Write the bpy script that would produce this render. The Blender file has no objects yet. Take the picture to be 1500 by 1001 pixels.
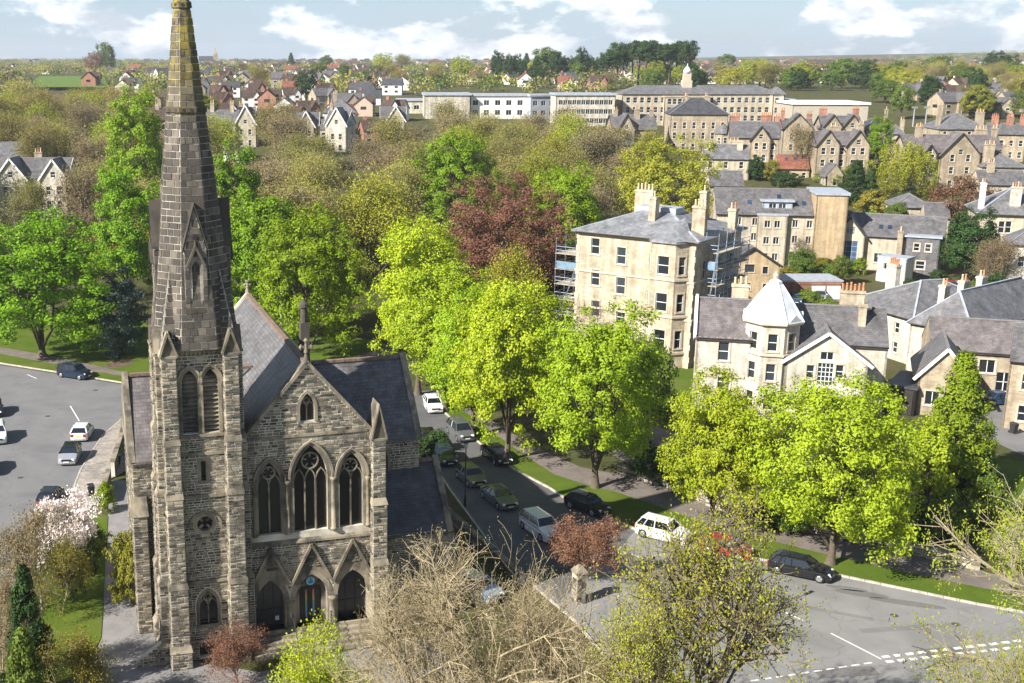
import bpy, math, random
import numpy as np
from mathutils import Vector, Matrix
from mathutils.geometry import tessellate_polygon

rnd = random.Random(7)
SC = bpy.context.scene
COL = SC.collection

# ------------------------------------------------------------------ camera
CAM_H, FPX, PPX, HOR = 38.0, 1700.0, 555.0, 89.0      # height, focal length and principal column (photo is 1500 wide), horizon row
PITCH = math.atan((500.5 - HOR) / FPX)
cam = bpy.data.cameras.new('camera'); camo = bpy.data.objects.new('camera', cam); COL.objects.link(camo)
camo.location = (0, 0, CAM_H); camo.rotation_euler = (math.pi / 2 - PITCH, 0, 0)
cam.sensor_width = 36; cam.lens = 36 * FPX / 1500; cam.shift_x = (750 - PPX) / 1500
cam.clip_start = 0.5; cam.clip_end = 20000
SC.camera = camo

# ------------------------------------------------------------------ sky, sun, exposure
SUN_EL = math.radians(35); SUN_AZ_VEC = (-0.822, -0.570)      # horizontal direction towards the sun
world = bpy.data.worlds.new('World'); SC.world = world; world.use_nodes = True
nt = world.node_tree; nt.nodes.clear()
def N(t, typ, **k):
    n = t.nodes.new(typ)
    for a, b in k.items():
        if a.startswith('i_'):
            n.inputs[a[2:].replace('_', ' ')].default_value = b
        else: setattr(n, a, b)
    return n
def ramp(t, fac, stops, interp='LINEAR'):
    r = t.nodes.new('ShaderNodeValToRGB'); r.color_ramp.interpolation = interp
    e = r.color_ramp.elements
    while len(e) < len(stops): e.new(0.5)
    for i, (p, c) in enumerate(stops):
        e[i].position = p; e[i].color = tuple(c) + (1,) if len(c) == 3 else c
    t.links.new(fac, r.inputs['Fac']); return r
sky = N(nt, 'ShaderNodeTexSky', sky_type='NISHITA', sun_disc=False, sun_elevation=SUN_EL,
        sun_rotation=math.atan2(SUN_AZ_VEC[0], SUN_AZ_VEC[1]), altitude=100, air_density=1.0, dust_density=0.5, ozone_density=1.5)
tc = N(nt, 'ShaderNodeTexCoord')
def skynoise(scale, zs, det, rough, off):
    m = N(nt, 'ShaderNodeMapping'); m.inputs['Scale'].default_value = (scale, scale, scale * zs); m.inputs['Location'].default_value = off
    nt.links.new(tc.outputs['Generated'], m.inputs['Vector'])
    n = N(nt, 'ShaderNodeTexNoise', i_Scale=1.0, i_Detail=det, i_Roughness=rough); nt.links.new(m.outputs['Vector'], n.inputs['Vector'])
    return n.outputs['Fac']
def mth(t, op, a, b=None, clamp=False):
    n = t.nodes.new('ShaderNodeMath'); n.operation = op; n.use_clamp = clamp
    for i, v in enumerate((a, b)):
        if v is None: continue
        if isinstance(v, (int, float)): n.inputs[i].default_value = v
        else: t.links.new(v, n.inputs[i])
    return n.outputs[0]
def mix(t, f, a, b, typ='MIX'):
    n = t.nodes.new('ShaderNodeMix'); n.data_type = 'RGBA'; n.blend_type = typ
    for s, v in ((n.inputs[0], f), (n.inputs[6], a), (n.inputs[7], b)):
        if isinstance(v, (int, float)): s.default_value = v
        elif isinstance(v, tuple): s.default_value = v + (1,) if len(v) == 3 else v
        else: t.links.new(v, s)
    return n.outputs[2]
c_big = skynoise(3.2, 4.0, 7, 0.52, (1.3, 0.4, 2.2))
c_cum = skynoise(14.0, 2.2, 10, 0.56, (5.1, 2.0, 0.35))
veil = ramp(nt, c_big, [(0.40, (0.25, 0.25, 0.25)), (0.66, (0.9, 0.9, 0.9))]).outputs['Color']
cum = ramp(nt, mth(nt, 'ADD', mth(nt, 'MULTIPLY', c_cum, 0.7), mth(nt, 'MULTIPLY', c_big, 0.3)),
           [(0.475, (0, 0, 0)), (0.54, (1, 1, 1))]).outputs['Color']
puff = ramp(nt, skynoise(17.0, 2.2, 8, 0.6, (5.4, 2.2, 0.75)), [(0.38, (6.6, 7.2, 8.1)), (0.56, (15.0, 15.1, 15.2))]).outputs['Color']

sep = N(nt, 'ShaderNodeSeparateXYZ'); nt.links.new(tc.outputs['Generated'], sep.inputs[0])
thin = mth(nt, 'SUBTRACT', 1.0, mth(nt, 'MULTIPLY', sep.outputs['Z'], 3.2), True)      # cloud cover looks denser towards the horizon
base = mix(nt, mth(nt, 'MULTIPLY', veil, thin), mix(nt, mth(nt, 'MULTIPLY', thin, 0.4), sky.outputs['Color'], (4.2, 6.7, 10.2)), (5.8, 7.6, 9.8))
skycol = mix(nt, mth(nt, 'MULTIPLY', cum, mth(nt, 'ADD', mth(nt, 'MULTIPLY', thin, 0.9), 0.1)), base, puff)
bg = N(nt, 'ShaderNodeBackground', i_Strength=0.05); nt.links.new(skycol, bg.inputs['Color'])
wo = N(nt, 'ShaderNodeOutputWorld'); nt.links.new(bg.outputs[0], wo.inputs['Surface'])

sl = bpy.data.lights.new('sun', 'SUN'); sl.energy = 5.0; sl.angle = math.radians(0.53); sl.color = (1.0, 0.95, 0.87)
so = bpy.data.objects.new('sun', sl); COL.objects.link(so); so.location = (-60, -40, 90)
sd = Vector((SUN_AZ_VEC[0] * math.cos(SUN_EL), SUN_AZ_VEC[1] * math.cos(SUN_EL), math.sin(SUN_EL)))
so.rotation_euler = sd.to_track_quat('Z', 'Y').to_euler()
SC.view_settings.view_transform = 'Standard'; SC.view_settings.look = 'None'; SC.view_settings.gamma = 1
SC.view_settings.exposure = 1.1
SC.render.engine = 'CYCLES'
SC.cycles.max_bounces = 4; SC.cycles.diffuse_bounces = 2; SC.cycles.glossy_bounces = 2; SC.cycles.transmission_bounces = 2
SC.cycles.transparent_max_bounces = 4; SC.cycles.caustics_reflective = False; SC.cycles.caustics_refractive = False

# ------------------------------------------------------------------ terrain profile and photo-row -> ground conversions
TP = [(-400, 0), (185, 0), (205, .8), (270, 5.4), (320, 8.7), (390, 13.6), (450, 17.5), (510, 20.6), (620, 23.8), (750, 25.2), (1000, 26.6), (1600, 28.6), (2400, 34), (3200, 35.5), (6000, 30)]
_ty = np.array([a for a, b in TP], float); _tz = np.array([b for a, b in TP], float)
def ground_z(Y, X=0.0):
    z = float(np.interp(Y, _ty, _tz))
    hx = min(max((X - 700) / 900, 0), 1); hy = min(max((Y - 1200) / 1000, 0), 1)
    return z + 22 * hx * hx * hy
def ray(px, py):
    u = (px - PPX) / FPX; v = (500.5 - py) / FPX
    return (u, math.cos(PITCH) + v * math.sin(PITCH), -math.sin(PITCH) + v * math.cos(PITCH))
def gp(px, py):
    """the point of the ground seen at this place of the photo"""
    d = ray(px, py); lo, hi = 20.0, 3300.0
    f = lambda Y: CAM_H + d[2] * Y / d[1] - ground_z(Y)
    if f(hi) > 0: hi = 3300.0; Y = hi
    else:
        for _ in range(50):
            m = (lo + hi) / 2
            if f(m) > 0: lo = m
            else: hi = m
        Y = lo
    X = d[0] / d[1] * Y
    return Vector((X, Y, ground_z(Y, X)))
def g2(px, py):
    p = gp(px, py); return (p.x, p.y)
def zat(X, Y, py):
    """height above which a thing standing at X, Y reaches row py"""
    t = (500.5 - py) / FPX
    # up = t*zc ; zc = Y c - dz s ; up = Y s + dz c
    c, s = math.cos(PITCH), math.sin(PITCH)
    dz = (t * Y * c - Y * s) / (c + t * s)
    return CAM_H + dz
def pxm(X, Y, Z=0):
    """photo pixels per metre there"""
    return FPX / (Y * math.cos(PITCH) - (Z - CAM_H) * math.sin(PITCH))

# ------------------------------------------------------------------ tagging helpers
def tag(o, label=None, cat=None, group=None, kind=None):
    if label: o['label'] = label
    if cat: o['category'] = cat
    if group: o['group'] = group
    if kind: o['kind'] = kind
    return o
def empty(name, loc, rz=0.0, label=None, cat=None, group=None):
    o = bpy.data.objects.new(name, None); COL.objects.link(o); o.empty_display_size = 0.3
    o.location = loc; o.rotation_euler = (0, 0, rz)
    return tag(o, label, cat, group)
def link(name, me, parent=None, loc=(0, 0, 0), rz=0.0, sc=None):
    o = bpy.data.objects.new(name, me); COL.objects.link(o); o.location = loc; o.rotation_euler = (0, 0, rz)
    if sc: o.scale = sc
    if parent: o.parent = parent
    return o
def copy_tree(o, parent=None):
    c = o.copy(); COL.objects.link(c); c.parent = parent
    for ch in o.children:
        copy_tree(ch, c)
    return c

# ------------------------------------------------------------------ mesh builder
class MB:
    def __init__(s): s.v = []; s.f = []
    def poly(s, pts):
        n = len(s.v); s.v += [tuple(p) for p in pts]; s.f.append(tuple(range(n, n + len(pts))))
    def box(s, x0, y0, z0, x1, y1, z1):
        n = len(s.v)
        s.v += [(x0, y0, z0), (x1, y0, z0), (x1, y1, z0), (x0, y1, z0), (x0, y0, z1), (x1, y0, z1), (x1, y1, z1), (x0, y1, z1)]
        s.f += [tuple(n + i for i in q) for q in ((0, 3, 2, 1), (4, 5, 6, 7), (0, 1, 5, 4), (1, 2, 6, 5), (2, 3, 7, 6), (3, 0, 4, 7))]
        return s
    def hexa(s, pts):
        """8 corners: bottom ring of four, top ring of four"""
        n = len(s.v); s.v += [tuple(p) for p in pts]
        s.f += [tuple(n + i for i in q) for q in ((0, 3, 2, 1), (4, 5, 6, 7), (0, 1, 5, 4), (1, 2, 6, 5), (2, 3, 7, 6), (3, 0, 4, 7))]
        return s
    def loft(s, rings, cap=True):
        n = len(s.v); k = len(rings[0])
        for r in rings: s.v += [tuple(p) for p in r]
        for i in range(len(rings) - 1):
            a = n + i * k; b = a + k
            for j in range(k): s.f.append((a + j, a + (j + 1) % k, b + (j + 1) % k, b + j))
        if cap:
            s.f.append(tuple(n + j for j in range(k - 1, -1, -1)))
            m = n + (len(rings) - 1) * k; s.f.append(tuple(m + j for j in range(k)))
        return s
    def tube(s, pts, rad, n=6, cap=True):
        rings = []
        up = Vector((0, 0, 1)); P = [Vector(p) for p in pts]
        for i, p in enumerate(P):
            d = (P[min(i + 1, len(P) - 1)] - P[max(i - 1, 0)]).normalized()
            a = d.cross(up if abs(d.z) < 0.95 else Vector((1, 0, 0))).normalized(); b = d.cross(a)
            r = rad[i] if isinstance(rad, (list, tuple)) else rad
            rings.append([p + a * (r * math.cos(2 * math.pi * j / n)) + b * (r * math.sin(2 * math.pi * j / n)) for j in range(n)])
        s.loft(rings, cap); return s
    def bar(s, p, q, w, h):
        p, q = Vector(p), Vector(q); d = (q - p).normalized()
        a = d.cross(Vector((0, 0, 1)) if abs(d.z) < 0.99 else Vector((1, 0, 0))).normalized() * (w / 2); b = a.cross(d).normalized() * (h / 2)
        s.hexa([p - a - b, p + a - b, q + a - b, q - a - b, p - a + b, p + a + b, q + a + b, q - a + b]); return s
    def wall(s, outer, holes, fn, depth=0.3):
        """front face with holes (2d outlines), reveals of the holes and the outer rim"""
        allp = [list(outer)] + [list(h) for h in holes]
        flat = [p for l in allp for p in l]; n = len(s.v)
        s.v += [tuple(fn(p[0], p[1], 0)) for p in flat]
        for t in tessellate_polygon([[Vector((p[0], p[1], 0)) for p in l] for l in allp]):
            s.f.append(tuple(n + i for i in t))
        m = len(s.v); s.v += [tuple(fn(p[0], p[1], depth)) for p in flat]
        k = 0
        for l in allp:
            for j in range(len(l)):
                a, b = k + j, k + (j + 1) % len(l); s.f.append((n + a, n + b, m + b, m + a))
            k += len(l)
        return s
    def ring(s, inner, outer, fn, d0, d1):
        """solid band between two open outlines of equal length"""
        rings = [[fn(*i, d0), fn(*o, d0), fn(*o, d1), fn(*i, d1)] for i, o in zip(inner, outer)]
        s.loft(rings); return s
    def extr(s, pts, fn, d0, d1):
        """closed 2d outline extruded from depth d0 to d1"""
        n = len(s.v); k = len(pts); s.v += [tuple(fn(*p, d0)) for p in pts] + [tuple(fn(*p, d1)) for p in pts]
        for t in tessellate_polygon([[Vector((p[0], p[1], 0)) for p in pts]]):
            s.f.append(tuple(n + i for i in t)); s.f.append(tuple(n + k + i for i in reversed(t)))
        for j in range(k): s.f.append((n + j, n + (j + 1) % k, n + k + (j + 1) % k, n + k + j))
        return s
    def mesh(s, name, mat, smooth=False, fix=True):
        me = bpy.data.meshes.new(name); me.from_pydata(s.v, [], s.f)
        if fix:
            import bmesh
            bm = bmesh.new(); bm.from_mesh(me); bmesh.ops.recalc_face_normals(bm, faces=bm.faces); bm.to_mesh(me); bm.free()
        uv_planar(me)
        if mat: me.materials.append(mat)
        if smooth: me.polygons.foreach_set('use_smooth', [True] * len(me.polygons))
        return me
    def build(s, name, mat, parent=None, smooth=False, loc=(0, 0, 0), rz=0.0, fix=True):
        return link(name, s.mesh(name, mat, smooth, fix), parent, loc, rz)
def uv_planar(me):
    """uv in metres: along the horizontal of each face and up its slope"""
    n = len(me.loops)
    if not n: return
    uv = me.uv_layers.new(name='UVMap')
    co = np.empty(len(me.vertices) * 3); me.vertices.foreach_get('co', co); co = co.reshape(-1, 3)
    li = np.empty(n, np.int32); me.loops.foreach_get('vertex_index', li)
    fn = np.empty(len(me.polygons) * 3); me.polygons.foreach_get('normal', fn); fn = fn.reshape(-1, 3)
    lt = np.empty(len(me.polygons), np.int32); me.polygons.foreach_get('loop_total', lt)
    nn = np.repeat(fn, lt, axis=0)
    t = np.stack([-nn[:, 1], nn[:, 0], np.zeros(n)], 1); l = np.linalg.norm(t, axis=1); flat = l < 1e-3
    t[flat] = (1, 0, 0); l[flat] = 1; t /= l[:, None]
    b = np.cross(nn, t); p = co[li]
    uv.data.foreach_set('uv', np.stack([(p * t).sum(1), (p * b).sum(1)], 1).ravel())
def quads_mesh(name, V, mat, tint=None, smooth=False, k=4):
    """numpy array (n, k, 3) of separate k-gons"""
    n = len(V); me = bpy.data.meshes.new(name)
    me.vertices.add(n * k); me.vertices.foreach_set('co', V.astype(np.float32).ravel())
    me.loops.add(n * k); me.loops.foreach_set('vertex_index', np.arange(n * k, dtype=np.int32))
    me.polygons.add(n); me.polygons.foreach_set('loop_start', np.arange(0, n * k, k, dtype=np.int32)); me.polygons.foreach_set('loop_total', np.full(n, k, np.int32))
    if tint is not None:
        a = me.attributes.new('tint', 'FLOAT', 'POINT'); a.data.foreach_set('value', np.repeat(tint, k).astype(np.float32))
    me.materials.append(mat); me.update(); return me

# ------------------------------------------------------------------ materials
MATS = {}
def newmat(name):
    m = bpy.data.materials.new(name); m.use_nodes = True; t = m.node_tree; t.nodes.clear()
    o = t.nodes.new('ShaderNodeOutputMaterial'); p = t.nodes.new('ShaderNodeBsdfPrincipled'); t.links.new(p.outputs[0], o.inputs['Surface'])
    MATS[name] = m; return m, t, p, o
def texc(t, which='Object'): return t.nodes.new('ShaderNodeTexCoord').outputs[which]
def noise(t, vec, scale, det=4, rough=0.55):
    n = N(t, 'ShaderNodeTexNoise', i_Scale=scale, i_Detail=det, i_Roughness=rough)
    if vec is not None: t.links.new(vec, n.inputs['Vector'])
    return n.outputs['Fac']
def bump(t, p, h, strength=0.4, dist=0.02):
    b = N(t, 'ShaderNodeBump', i_Strength=strength, i_Distance=dist); t.links.new(h, b.inputs['Height']); t.links.new(b.outputs[0], p.inputs['Normal'])
def wpos(t): return t.nodes.new('ShaderNodeNewGeometry').outputs['Position']
def island(t):
    g = t.nodes.new('ShaderNodeNewGeometry').outputs['Random Per Island']; o = t.nodes.new('ShaderNodeObjectInfo').outputs['Random']
    return mth(t, 'FRACT', mth(t, 'ADD', mth(t, 'MULTIPLY', g, 1.0), mth(t, 'MULTIPLY', o, 7.31)))
def plain(name, col, rough=0.7, metal=0.0, var=0.18, scale=1.5, spec=0.3, bmp=0.0):
    m, t, p, o = newmat(name)
    f = noise(t, wpos(t), scale, 6)
    c = ramp(t, f, [(0.3, tuple(x * (1 - var) for x in col)), (0.7, tuple(min(x * (1 + var), 1) for x in col))])
    t.links.new(c.outputs[0], p.inputs['Base Color']); p.inputs['Roughness'].default_value = rough; p.inputs['Metallic'].default_value = metal
    p.inputs['Specular IOR Level'].default_value = spec
    if bmp: bump(t, p, noise(t, wpos(t), scale * 8, 5), bmp, 0.03)
    return m
def piece(name, cols, rough=0.85, soot=0.0, sootcol=(0.03, 0.027, 0.024), grain=14.0, lichen=None):
    """stone whose tone varies from piece to piece, with grain and weathering patches"""
    m, t, p, o = newmat(name)
    k = len(cols); c = ramp(t, island(t), [(i / (k - 1) if k > 1 else 0, q) for i, q in enumerate(cols)]).outputs[0]
    w = wpos(t)
    c = mix(t, mth(t, 'MULTIPLY', noise(t, w, grain, 5), 0.5), c, mix(t, 1.0, c, (0.55, 0.53, 0.5), 'MULTIPLY'))
    if soot:
        mp = N(t, 'ShaderNodeMapping'); mp.inputs['Scale'].default_value = (1.0, 1.0, 0.09); t.links.new(w, mp.inputs['Vector'])
        st = ramp(t, noise(t, mp.outputs[0], 1.3, 5, 0.6), [(0.5, (0, 0, 0)), (0.66, (1, 1, 1))]).outputs[0]      # soot washed down in streaks
        c = mix(t, mth(t, 'MULTIPLY', st, soot * 0.8), c, sootcol)
        f = ramp(t, noise(t, w, 0.55, 5, 0.65), [(0.45, (0, 0, 0)), (0.62, (1, 1, 1))]).outputs[0]
        c = mix(t, mth(t, 'MULTIPLY', f, soot), c, sootcol)
    if lichen:                                       # moss and lichen towards the top of the spire
        z0, z1, lc = lichen
        sx = N(t, 'ShaderNodeSeparateXYZ'); t.links.new(w, sx.inputs[0])
        g = mth(t, 'DIVIDE', mth(t, 'SUBTRACT', sx.outputs['Z'], z0), z1 - z0, True)
        f = ramp(t, noise(t, w, 1.1, 6, 0.7), [(0.42, (0, 0, 0)), (0.6, (1, 1, 1))]).outputs[0]
        c = mix(t, mth(t, 'MULTIPLY', g, f), c, lc)
    t.links.new(c, p.inputs['Base Color']); p.inputs['Roughness'].default_value = rough; p.inputs['Specular IOR Level'].default_value = 0.2
    bump(t, p, noise(t, w, grain * 1.5, 4), 0.5, 0.03); return m
def coursed(name, cols, bw, bh, mortar, msize=0.02, rough=0.85, off=0.5, var=0.35, spec=0.25, mottle=0.6, bs=0.35):
    """slates, tiles or stone too small to build singly: courses in metres on the face's own uv"""
    m, t, p, o = newmat(name); uv = texc(t, 'UV')
    b = N(t, 'ShaderNodeTexBrick', offset=off, i_Scale=1.0); t.links.new(uv, b.inputs['Vector'])
    b.inputs['Brick Width'].default_value = bw; b.inputs['Row Height'].default_value = bh; b.inputs['Mortar Size'].default_value = msize
    b.inputs['Color1'].default_value = tuple(cols[0]) + (1,); b.inputs['Color2'].default_value = tuple(cols[1]) + (1,); b.inputs['Mortar'].default_value = tuple(mortar) + (1,)
    w = wpos(t)
    f = noise(t, w, mottle, 7, 0.65)
    c = mix(t, 1.0, b.outputs['Color'], ramp(t, f, [(0.3, (1 - var,) * 3), (0.7, (1 + var,) * 3)]).outputs[0], 'MULTIPLY')
    mp = N(t, 'ShaderNodeMapping'); mp.inputs['Scale'].default_value = (1.0, 1.0, 0.10); t.links.new(w, mp.inputs['Vector'])
    c = mix(t, 1.0, c, ramp(t, noise(t, mp.outputs[0], 1.6, 5, 0.6), [(0.35, (0.74, 0.72, 0.69)), (0.6, (1.06, 1.06, 1.06))]).outputs[0], 'MULTIPLY')      # rain streaks
    c2 = mix(t, mth(t, 'MULTIPLY', ramp(t, noise(t, w, mottle * 2.7, 5), [(0.55, (0, 0, 0)), (0.75, (1, 1, 1))]).outputs[0], 0.5), c, (0.16, 0.13, 0.09))
    t.links.new(c2 if mottle > 0.55 else c, p.inputs['Base Color']); p.inputs['Roughness'].default_value = rough; p.inputs['Specular IOR Level'].default_value = spec
    bump(t, p, b.outputs['Fac'], bs, -0.02); return m
def leafmat(name, c0, c1, trans=0.35, twig=None):
    m, t, p, o = newmat(name)
    r = t.nodes.new('ShaderNodeObjectInfo').outputs['Random']
    a = N(t, 'ShaderNodeAttribute', attribute_name='tint').outputs['Fac']
    g = t.nodes.new('ShaderNodeNewGeometry').outputs['Random Per Island']
    f = mth(t, 'ADD', mth(t, 'MULTIPLY', a, 0.6), mth(t, 'MULTIPLY', g, 0.4))
    c = mix(t, f, c0, c1)
    hs = N(t, 'ShaderNodeHueSaturation'); t.links.new(c, hs.inputs['Color'])
    t.links.new(mth(t, 'ADD', mth(t, 'MULTIPLY', r, 0.03), 0.485), hs.inputs['Hue'])
    t.links.new(mth(t, 'ADD', mth(t, 'MULTIPLY', mth(t, 'FRACT', mth(t, 'MULTIPLY', r, 13.7)), 0.36), 0.82), hs.inputs['Value'])
    c = hs.outputs['Color']
    t.links.new(c, p.inputs['Base Color']); p.inputs['Roughness'].default_value = 0.55; p.inputs['Specular IOR Level'].default_value = 0.18
    if trans:
        tr = t.nodes.new('ShaderNodeBsdfTranslucent'); t.links.new(c, tr.inputs['Color'])
        mx = t.nodes.new('ShaderNodeMixShader'); mx.inputs[0].default_value = trans
        t.links.new(p.outputs[0], mx.inputs[1]); t.links.new(tr.outputs[0], mx.inputs[2]); t.links.new(mx.outputs[0], o.inputs['Surface'])
    return m
def paint(name, col, metal=0.0, rough=0.25):
    m, t, p, o = newmat(name); p.inputs['Base Color'].default_value = tuple(col) + (1,); p.inputs['Metallic'].default_value = metal
    p.inputs['Roughness'].default_value = rough; p.inputs['Coat Weight'].default_value = 0.6; p.inputs['Coat Roughness'].default_value = 0.05
    return m
def glass(name, col=(0.02, 0.025, 0.03), rough=0.06, spec=0.6):
    m, t, p, o = newmat(name)
    c = ramp(t, island(t), [(0, tuple(x * 0.5 for x in col)), (1, tuple(x * 1.9 for x in col))]).outputs[0]
    t.links.new(c, p.inputs['Base Color']); p.inputs['Roughness'].default_value = rough; p.inputs['Specular IOR Level'].default_value = spec
    return m

M_RUB = piece('rubble_stone', [(0.06, 0.053, 0.043), (0.23, 0.198, 0.148), (0.42, 0.362, 0.268), (0.10, 0.088, 0.07), (0.54, 0.475, 0.36), (0.16, 0.14, 0.108)], soot=0.6)
M_RUBM = plain('pale_mortar', (0.56, 0.51, 0.42), 0.9, var=0.45, scale=0.8)
M_DRESS = piece('dressed_stone', [(0.31, 0.265, 0.195), (0.38, 0.33, 0.245), (0.26, 0.225, 0.165)], soot=0.85, sootcol=(0.06, 0.055, 0.048))
M_SPST = piece('spire_stone', [(0.066, 0.059, 0.051), (0.13, 0.113, 0.093), (0.23, 0.20, 0.163), (0.085, 0.074, 0.062), (0.105, 0.094, 0.08), (0.17, 0.147, 0.12)], soot=0.45, lichen=(34.0, 40.0, (0.30, 0.24, 0.045)))
M_SPMO = plain('spire_mortar', (0.33, 0.305, 0.265), 0.9, var=0.6, scale=1.1)
M_SLATE = coursed('slate_roof', ((0.10, 0.098, 0.106), (0.155, 0.148, 0.152)), 0.42, 0.27, (0.05, 0.048, 0.05), 0.012, rough=0.5, spec=0.5)
M_SLATE2 = coursed('grey_slate_roof', ((0.125, 0.127, 0.138), (0.185, 0.18, 0.186)), 0.42, 0.27, (0.07, 0.07, 0.075), 0.012, rough=0.5, spec=0.5)
M_SLATEN = coursed('nave_slate_roof', ((0.105, 0.104, 0.11), (0.16, 0.153, 0.152)), 0.42, 0.27, (0.05, 0.05, 0.053), 0.014, rough=0.5, spec=0.4)
M_SLATEP = coursed('purple_slate_roof', ((0.125, 0.113, 0.118), (0.18, 0.158, 0.158)), 0.42, 0.27, (0.065, 0.058, 0.06), 0.012, rough=0.55, spec=0.4)
M_SLATEB = coursed('blue_grey_slate_roof', ((0.18, 0.19, 0.21), (0.25, 0.255, 0.27)), 0.42, 0.27, (0.11, 0.115, 0.125), 0.012, rough=0.5, spec=0.5)
M_DKSLATE = coursed('dark_slate_roof', ((0.055, 0.058, 0.068), (0.075, 0.077, 0.088)), 0.34, 0.22, (0.03, 0.03, 0.035), 0.012, rough=0.5, spec=0.5)
M_BRTILE = coursed('brown_tile_roof', ((0.06, 0.042, 0.036), (0.095, 0.064, 0.052)), 0.3, 0.25, (0.05, 0.03, 0.025), 0.015)
M_REDTILE = coursed('red_tile_roof', ((0.20, 0.075, 0.05), (0.27, 0.105, 0.07)), 0.3, 0.25, (0.16, 0.06, 0.04), 0.015)
M_RIDGE = plain('ridge_tile', (0.20, 0.14, 0.105), 0.85, var=0.3, scale=3)
M_RIDGEG = plain('grey_ridge_tile', (0.20, 0.19, 0.19), 0.8, var=0.25, scale=3)
M_LEAD = plain('lead_grey', (0.34, 0.37, 0.42), 0.55, var=0.18, scale=1.2)
M_ASHLAR = coursed('honey_ashlar', ((0.43, 0.375, 0.285), (0.52, 0.46, 0.36)), 0.75, 0.33, (0.36, 0.315, 0.245), 0.012, var=0.22, mottle=0.35, bs=0.15)
M_ASHD = coursed('brown_ashlar', ((0.31, 0.255, 0.18), (0.42, 0.35, 0.255)), 0.5, 0.25, (0.32, 0.275, 0.205), 0.014, var=0.25, mottle=0.4, bs=0.2)
M_CREAM = coursed('cream_stone', ((0.50, 0.46, 0.385), (0.59, 0.55, 0.465)), 0.7, 0.33, (0.42, 0.38, 0.31), 0.012, var=0.3, mottle=0.56, bs=0.2)
M_BEIGE = coursed('beige_stone', ((0.42, 0.355, 0.255), (0.52, 0.45, 0.34)), 0.7, 0.33, (0.36, 0.31, 0.235), 0.012, var=0.3, mottle=0.56, bs=0.2)
M_TRIM = plain('pale_trim_stone', (0.50, 0.43, 0.33), 0.8, var=0.15, scale=1.5)
M_BUFF = coursed('buff_brick', ((0.42, 0.31, 0.18), (0.50, 0.38, 0.23)), 0.45, 0.15, (0.42, 0.34, 0.24), 0.012, var=0.2, mottle=0.4, bs=0.15)
M_WHITE = plain('white_paint', (0.78, 0.78, 0.76), 0.5, var=0.06, scale=2)
M_RENDER = plain('white_render', (0.72, 0.70, 0.65), 0.8, var=0.12, scale=0.8)
M_REDBR = coursed('red_brick', ((0.30, 0.12, 0.075), (0.38, 0.17, 0.11)), 0.45, 0.15, (0.36, 0.28, 0.22), 0.012, var=0.2, mottle=0.4)
M_DARKW = plain('dark_board', (0.035, 0.03, 0.028), 0.6, var=0.25)
M_GLASS = glass('window_glass')
M_GLASSB = glass('blue_glass', (0.03, 0.05, 0.09))
M_CHGL = glass('church_glass', (0.016, 0.017, 0.018), 0.22, 0.4)
M_POT = plain('terracotta_pot', (0.42, 0.20, 0.11), 0.85, var=0.3, scale=5)
M_POTB = plain('buff_pot', (0.55, 0.45, 0.29), 0.85, var=0.3, scale=5)
M_ASPH = None
def mixv(t, w, amt):
    """positions nudged by noise, so that cracks wander"""
    n = N(t, 'ShaderNodeTexNoise', i_Scale=0.5, i_Detail=4); t.links.new(w, n.inputs['Vector'])
    a = t.nodes.new('ShaderNodeVectorMath'); a.operation = 'MULTIPLY_ADD'; t.links.new(n.outputs['Color'], a.inputs[0]); a.inputs[1].default_value = (amt,) * 3; t.links.new(w, a.inputs[2]); return a.outputs[0]
def asphalt(name, c0, c1, sc=0.35):
    m, t, p, o = newmat(name); w = wpos(t)
    a = ramp(t, noise(t, w, sc, 8, 0.6), [(0.3, c0), (0.7, c1)]).outputs[0]
    g = mix(t, mth(t, 'MULTIPLY', noise(t, w, 40, 2), 0.25), a, (0.16, 0.16, 0.16))
    vo = N(t, 'ShaderNodeTexVoronoi', feature='DISTANCE_TO_EDGE', i_Scale=0.16); t.links.new(mixv(t, w, 2.2), vo.inputs['Vector'])
    g = mix(t, mth(t, 'MULTIPLY', ramp(t, vo.outputs['Distance'], [(0.0, (1, 1, 1)), (0.006, (0, 0, 0))]).outputs[0], 0.45), g, tuple(x * 0.45 for x in c0))
    s = ramp(t, noise(t, w, sc * 0.5, 3, 0.4), [(0.58, (0, 0, 0)), (0.66, (1, 1, 1))]).outputs[0]
    g = mix(t, mth(t, 'MULTIPLY', s, 0.35), g, tuple(x * 0.62 for x in c0))
    t.links.new(g, p.inputs['Base Color']); p.inputs['Roughness'].default_value = 0.85; p.inputs['Specular IOR Level'].default_value = 0.25
    bump(t, p, noise(t, w, 60, 2), 0.3, 0.01); return m
M_ASPH = asphalt('asphalt', (0.14, 0.14, 0.146), (0.20, 0.197, 0.194))
M_ASPH2 = asphalt('worn_asphalt', (0.19, 0.187, 0.183), (0.26, 0.253, 0.242))
M_PAVE = asphalt('brown_pavement', (0.13, 0.105, 0.088), (0.21, 0.175, 0.15), 0.6)
M_PATH = asphalt('grey_path', (0.19, 0.18, 0.18), (0.27, 0.26, 0.25), 0.8)
M_FLAG = coursed('paving', ((0.30, 0.27, 0.24), (0.36, 0.33, 0.29)), 0.6, 0.45, (0.18, 0.16, 0.14), 0.015, mottle=0.5)
M_KERB = plain('kerb_stone', (0.42, 0.38, 0.33), 0.85, var=0.3, scale=2)
M_LINE = plain('road_paint', (0.72, 0.72, 0.70), 0.7, var=0.25, scale=4)
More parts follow.
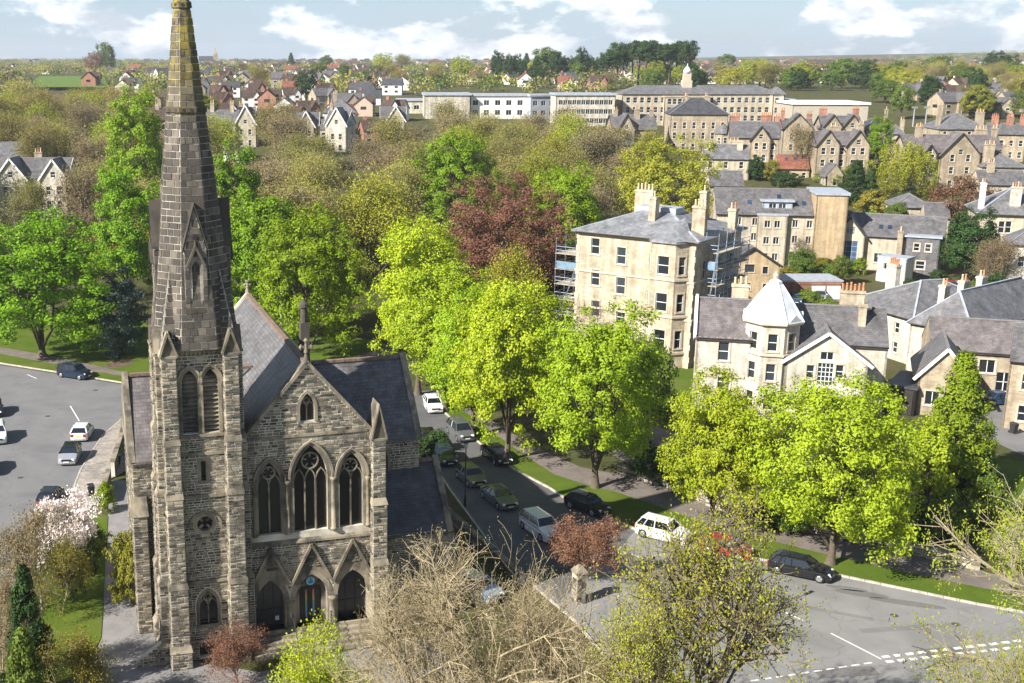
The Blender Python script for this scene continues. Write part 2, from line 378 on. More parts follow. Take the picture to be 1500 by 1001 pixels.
def grassmat(name, a, b, c):
    m, t, p, o = newmat(name); w = wpos(t)
    g = ramp(t, noise(t, w, 0.35, 7, 0.6), [(0.3, a), (0.7, b)]).outputs[0]
    g = mix(t, ramp(t, noise(t, w, 0.12, 5, 0.6), [(0.52, (0, 0, 0)), (0.68, (1, 1, 1))]).outputs[0], g, c)
    g = mix(t, mth(t, 'MULTIPLY', noise(t, w, 9, 3), 0.5), g, mix(t, 1.0, g, (0.5, 0.55, 0.4), 'MULTIPLY'))
    t.links.new(g, p.inputs['Base Color']); p.inputs['Roughness'].default_value = 0.9; p.inputs['Specular IOR Level'].default_value = 0.1
    bump(t, p, noise(t, w, 18, 4), 0.8, 0.08); return m
M_GRASS = grassmat('lawn_grass', (0.075, 0.12, 0.012), (0.115, 0.165, 0.02), (0.135, 0.155, 0.035))
M_GROUND = grassmat('garden_ground', (0.06, 0.075, 0.022), (0.11, 0.10, 0.045), (0.12, 0.088, 0.055))
M_FIELD = grassmat('field_grass', (0.10, 0.17, 0.03), (0.14, 0.21, 0.045), (0.12, 0.18, 0.04))
M_EARTH = plain('bare_earth', (0.11, 0.075, 0.05), 0.95, var=0.4, scale=1.2, bmp=0.6)
def bark(name, c0, c1):
    m, t, p, o = newmat(name); w = wpos(t)
    t.links.new(ramp(t, noise(t, w, 5, 6, 0.7), [(0.3, c0), (0.7, c1)]).outputs[0], p.inputs['Base Color']); p.inputs['Roughness'].default_value = 0.9
    p.inputs['Specular IOR Level'].default_value = 0.15; bump(t, p, noise(t, w, 14, 4), 0.7, 0.04); return m
M_BARK = bark('bark', (0.075, 0.06, 0.045), (0.15, 0.125, 0.09))
M_BARKP = bark('pale_bark', (0.20, 0.17, 0.11), (0.36, 0.31, 0.20))
M_BARKT = bark('twig_bark', (0.13, 0.105, 0.07), (0.22, 0.18, 0.12))
# ================================================================== GROUND
def terrain():
    ys = [-300, -100, 0, 40, 60, 80, 100, 120, 140, 160, 175, 185] + list(np.arange(195, 460, 12)) + list(np.arange(460, 800, 25)) + list(np.arange(820, 2000, 80)) + list(np.arange(2050, 3300, 120)) + [3600, 4500, 6500]
    xs = [-4500, -3000, -2200, -1500, -1000, -700] + list(np.arange(-500, 501, 25)) + [600, 700, 800, 950, 1100, 1300, 1600, 2000, 2600, 3500, 4500]
    V = [(x, y, ground_z(y, x) + (0 if y <= 186 else 0.8 * math.sin(x * .013 + y * .021) * min(1, (y - 186) / 120))) for y in ys for x in xs]; k = len(xs)
    Fc = [(j * k + i, j * k + i + 1, j * k + k + i + 1, j * k + k + i) for j in range(len(ys) - 1) for i in range(k - 1)]
    me = bpy.data.meshes.new('ground'); me.from_pydata(V, [], Fc); me.materials.append(M_GROUND)
    me.polygons.foreach_set('use_smooth', [True] * len(me.polygons))
    tag(link('ground', me), kind='structure')
terrain()
def sheet(name, px, z, mat, thick=0.0, world=False):
    P = [tuple(p) if world else g2(*p) for p in px]; m = MB()
    if thick: m.extr(P, lambda a, b, d: (a, b, d), z - thick, z)
    else:
        n = len(P); m.v = [(a, b, z) for a, b in P]
        m.f = [tuple(t) for t in tessellate_polygon([[Vector((a, b, 0)) for a, b in P]])]
    o = m.build(name, mat); tag(o, kind='structure')
    if not thick and o.data.polygons and o.data.polygons[0].normal.z < 0: o.data.flip_normals()
    return o
KERB_R = [(640, 572), (652, 606), (700, 648), (755, 690), (805, 716), (850, 746), (905, 766), (940, 780), (1010, 800), (1100, 818), (1200, 838), (1290, 857), (1430, 886), (1520, 902), (1800, 950)]
VERGE_R = [(662, 572), (680, 604), (770, 670), (812, 697), (858, 712), (900, 722), (960, 742), (1020, 764), (1100, 787), (1200, 812), (1290, 832), (1430, 862), (1520, 880), (1800, 925)]
PAVE_R = [(676, 570), (692, 600), (780, 655), (850, 686), (905, 697), (980, 718), (1030, 742), (1100, 765), (1200, 788), (1300, 808), (1430, 838), (1520, 856), (1800, 900)]
LEFT_ST = [(596, 575), (612, 640), (662, 716), (716, 790), (776, 850), (846, 910), (900, 975), (930, 1040), (940, 1200)]
sheet('street', LEFT_ST + [(2300, 1200), (1900, 965)] + KERB_R[::-1], 0.008, M_ASPH2)
M_ASPH_SHADE = asphalt('shade_darkened_asphalt', (0.085, 0.085, 0.088), (0.13, 0.128, 0.125))  # darker upper-street asphalt, with the church's shade deepened in its colour
sheet('street_shade_surface', [(597, 576), (613, 640), (663, 716), (717, 790), (777, 850), (820, 880), (870, 840), (930, 779)] + KERB_R[6::-1], 0.0088, M_ASPH_SHADE)
sheet('side_road', [(-700, 470), (-250, 500), (0, 535), (90, 549), (182, 564), (400, 590), (596, 575), (640, 572), (652, 606), (604, 612), (400, 640), (182, 612), (150, 640), (118, 690), (95, 745), (70, 790), (30, 850), (-50, 960), (-400, 1050), (-900, 800)], 0.004, M_ASPH)
sheet('grass_verge', KERB_R + VERGE_R[::-1], 0.13, M_GRASS, 0.128)
sheet('pavement', VERGE_R + PAVE_R[::-1], 0.125, M_PAVE, 0.123)
sheet('grass_verge', [(-700, 466), (-250, 497), (0, 532), (90, 546), (182, 561), (400, 584), (560, 574), (596, 560), (560, 500), (300, 478), (0, 470), (-500, 430)], 0.13, M_GRASS, 0.128)
sheet('path', [(-300, 480), (0, 510), (70, 522), (140, 537), (182, 547), (182, 553), (120, 543), (60, 531), (0, 520), (-300, 489)], 0.136, M_PAVE)
sheet('path', [(330, 565), (470, 540), (560, 512), (600, 520), (585, 545), (480, 560), (380, 580)], 0.14, M_PAVE)
PV_L = [(182, 612), (150, 640), (118, 690), (97, 745)]
sheet('pavement', [(184, 612), (184, 690), (161, 704), (132, 748)] + PV_L[::-1], 0.125, M_FLAG, 0.123)
sheet('path', [(161, 704), (186, 704), (200, 760), (215, 860), (232, 900), (235, 960), (380, 985), (590, 935), (640, 940), (700, 1020), (700, 1100), (60, 1100), (130, 985), (148, 935), (153, 860), (158, 760)], 0.012, M_PATH)
sheet('lawn', [(128, 748), (158, 757), (153, 860), (148, 935), (120, 985), (20, 1010), (50, 930), (85, 850)], 0.06, M_GRASS, 0.058)
sheet('lawn', [(584, 640), (612, 655), (664, 728), (716, 800), (776, 860), (846, 920), (880, 975), (900, 1040), (700, 1040), (660, 930), (600, 900)], 0.06, M_GROUND, 0.058)
sheet('flower_bed', [(150, 540), (165, 530), (190, 528), (196, 536), (170, 541)], 0.138, M_EARTH)
sheet('drive', [(1395, 560), (1500, 545), (1640, 560), (1640, 660), (1500, 668), (1440, 640), (1410, 615)], 0.02, M_ASPH)
sheet('lawn', [(1440, 668), (1520, 680), (1640, 690), (1640, 800), (1500, 800), (1440, 770)], 0.03, M_GRASS)
sheet('drive', [(1140, 436), (1235, 430), (1245, 470), (1150, 480)], 0.02 + 0.0, M_PATH)
sheet('lawn', [(985, 520), (1022, 525), (1020, 600), (960, 600), (940, 560)], 0.03, M_GRASS)
sheet('drive', [(880, 600), (1010, 640), (1060, 690), (1100, 745), (1010, 722), (920, 680), (850, 640)], 0.018, M_PAVE)
# kerbs
def kerb(px, w=0.16, h=0.15, off=0.0):
    P = [Vector(g2(*p)) for p in px]; m = MB()
    L = []
    for a, b in zip(P[:-1], P[1:]):
        n = max(1, int((b - a).length / 1.0))
        for i in range(n):
            p, q = a.lerp(b, i / n), a.lerp(b, (i + 0.97) / n)
            m.bar((p.x, p.y, h / 2), (q.x, q.y, h / 2), w, h)
    tag(m.build('kerb', M_KERB), kind='structure')
kerb(KERB_R); kerb(PV_L); kerb([(-300, 491), (-100, 518), (0, 533), (90, 547), (182, 562)]); kerb([(a - 3, b + 2) for a, b in LEFT_ST[1:8]])
# painted lines
def lines(name, segs, w):
    m = MB()
    for a, b in segs:
        p, q = Vector(g2(*a)), Vector(g2(*b)); d = (q - p).normalized(); n = Vector((-d.y, d.x)) * w / 2
        m.poly([(p - n).to_3d() + Vector((0, 0, .014)), (q - n).to_3d() + Vector((0, 0, .014)), (q + n).to_3d() + Vector((0, 0, .014)), (p + n).to_3d() + Vector((0, 0, .014))])
    o = m.build(name, M_LINE); tag(o, kind='structure')
    return o
def dashes(a, b, n, fill):
    return [((a[0] + (b[0] - a[0]) * i / n, a[1] + (b[1] - a[1]) * i / n), (a[0] + (b[0] - a[0]) * (i + fill) / n, a[1] + (b[1] - a[1]) * (i + fill) / n)) for i in range(n)]
lines('give_way_line', dashes((1292, 963), (1520, 936), 13, 0.62), 0.28)
lines('give_way_line', dashes((1298, 970), (1520, 945), 13, 0.62), 0.28)
lines('edge_line', dashes((1100, 998), (1284, 970), 10, 0.62), 0.14)
lines('lane_line', [((1217, 928), (1291, 966)), ((1100, 875), (1176, 909)), ((1008, 838), (1060, 860)), ((925, 812), (950, 823))], 0.12)
lines('lane_line', [((40, 549), (54, 555)), ((103, 595), (116, 617))], 0.12)
m = MB()
for px, py, rx, ry in ((1262, 870, 1.9, .5), (1330, 884, 2.6, .45), (1240, 862, 1.5, .35)):
    c = gp(px, py); a0 = -0.33
    m.poly([(c.x + rx * math.cos(t) * math.cos(a0) - ry * math.sin(t) * math.sin(a0), c.y + rx * math.cos(t) * math.sin(a0) + ry * math.sin(t) * math.cos(a0), 0.011) for t in [i * math.pi / 8 + .1 * rnd.random() for i in range(16)]])
M_PATCH = asphalt('damp_asphalt', (0.12, 0.115, 0.112), (0.17, 0.164, 0.158))
tag(m.build('road_patch', M_PATCH), kind='structure')

def road_patch(px, L, W_, a, mat, z=0.0095):
    c = gp(*px); ca, sa = math.cos(a), math.sin(a); m = MB(); m.poly([(c.x + x * ca - y * sa, c.y + x * sa + y * ca, z) for x, y in ((-L / 2, -W_ / 2), (L / 2, -W_ / 2 + .05), (L / 2, W_ / 2), (-L / 2, W_ / 2 - .06))]); tag(m.build('road_patch', mat), kind='structure')
M_PATCH2 = asphalt('newer_asphalt', (0.15, 0.148, 0.147), (0.20, 0.196, 0.19)); M_IRON = plain('cast_iron', (0.11, 0.10, 0.095), .6, .4, var=.3, scale=6)
for px, L, w_, a, k in (((1130, 925), 4.5, 1.6, -.5, 0), ((1330, 920), 7.0, .7, .12, 1), ((1390, 960), 3.0, 2.0, .12, 0), ((1180, 890), 9.0, .5, -.42, 1), ((60, 590), 5.0, 1.4, .2, 0), ((40, 650), 8.0, .6, .9, 1), ((150, 580), 3.0, 1.5, .1, 0), ((80, 680), 9.0, .5, 1.05, 1), ((1240, 985), 4.0, 1.2, .1, 0)): road_patch(px, L, w_, a, M_PATCH if k == 0 and px[0] > 1200 else M_PATCH2)
for px, a in (((1150, 878), 0), ((1310, 902), 0), ((70, 610), 0), ((140, 572), 0), ((705, 668), 0), ((30, 700), 0), ((1400, 915), 0)):
    c = gp(*px); m = MB(); m.tube([(c.x, c.y, 0.0), (c.x, c.y, .016)], .29, 14); tag(m.build('manhole_cover', M_IRON), kind='structure')

# ================================================================== CHURCH
CO = gp(262, 978)
church = empty('church', (CO.x, CO.y, 0), math.radians(15.5), 'sooty stone gothic church with a tall octagonal spire and slate roofs', 'church')
def arch(s0, s1, z0, zt, n=9, spring=None):
    """pointed arch outline from the left foot over the top to the right foot"""
    w = s1 - s0; hs = min(w * 0.95, (zt - z0) * 0.8)
    zs = zt - hs if spring is None else spring; hs = zt - zs
    # circle through (s0, zs) and (mid, zt) with its centre at height zs
    h = w / 2; R = (hs * hs + h * h) / (2 * h)
    L = []
    for i in range(n + 1):
        a = math.asin(min(1, hs / R)) * i / n
        L.append((s0 + R - R * math.cos(a), zs + R * math.sin(a)))
    L[-1] = (s0 + h, zt)
    Rr = [(s0 + s1 - x, z) for x, z in L[::-1][1:]]
    return [(s0, z0)] + L + Rr + [(s1, z0)]
def grow(a, d):
    """arch outline moved outwards by d (feet keep their height)"""
    cx = (a[0][0] + a[-1][0]) / 2; out = []
    for i, p in enumerate(a):
        q = a[max(i - 1, 0)]; r = a[min(i + 1, len(a) - 1)]
        tx, tz = r[0] - q[0], r[1] - q[1]; l = math.hypot(tx, tz) or 1
        nx, nz = -tz / l, tx / l
        out.append((p[0] + nx * d, p[1] + (nz * d if 0 < i < len(a) - 1 else 0)))
    return out
def cuts(poly, z):
    xs = []
    for (x0, z0), (x1, z1) in zip(poly, poly[1:] + poly[:1]):
        if (z0 <= z) != (z1 <= z): xs.append(x0 + (z - z0) * (x1 - x0) / (z1 - z0))
    xs.sort(); return list(zip(xs[::2], xs[1::2]))
def stonework(mb, outer, holes, fn, ch=0.175, ln=(0.22, 0.55), gap=0.034, prd=(0.015, 0.06), rg=None):
    rg = rg or rnd
    z = min(p[1] for p in outer) + 0.01; zt = max(p[1] for p in outer)
    while z < zt - 0.08:
        h = ch * rg.uniform(0.75, 1.3); zz = (z + 0.01, z + h / 2, z + h - 0.01)
        iv = None
        for q in zz:
            c = cuts(outer, q)
            if iv is None: iv = c
            else: iv = [(max(a, c0), min(b, c1)) for a, b in iv for c0, c1 in c if min(b, c1) > max(a, c0)]
        for hole in holes:
            hs = [c for q in zz for c in cuts(hole, q)]
            if hs:
                lo, hi = min(c[0] for c in hs), max(c[1] for c in hs); nv = []
                for a, b in iv or []:
                    if hi <= a or lo >= b: nv.append((a, b)); continue
                    if lo > a: nv.append((a, lo))
                    if hi < b: nv.append((hi, b))
                iv = nv
        for a, b in iv or []:
            s = a
            while s < b - 0.06:
                e = min(b, s + rg.uniform(*ln));
                if b - e < 0.16: e = b
                p = rg.uniform(*prd); g = gap / 2; j = lambda: rg.uniform(-0.012, 0.012); t = 0.018
                x0, x1, z0, z1 = s + g, e - g, z + g, z + h - g
                mb.hexa([fn(x0, z0, 0.02), fn(x1, z0, 0.02), fn(x1, z1, 0.02), fn(x0, z1, 0.02),
                         fn(x0 + t + j(), z0 + t + j(), -p), fn(x1 - t + j(), z0 + t + j(), -p), fn(x1 - t + j(), z1 - t + j(), -p), fn(x0 + t + j(), z1 - t + j(), -p)])
                mb.f.pop(-6)                         # the hidden back
                s = e
        z += h
def faces_of(x0, x1, y0, y1):
    return {'f': (x0, x1, lambda s, z, d: (s, y0 + d, z)), 'l': (y0, y1, lambda s, z, d: (x0 + d, s, z)), 'r': (y0, y1, lambda s, z, d: (x1 - d, s, z)), 'b': (x0, x1, lambda s, z, d: (s, y1 - d, z))}
core = MB(); stones = MB(); dress = MB()
def block(x0, x1, y0, y1, z0, z1, faces='flr', ch=0.175, ln=(0.22, 0.55)):
    core.box(x0, y0, z0, x1, y1, z1)
    for k in faces:
        a, b, fn = faces_of(x0, x1, y0, y1)[k]
        stonework(stones, [(a, z0), (b, z0), (b, z1), (a, z1)], [], fn, ch, ln)
def flush(name_core, name_dress, parent=None):
    """link what the block and dressing builders have gathered as parts of their own"""
    global core, dress
    p = parent or church
    if core.v and name_core: p = core.build(name_core, M_RUBM, p, fix=False); core = MB()
    if dress.v and name_dress: dress.build(name_dress, M_DRESS, p); dress = MB()
def rect(a, b, c, d): return [(a, c), (b, c), (b, d), (a, d)]
TX0, TX1, TY0, TY1 = 0.0, 4.2, 0.7, 4.9; TXC, TYC = 2.1, 2.8
F = faces_of(TX0, TX1, TY0, TY1)
lan1, lan2 = arch(0.98, 1.93, 15.45, 19.55), arch(2.27, 3.22, 15.45, 19.55)
slit = rect(1.98, 2.28, 12.3, 13.6)
quat = [(2.1 + .5 * math.cos(t * math.pi / 12), 9.4 + .5 * math.sin(t * math.pi / 12)) for t in range(24)]
gwin = arch(1.55, 2.7, 2.45, 4.75, spring=3.75)
bwin = rect(1.45, 2.75, 0.12, 1.15)
tholes = [lan1, lan2, slit, quat, gwin, bwin]
tower = MB(); outer = [(TX0, 0), (TX1, 0), (TX1, 20.9), (TX0, 20.9)]
tower.wall(outer, tholes, F['f'][2], 0.45)
stonework(stones, outer, [grow(lan1, .28), grow(lan2, .28), rect(1.75, 2.5, 12.1, 13.8), [(2.1 + .72 * math.cos(t * math.pi / 12), 9.4 + .72 * math.sin(t * math.pi / 12)) for t in range(24)], grow(gwin, .25), bwin], F['f'][2])
for k in 'lrb':
    a, b, fn = F[k]; o2 = [(a, 0), (b, 0), (b, 20.9), (a, 20.9)]
    tower.wall(o2, [], fn, 0.4)
    if k != 'b':
        l2, r2 = arch(TYC - 1.15, TYC - .2, 15.45, 19.55), arch(TYC + .2, TYC + 1.15, 15.45, 19.55)
        stonework(stones, o2, [], fn)
tower.poly([(TX0, TY0, 20.88), (TX1, TY0, 20.88), (TX1, TY1, 20.88), (TX0, TY1, 20.88)])
tow = tower.build('tower', M_RUBM, church)
# buttresses at the tower's corners, stepping back with height
steps = [(0, 1.3, 1.15, 1.3), (1.3, 5.6, 0.95, 1.15), (5.6, 11.6, 0.82, 1.02), (11.6, 15.1, 0.7, 0.95), (15.1, 20.5, 0.58, 0.9)]
def buttress(xc, side, steps, ybase=None):
    """side f: projects forward of TY0 at column xc; l / r: projects sideways at row xc"""
    for i, (z0, z1, pr, w) in enumerate(steps):
        h = w / 2; nz = steps[i + 1] if i + 1 < len(steps) else None
        if side == 'f': q = (xc - h, xc + h, TY0 - pr, TY0 + .1); fc = 'flr'
        elif side == 'l': q = (TX0 - pr, TX0 + .1, xc - h, xc + h); fc = 'lf'
        else: q = (TX1 - .1, TX1 + pr, xc - h, xc + h); fc = 'rf'
        block(q[0], q[1], q[2], q[3], z0, z1, fc)
        if nz:                                       # weathering slope to the next stage
            d = pr - nz[2] + .05; e = .06; hh = h - nz[3] / 2
            if side == 'f': bot = [(q[0] - e, q[2] - e, z1), (q[1] + e, q[2] - e, z1), (q[1] + e, q[3], z1), (q[0] - e, q[3], z1)]; top = [(q[0] + hh - .02, q[2] + d, z1 + .42), (q[1] - hh + .02, q[2] + d, z1 + .42), (q[1] - hh + .02, q[3], z1 + .42), (q[0] + hh - .02, q[3], z1 + .42)]
            elif side == 'l': bot = [(q[0] - e, q[2] - e, z1), (q[1], q[2] - e, z1), (q[1], q[3] + e, z1), (q[0] - e, q[3] + e, z1)]; top = [(q[0] + d, q[2] + hh - .02, z1 + .42), (q[1], q[2] + hh - .02, z1 + .42), (q[1], q[3] - hh + .02, z1 + .42), (q[0] + d, q[3] - hh + .02, z1 + .42)]
            else: bot = [(q[0], q[2] - e, z1), (q[1] + e, q[2] - e, z1), (q[1] + e, q[3] + e, z1), (q[0], q[3] + e, z1)]; top = [(q[0], q[2] + hh - .02, z1 + .42), (q[1] - d, q[2] + hh - .02, z1 + .42), (q[1] - d, q[3] - hh + .02, z1 + .42), (q[0], q[3] - hh + .02, z1 + .42)]
            dress.hexa([Vector(p) + Vector((0, 0, -.12)) for p in bot] + top); flush(None, 'weathering', tow)
        else:                                        # gablet on top
            zt = z1; ap = zt + 1.55
            if side == 'f':
                dress.box(q[0] - .08, q[2] - .08, zt, q[1] + .08, q[3] + .3, zt + .14)
                stones.extr([(q[0], zt + .14), (q[1], zt + .14), (xc, ap - .12)], lambda s, z, d: (s, q[2] + d, z), 0, 1.2)
                for sg in (-1, 1): dress.bar((xc + sg * (h + .08), q[2] + .5, zt + .1), (xc, q[2] + .5, ap + .05), 1.3, .13)
            elif side in 'lr':
                x0, x1 = (q[0], q[1] + .6) if side == 'l' else (q[0] - .6, q[1])
                dress.box(q[0] - .08, q[2] - .08, zt, q[1] + .08, q[3] + .08, zt + .14)
                stones.extr([(q[2], zt + .14), (q[3], zt + .14), (xc, ap - .12)], lambda s, z, d: (d, s, z), x0, x1)
                for sg in (-1, 1): dress.bar(((x0 + x1) / 2, xc + sg * (h + .08), zt + .1), ((x0 + x1) / 2, xc, ap + .05), .13, x1 - x0 + .12) if False else dress.hexa([(x0, xc + sg * (h + .1), zt + .12), (x1, xc + sg * (h + .1), zt + .12), (x1, xc, ap - .05), (x0, xc, ap - .05), (x0, xc + sg * (h + .16), zt + .2), (x1, xc + sg * (h + .16), zt + .2), (x1, xc, ap + .1), (x0, xc, ap + .1)])
for xc in (0.2, 4.0): buttress(xc, 'f', steps); flush('buttress', 'gablet')
for yc in (1.25, 4.35):
    buttress(yc, 'l', steps); flush('buttress', 'gablet'); buttress(yc, 'r', steps); flush('buttress', 'gablet')
# string courses, plinth, dressings of the tower front
for z, pr in ((15.2, .14), (14.0, .1), (11.2, .12), (5.35, .12), (1.25, .14)):
    dress.box(TX0 - .0, TY0 - pr, z, TX1, TY0 + .2, z + .2)
    dress.box(TX0 - pr, TY0, z, TX0 + .2, TY1, z + .2); dress.box(TX1 - .2, TY0, z, TX1 + pr, TY1, z + .2); flush(None, 'string_course', tow)
dress.box(TX0 - .18, TY0 - .18, 20.72, TX1 + .18, TY1 + .18, 20.98)
for i in range(11): dress.box(.75 + i * .27, TY0 - .16, 20.5, .75 + i * .27 + .13, TY0 + .1, 20.72)     # corbels
flush(None, 'parapet', tow)
def mould(a, fn, w=.2, d0=-.1, d1=.35, parent=None): m = MB(); m.ring(a, grow(a, w), fn, d0, d1); m.build('window_arch', M_DRESS, parent or tow)
ff = F['f'][2]
mould(lan1, ff); mould(lan2, ff); mould(gwin, ff, .2, -.06)
for l in (lan1, lan2):                               # hood over each light
    g = grow(l, .2); k = [p for p in g if p[1] > 17.9]; dress.ring(k, [(p[0] + (p[0] - (l[0][0] + l[-1][0]) / 2) * .16, p[1] + .14) for p in k], ff, -.2, .1); flush(None, 'hood_mould', tow)
dress.wall(rect(1.75, 2.5, 12.1, 13.8), [slit], lambda s, z, d: (s, TY0 - .04 + d, z), .3); flush(None, 'slit_surround', tow)
cq = lambda r, z0=0: [(2.1 + r * math.cos(t * math.pi / 12), 9.4 + r * math.sin(t * math.pi / 12)) for t in range(25)]
dress.ring(cq(.5), cq(.7), ff, -.07, .35); flush(None, 'roundel_frame', tow)
h = [(2.1 + .95 * math.cos(t * math.pi / 12), 9.25 + .9 * math.sin(t * math.pi / 12)) for t in range(13)]; dress.ring(h, [(2.1 + (x - 2.1) * 1.14, 9.25 + (z - 9.25) * 1.14) for x, z in h], ff, -.14, .1); flush(None, 'hood_mould', tow)
dress.box(1.3, TY0 - .06, 2.2, 2.95, TY0 + .3, 2.45); flush(None, 'sill', tow)
# quatrefoil and tracery pieces
trac = MB()
for t in range(4):
    a = math.pi / 4 + t * math.pi / 2; trac.bar((2.1 + .5 * math.cos(a), TY0 + .2, 9.4 + .5 * math.sin(a)), (2.1 + .17 * math.cos(a), TY0 + .2, 9.4 + .17 * math.sin(a)), .12, .16)
trac.build('quatrefoil', M_DRESS, tow); trac = MB()
def tracery(mb, fn, a, lights, zs, zt, circ, w=.09, d=.14):
    """mullions, pointed heads and a circle inside an arch a"""
    s0, s1 = a[0][0], a[-1][0]; z0 = a[0][1]; lw = (s1 - s0) / lights
    for i in range(1, lights): mb.extr(rect(s0 + lw * i - w / 2, s0 + lw * i + w / 2, z0, zs), fn, d, d + .16)
    for i in range(lights):
        p = arch(s0 + lw * i + w * .35, s0 + lw * (i + 1) - w * .35, zs - .05, zt, 5, zs); mb.ring(p, grow(p, w * .8), fn, d + .01, d + .15)
    for cx, cz, r in circ:
        mb.ring([(cx + r * math.cos(t * math.pi / 8), cz + r * math.sin(t * math.pi / 8)) for t in range(17)], [(cx + (r + w) * math.cos(t * math.pi / 8), cz + (r + w) * math.sin(t * math.pi / 8)) for t in range(17)], fn, d, d + .15)
        for t in range(5): mb.bar(fn(cx + r * math.cos(t * 1.257 + .3), cz + r * math.sin(t * 1.257 + .3), d + .08), fn(cx + r * .45 * math.cos(t * 1.257 + .3), cz + r * .45 * math.sin(t * 1.257 + .3), d + .08), w * .7, .08)
tracery(trac, ff, gwin, 2, 3.6, 4.1, [(2.125, 4.28, .2)])
def pane(name, a, fn, d, mat, parent):
    m = MB(); m.extr(a, fn, d, d + .03); return m.build(name, mat, parent)
for a in (slit, quat, gwin, bwin): pane('window_pane', a, ff, .36, M_CHGL, tow)
trac.build('tracery', M_DRESS, tow)
lm = MB(); lm.bar((0, 0, 0), (.95, 0, 0), .2, .03); me_l = None
for l in (lan1, lan2):
    pane('belfry_back', l, ff, .42, M_DARKW, tow)
    for i in range(13):
        z = 15.6 + i * .28; c = cuts(l, z + .05)
        if not c: continue
        m = MB(); x0, x1 = c[0]; m.hexa([(x0, TY0 + .12, z), (x1, TY0 + .12, z), (x1, TY0 + .36, z + .17), (x0, TY0 + .36, z + .17), (x0, TY0 + .12, z + .04), (x1, TY0 + .12, z + .04), (x1, TY0 + .36, z + .21), (x0, TY0 + .36, z + .21)]); m.build('louvre', M_DRESS, tow)
# porch steps side wall at the tower's foot and the little lean-to wall
core.hexa([(-2.6, .6, 0), (-1.0, .6, 0), (-1.0, .9, 0), (-2.6, .9, 0), (-2.6, .6, .5), (-1.0, .6, 1.6), (-1.0, .9, 1.6), (-2.6, .9, .5)])
stonework(stones, [(-2.6, 0), (-1.0, 0), (-1.0, 1.55), (-2.6, .45)], [], lambda s, z, d: (s, .6 + d, z)); flush('flank_wall', None)

# ---- west front
FV = 1.2
ffr = lambda s, z, d: (s, FV + d, z)
front = [(4.3, 0), (13.35, 0), (13.35, 14.3), (8.95, 19.2), (4.55, 14.3), (4.3, 14.3)]
w1, w2, w3 = arch(5.62, 7.1, 7.95, 12.95, spring=11.35), arch(7.98, 10.2, 7.95, 13.85, spring=11.6), arch(11.0, 12.62, 7.95, 13.1, spring=11.4)
top = arch(8.45, 9.4, 15.5, 17.35, spring=16.35)
d1, d2, d3 = arch(5.3, 7.2, 1.2, 4.75, spring=3.1), arch(7.98, 10.12, 1.2, 4.85, spring=3.2), arch(10.82, 12.9, 1.2, 4.85, spring=3.2)
fw = MB(); fw.wall(front, [w1, w2, w3, top, d1, d2, d3], ffr, 0.7)
west = fw.build('west_front', M_RUBM, church)
gabs = [(6.3, 1.3), (9.05, 1.35), (11.85, 1.35)]
gpoly = [[(c - w, 4.2), (c + w, 4.2), (c, 6.95)] for c, w in gabs]
gface = [[(c - w, 4.3)] + [p for p in grow(d, .34) if p[1] > 4.32] + [(c + w, 4.3), (c, 6.95)] for (c, w), d in zip(gabs, (d1, d2, d3))]
stonework(stones, front, [grow(w1, .3), grow(w2, .3), grow(w3, .3), grow(top, .22), rect(4.3, 13.35, 7.25, 7.95), rect(4.3, 13.35, 0, 1.2)] + [grow(d, .42) for d in (d1, d2, d3)] + gpoly, ffr)
for a in (w1, w2, w3):
    mould(a, ffr, .26, -.08, .4, west); g = [p for p in grow(a, .26) if p[1] > 11.2]; dress.ring(g, [(p[0] + (p[0] - (a[0][0] + a[-1][0]) / 2) * .1, p[1] + .13) for p in g], ffr, -.2, .1); flush(None, 'hood_mould', west)
mould(top, ffr, .2, parent=west); mould(d1, ffr, .36, -.05, .6, west); mould(d2, ffr, .36, -.05, .6, west); mould(d3, ffr, .36, -.05, .6, west)
for (c, w), gpl in zip(gabs, gface):                 # gablets over the porch arches
    dk = MB()
    dress.wall(gpl, [], lambda s, z, d: (s, FV - .05 + d, z), .2); flush(None, 'porch_gablet', west)
    for sg in (-1, 1): dk.bar((c + sg * (w + .05), FV - .12, 4.3), (c, FV - .12, 7.05), .3, .16)
    dk.build('gablet_coping', M_DRESS, west)
    stonework(stones, [(c - w * .5, 5.4), (c + w * .5, 5.4), (c, 6.55)], [], lambda s, z, d: (s, FV - .06 + d, z))
# sloping sill course
dress.hexa([(4.3, FV - .12, 7.2), (13.35, FV - .12, 7.2), (13.35, FV + .5, 7.2), (4.3, FV + .5, 7.2), (4.3, FV - .1, 7.35), (13.35, FV - .1, 7.35), (13.35, FV + .3, 7.97), (4.3, FV + .3, 7.97)])
flush(None, 'sill_course', west); dress.box(5.0, FV - .1, 14.5, 12.9, FV + .2, 14.68); flush(None, 'string_course', west)
dress.box(4.3, FV - .12, 0.9, 13.35, FV + .1, 1.2); flush(None, 'plinth', west)
for sg in (-1, 1): dress.bar((8.95 + sg * 4.6, FV + .12, 14.15), (8.95, FV + .12, 19.42), .55, .22)
flush(None, 'gable_coping', west)
# columns between the windows and doors
def column(u, z0, z1, r, y):
    c = MB(); c.tube([(u, y, z0), (u, y, z0 + .15), (u, y, z0 + .16), (u, y, z1 - .3), (u, y, z1 - .28), (u, y, z1)], [r * 1.45, r * 1.45, r, r, r * 1.1, r * 1.7], 10); c.build('column', M_DRESS, west, True)
for u in (7.56, 10.47): column(u, 1.2, 3.15, .22, FV - .02)
column(13.1, 1.2, 3.15, .16, FV - .02); column(5.12, 1.2, 3.15, .16, FV - .02)
for u in (7.52, 10.6): column(u, 7.9, 11.6, .17, FV - .03)
column(5.35, 7.9, 11.35, .12, FV - .03); column(12.93, 7.9, 11.4, .12, FV - .03)
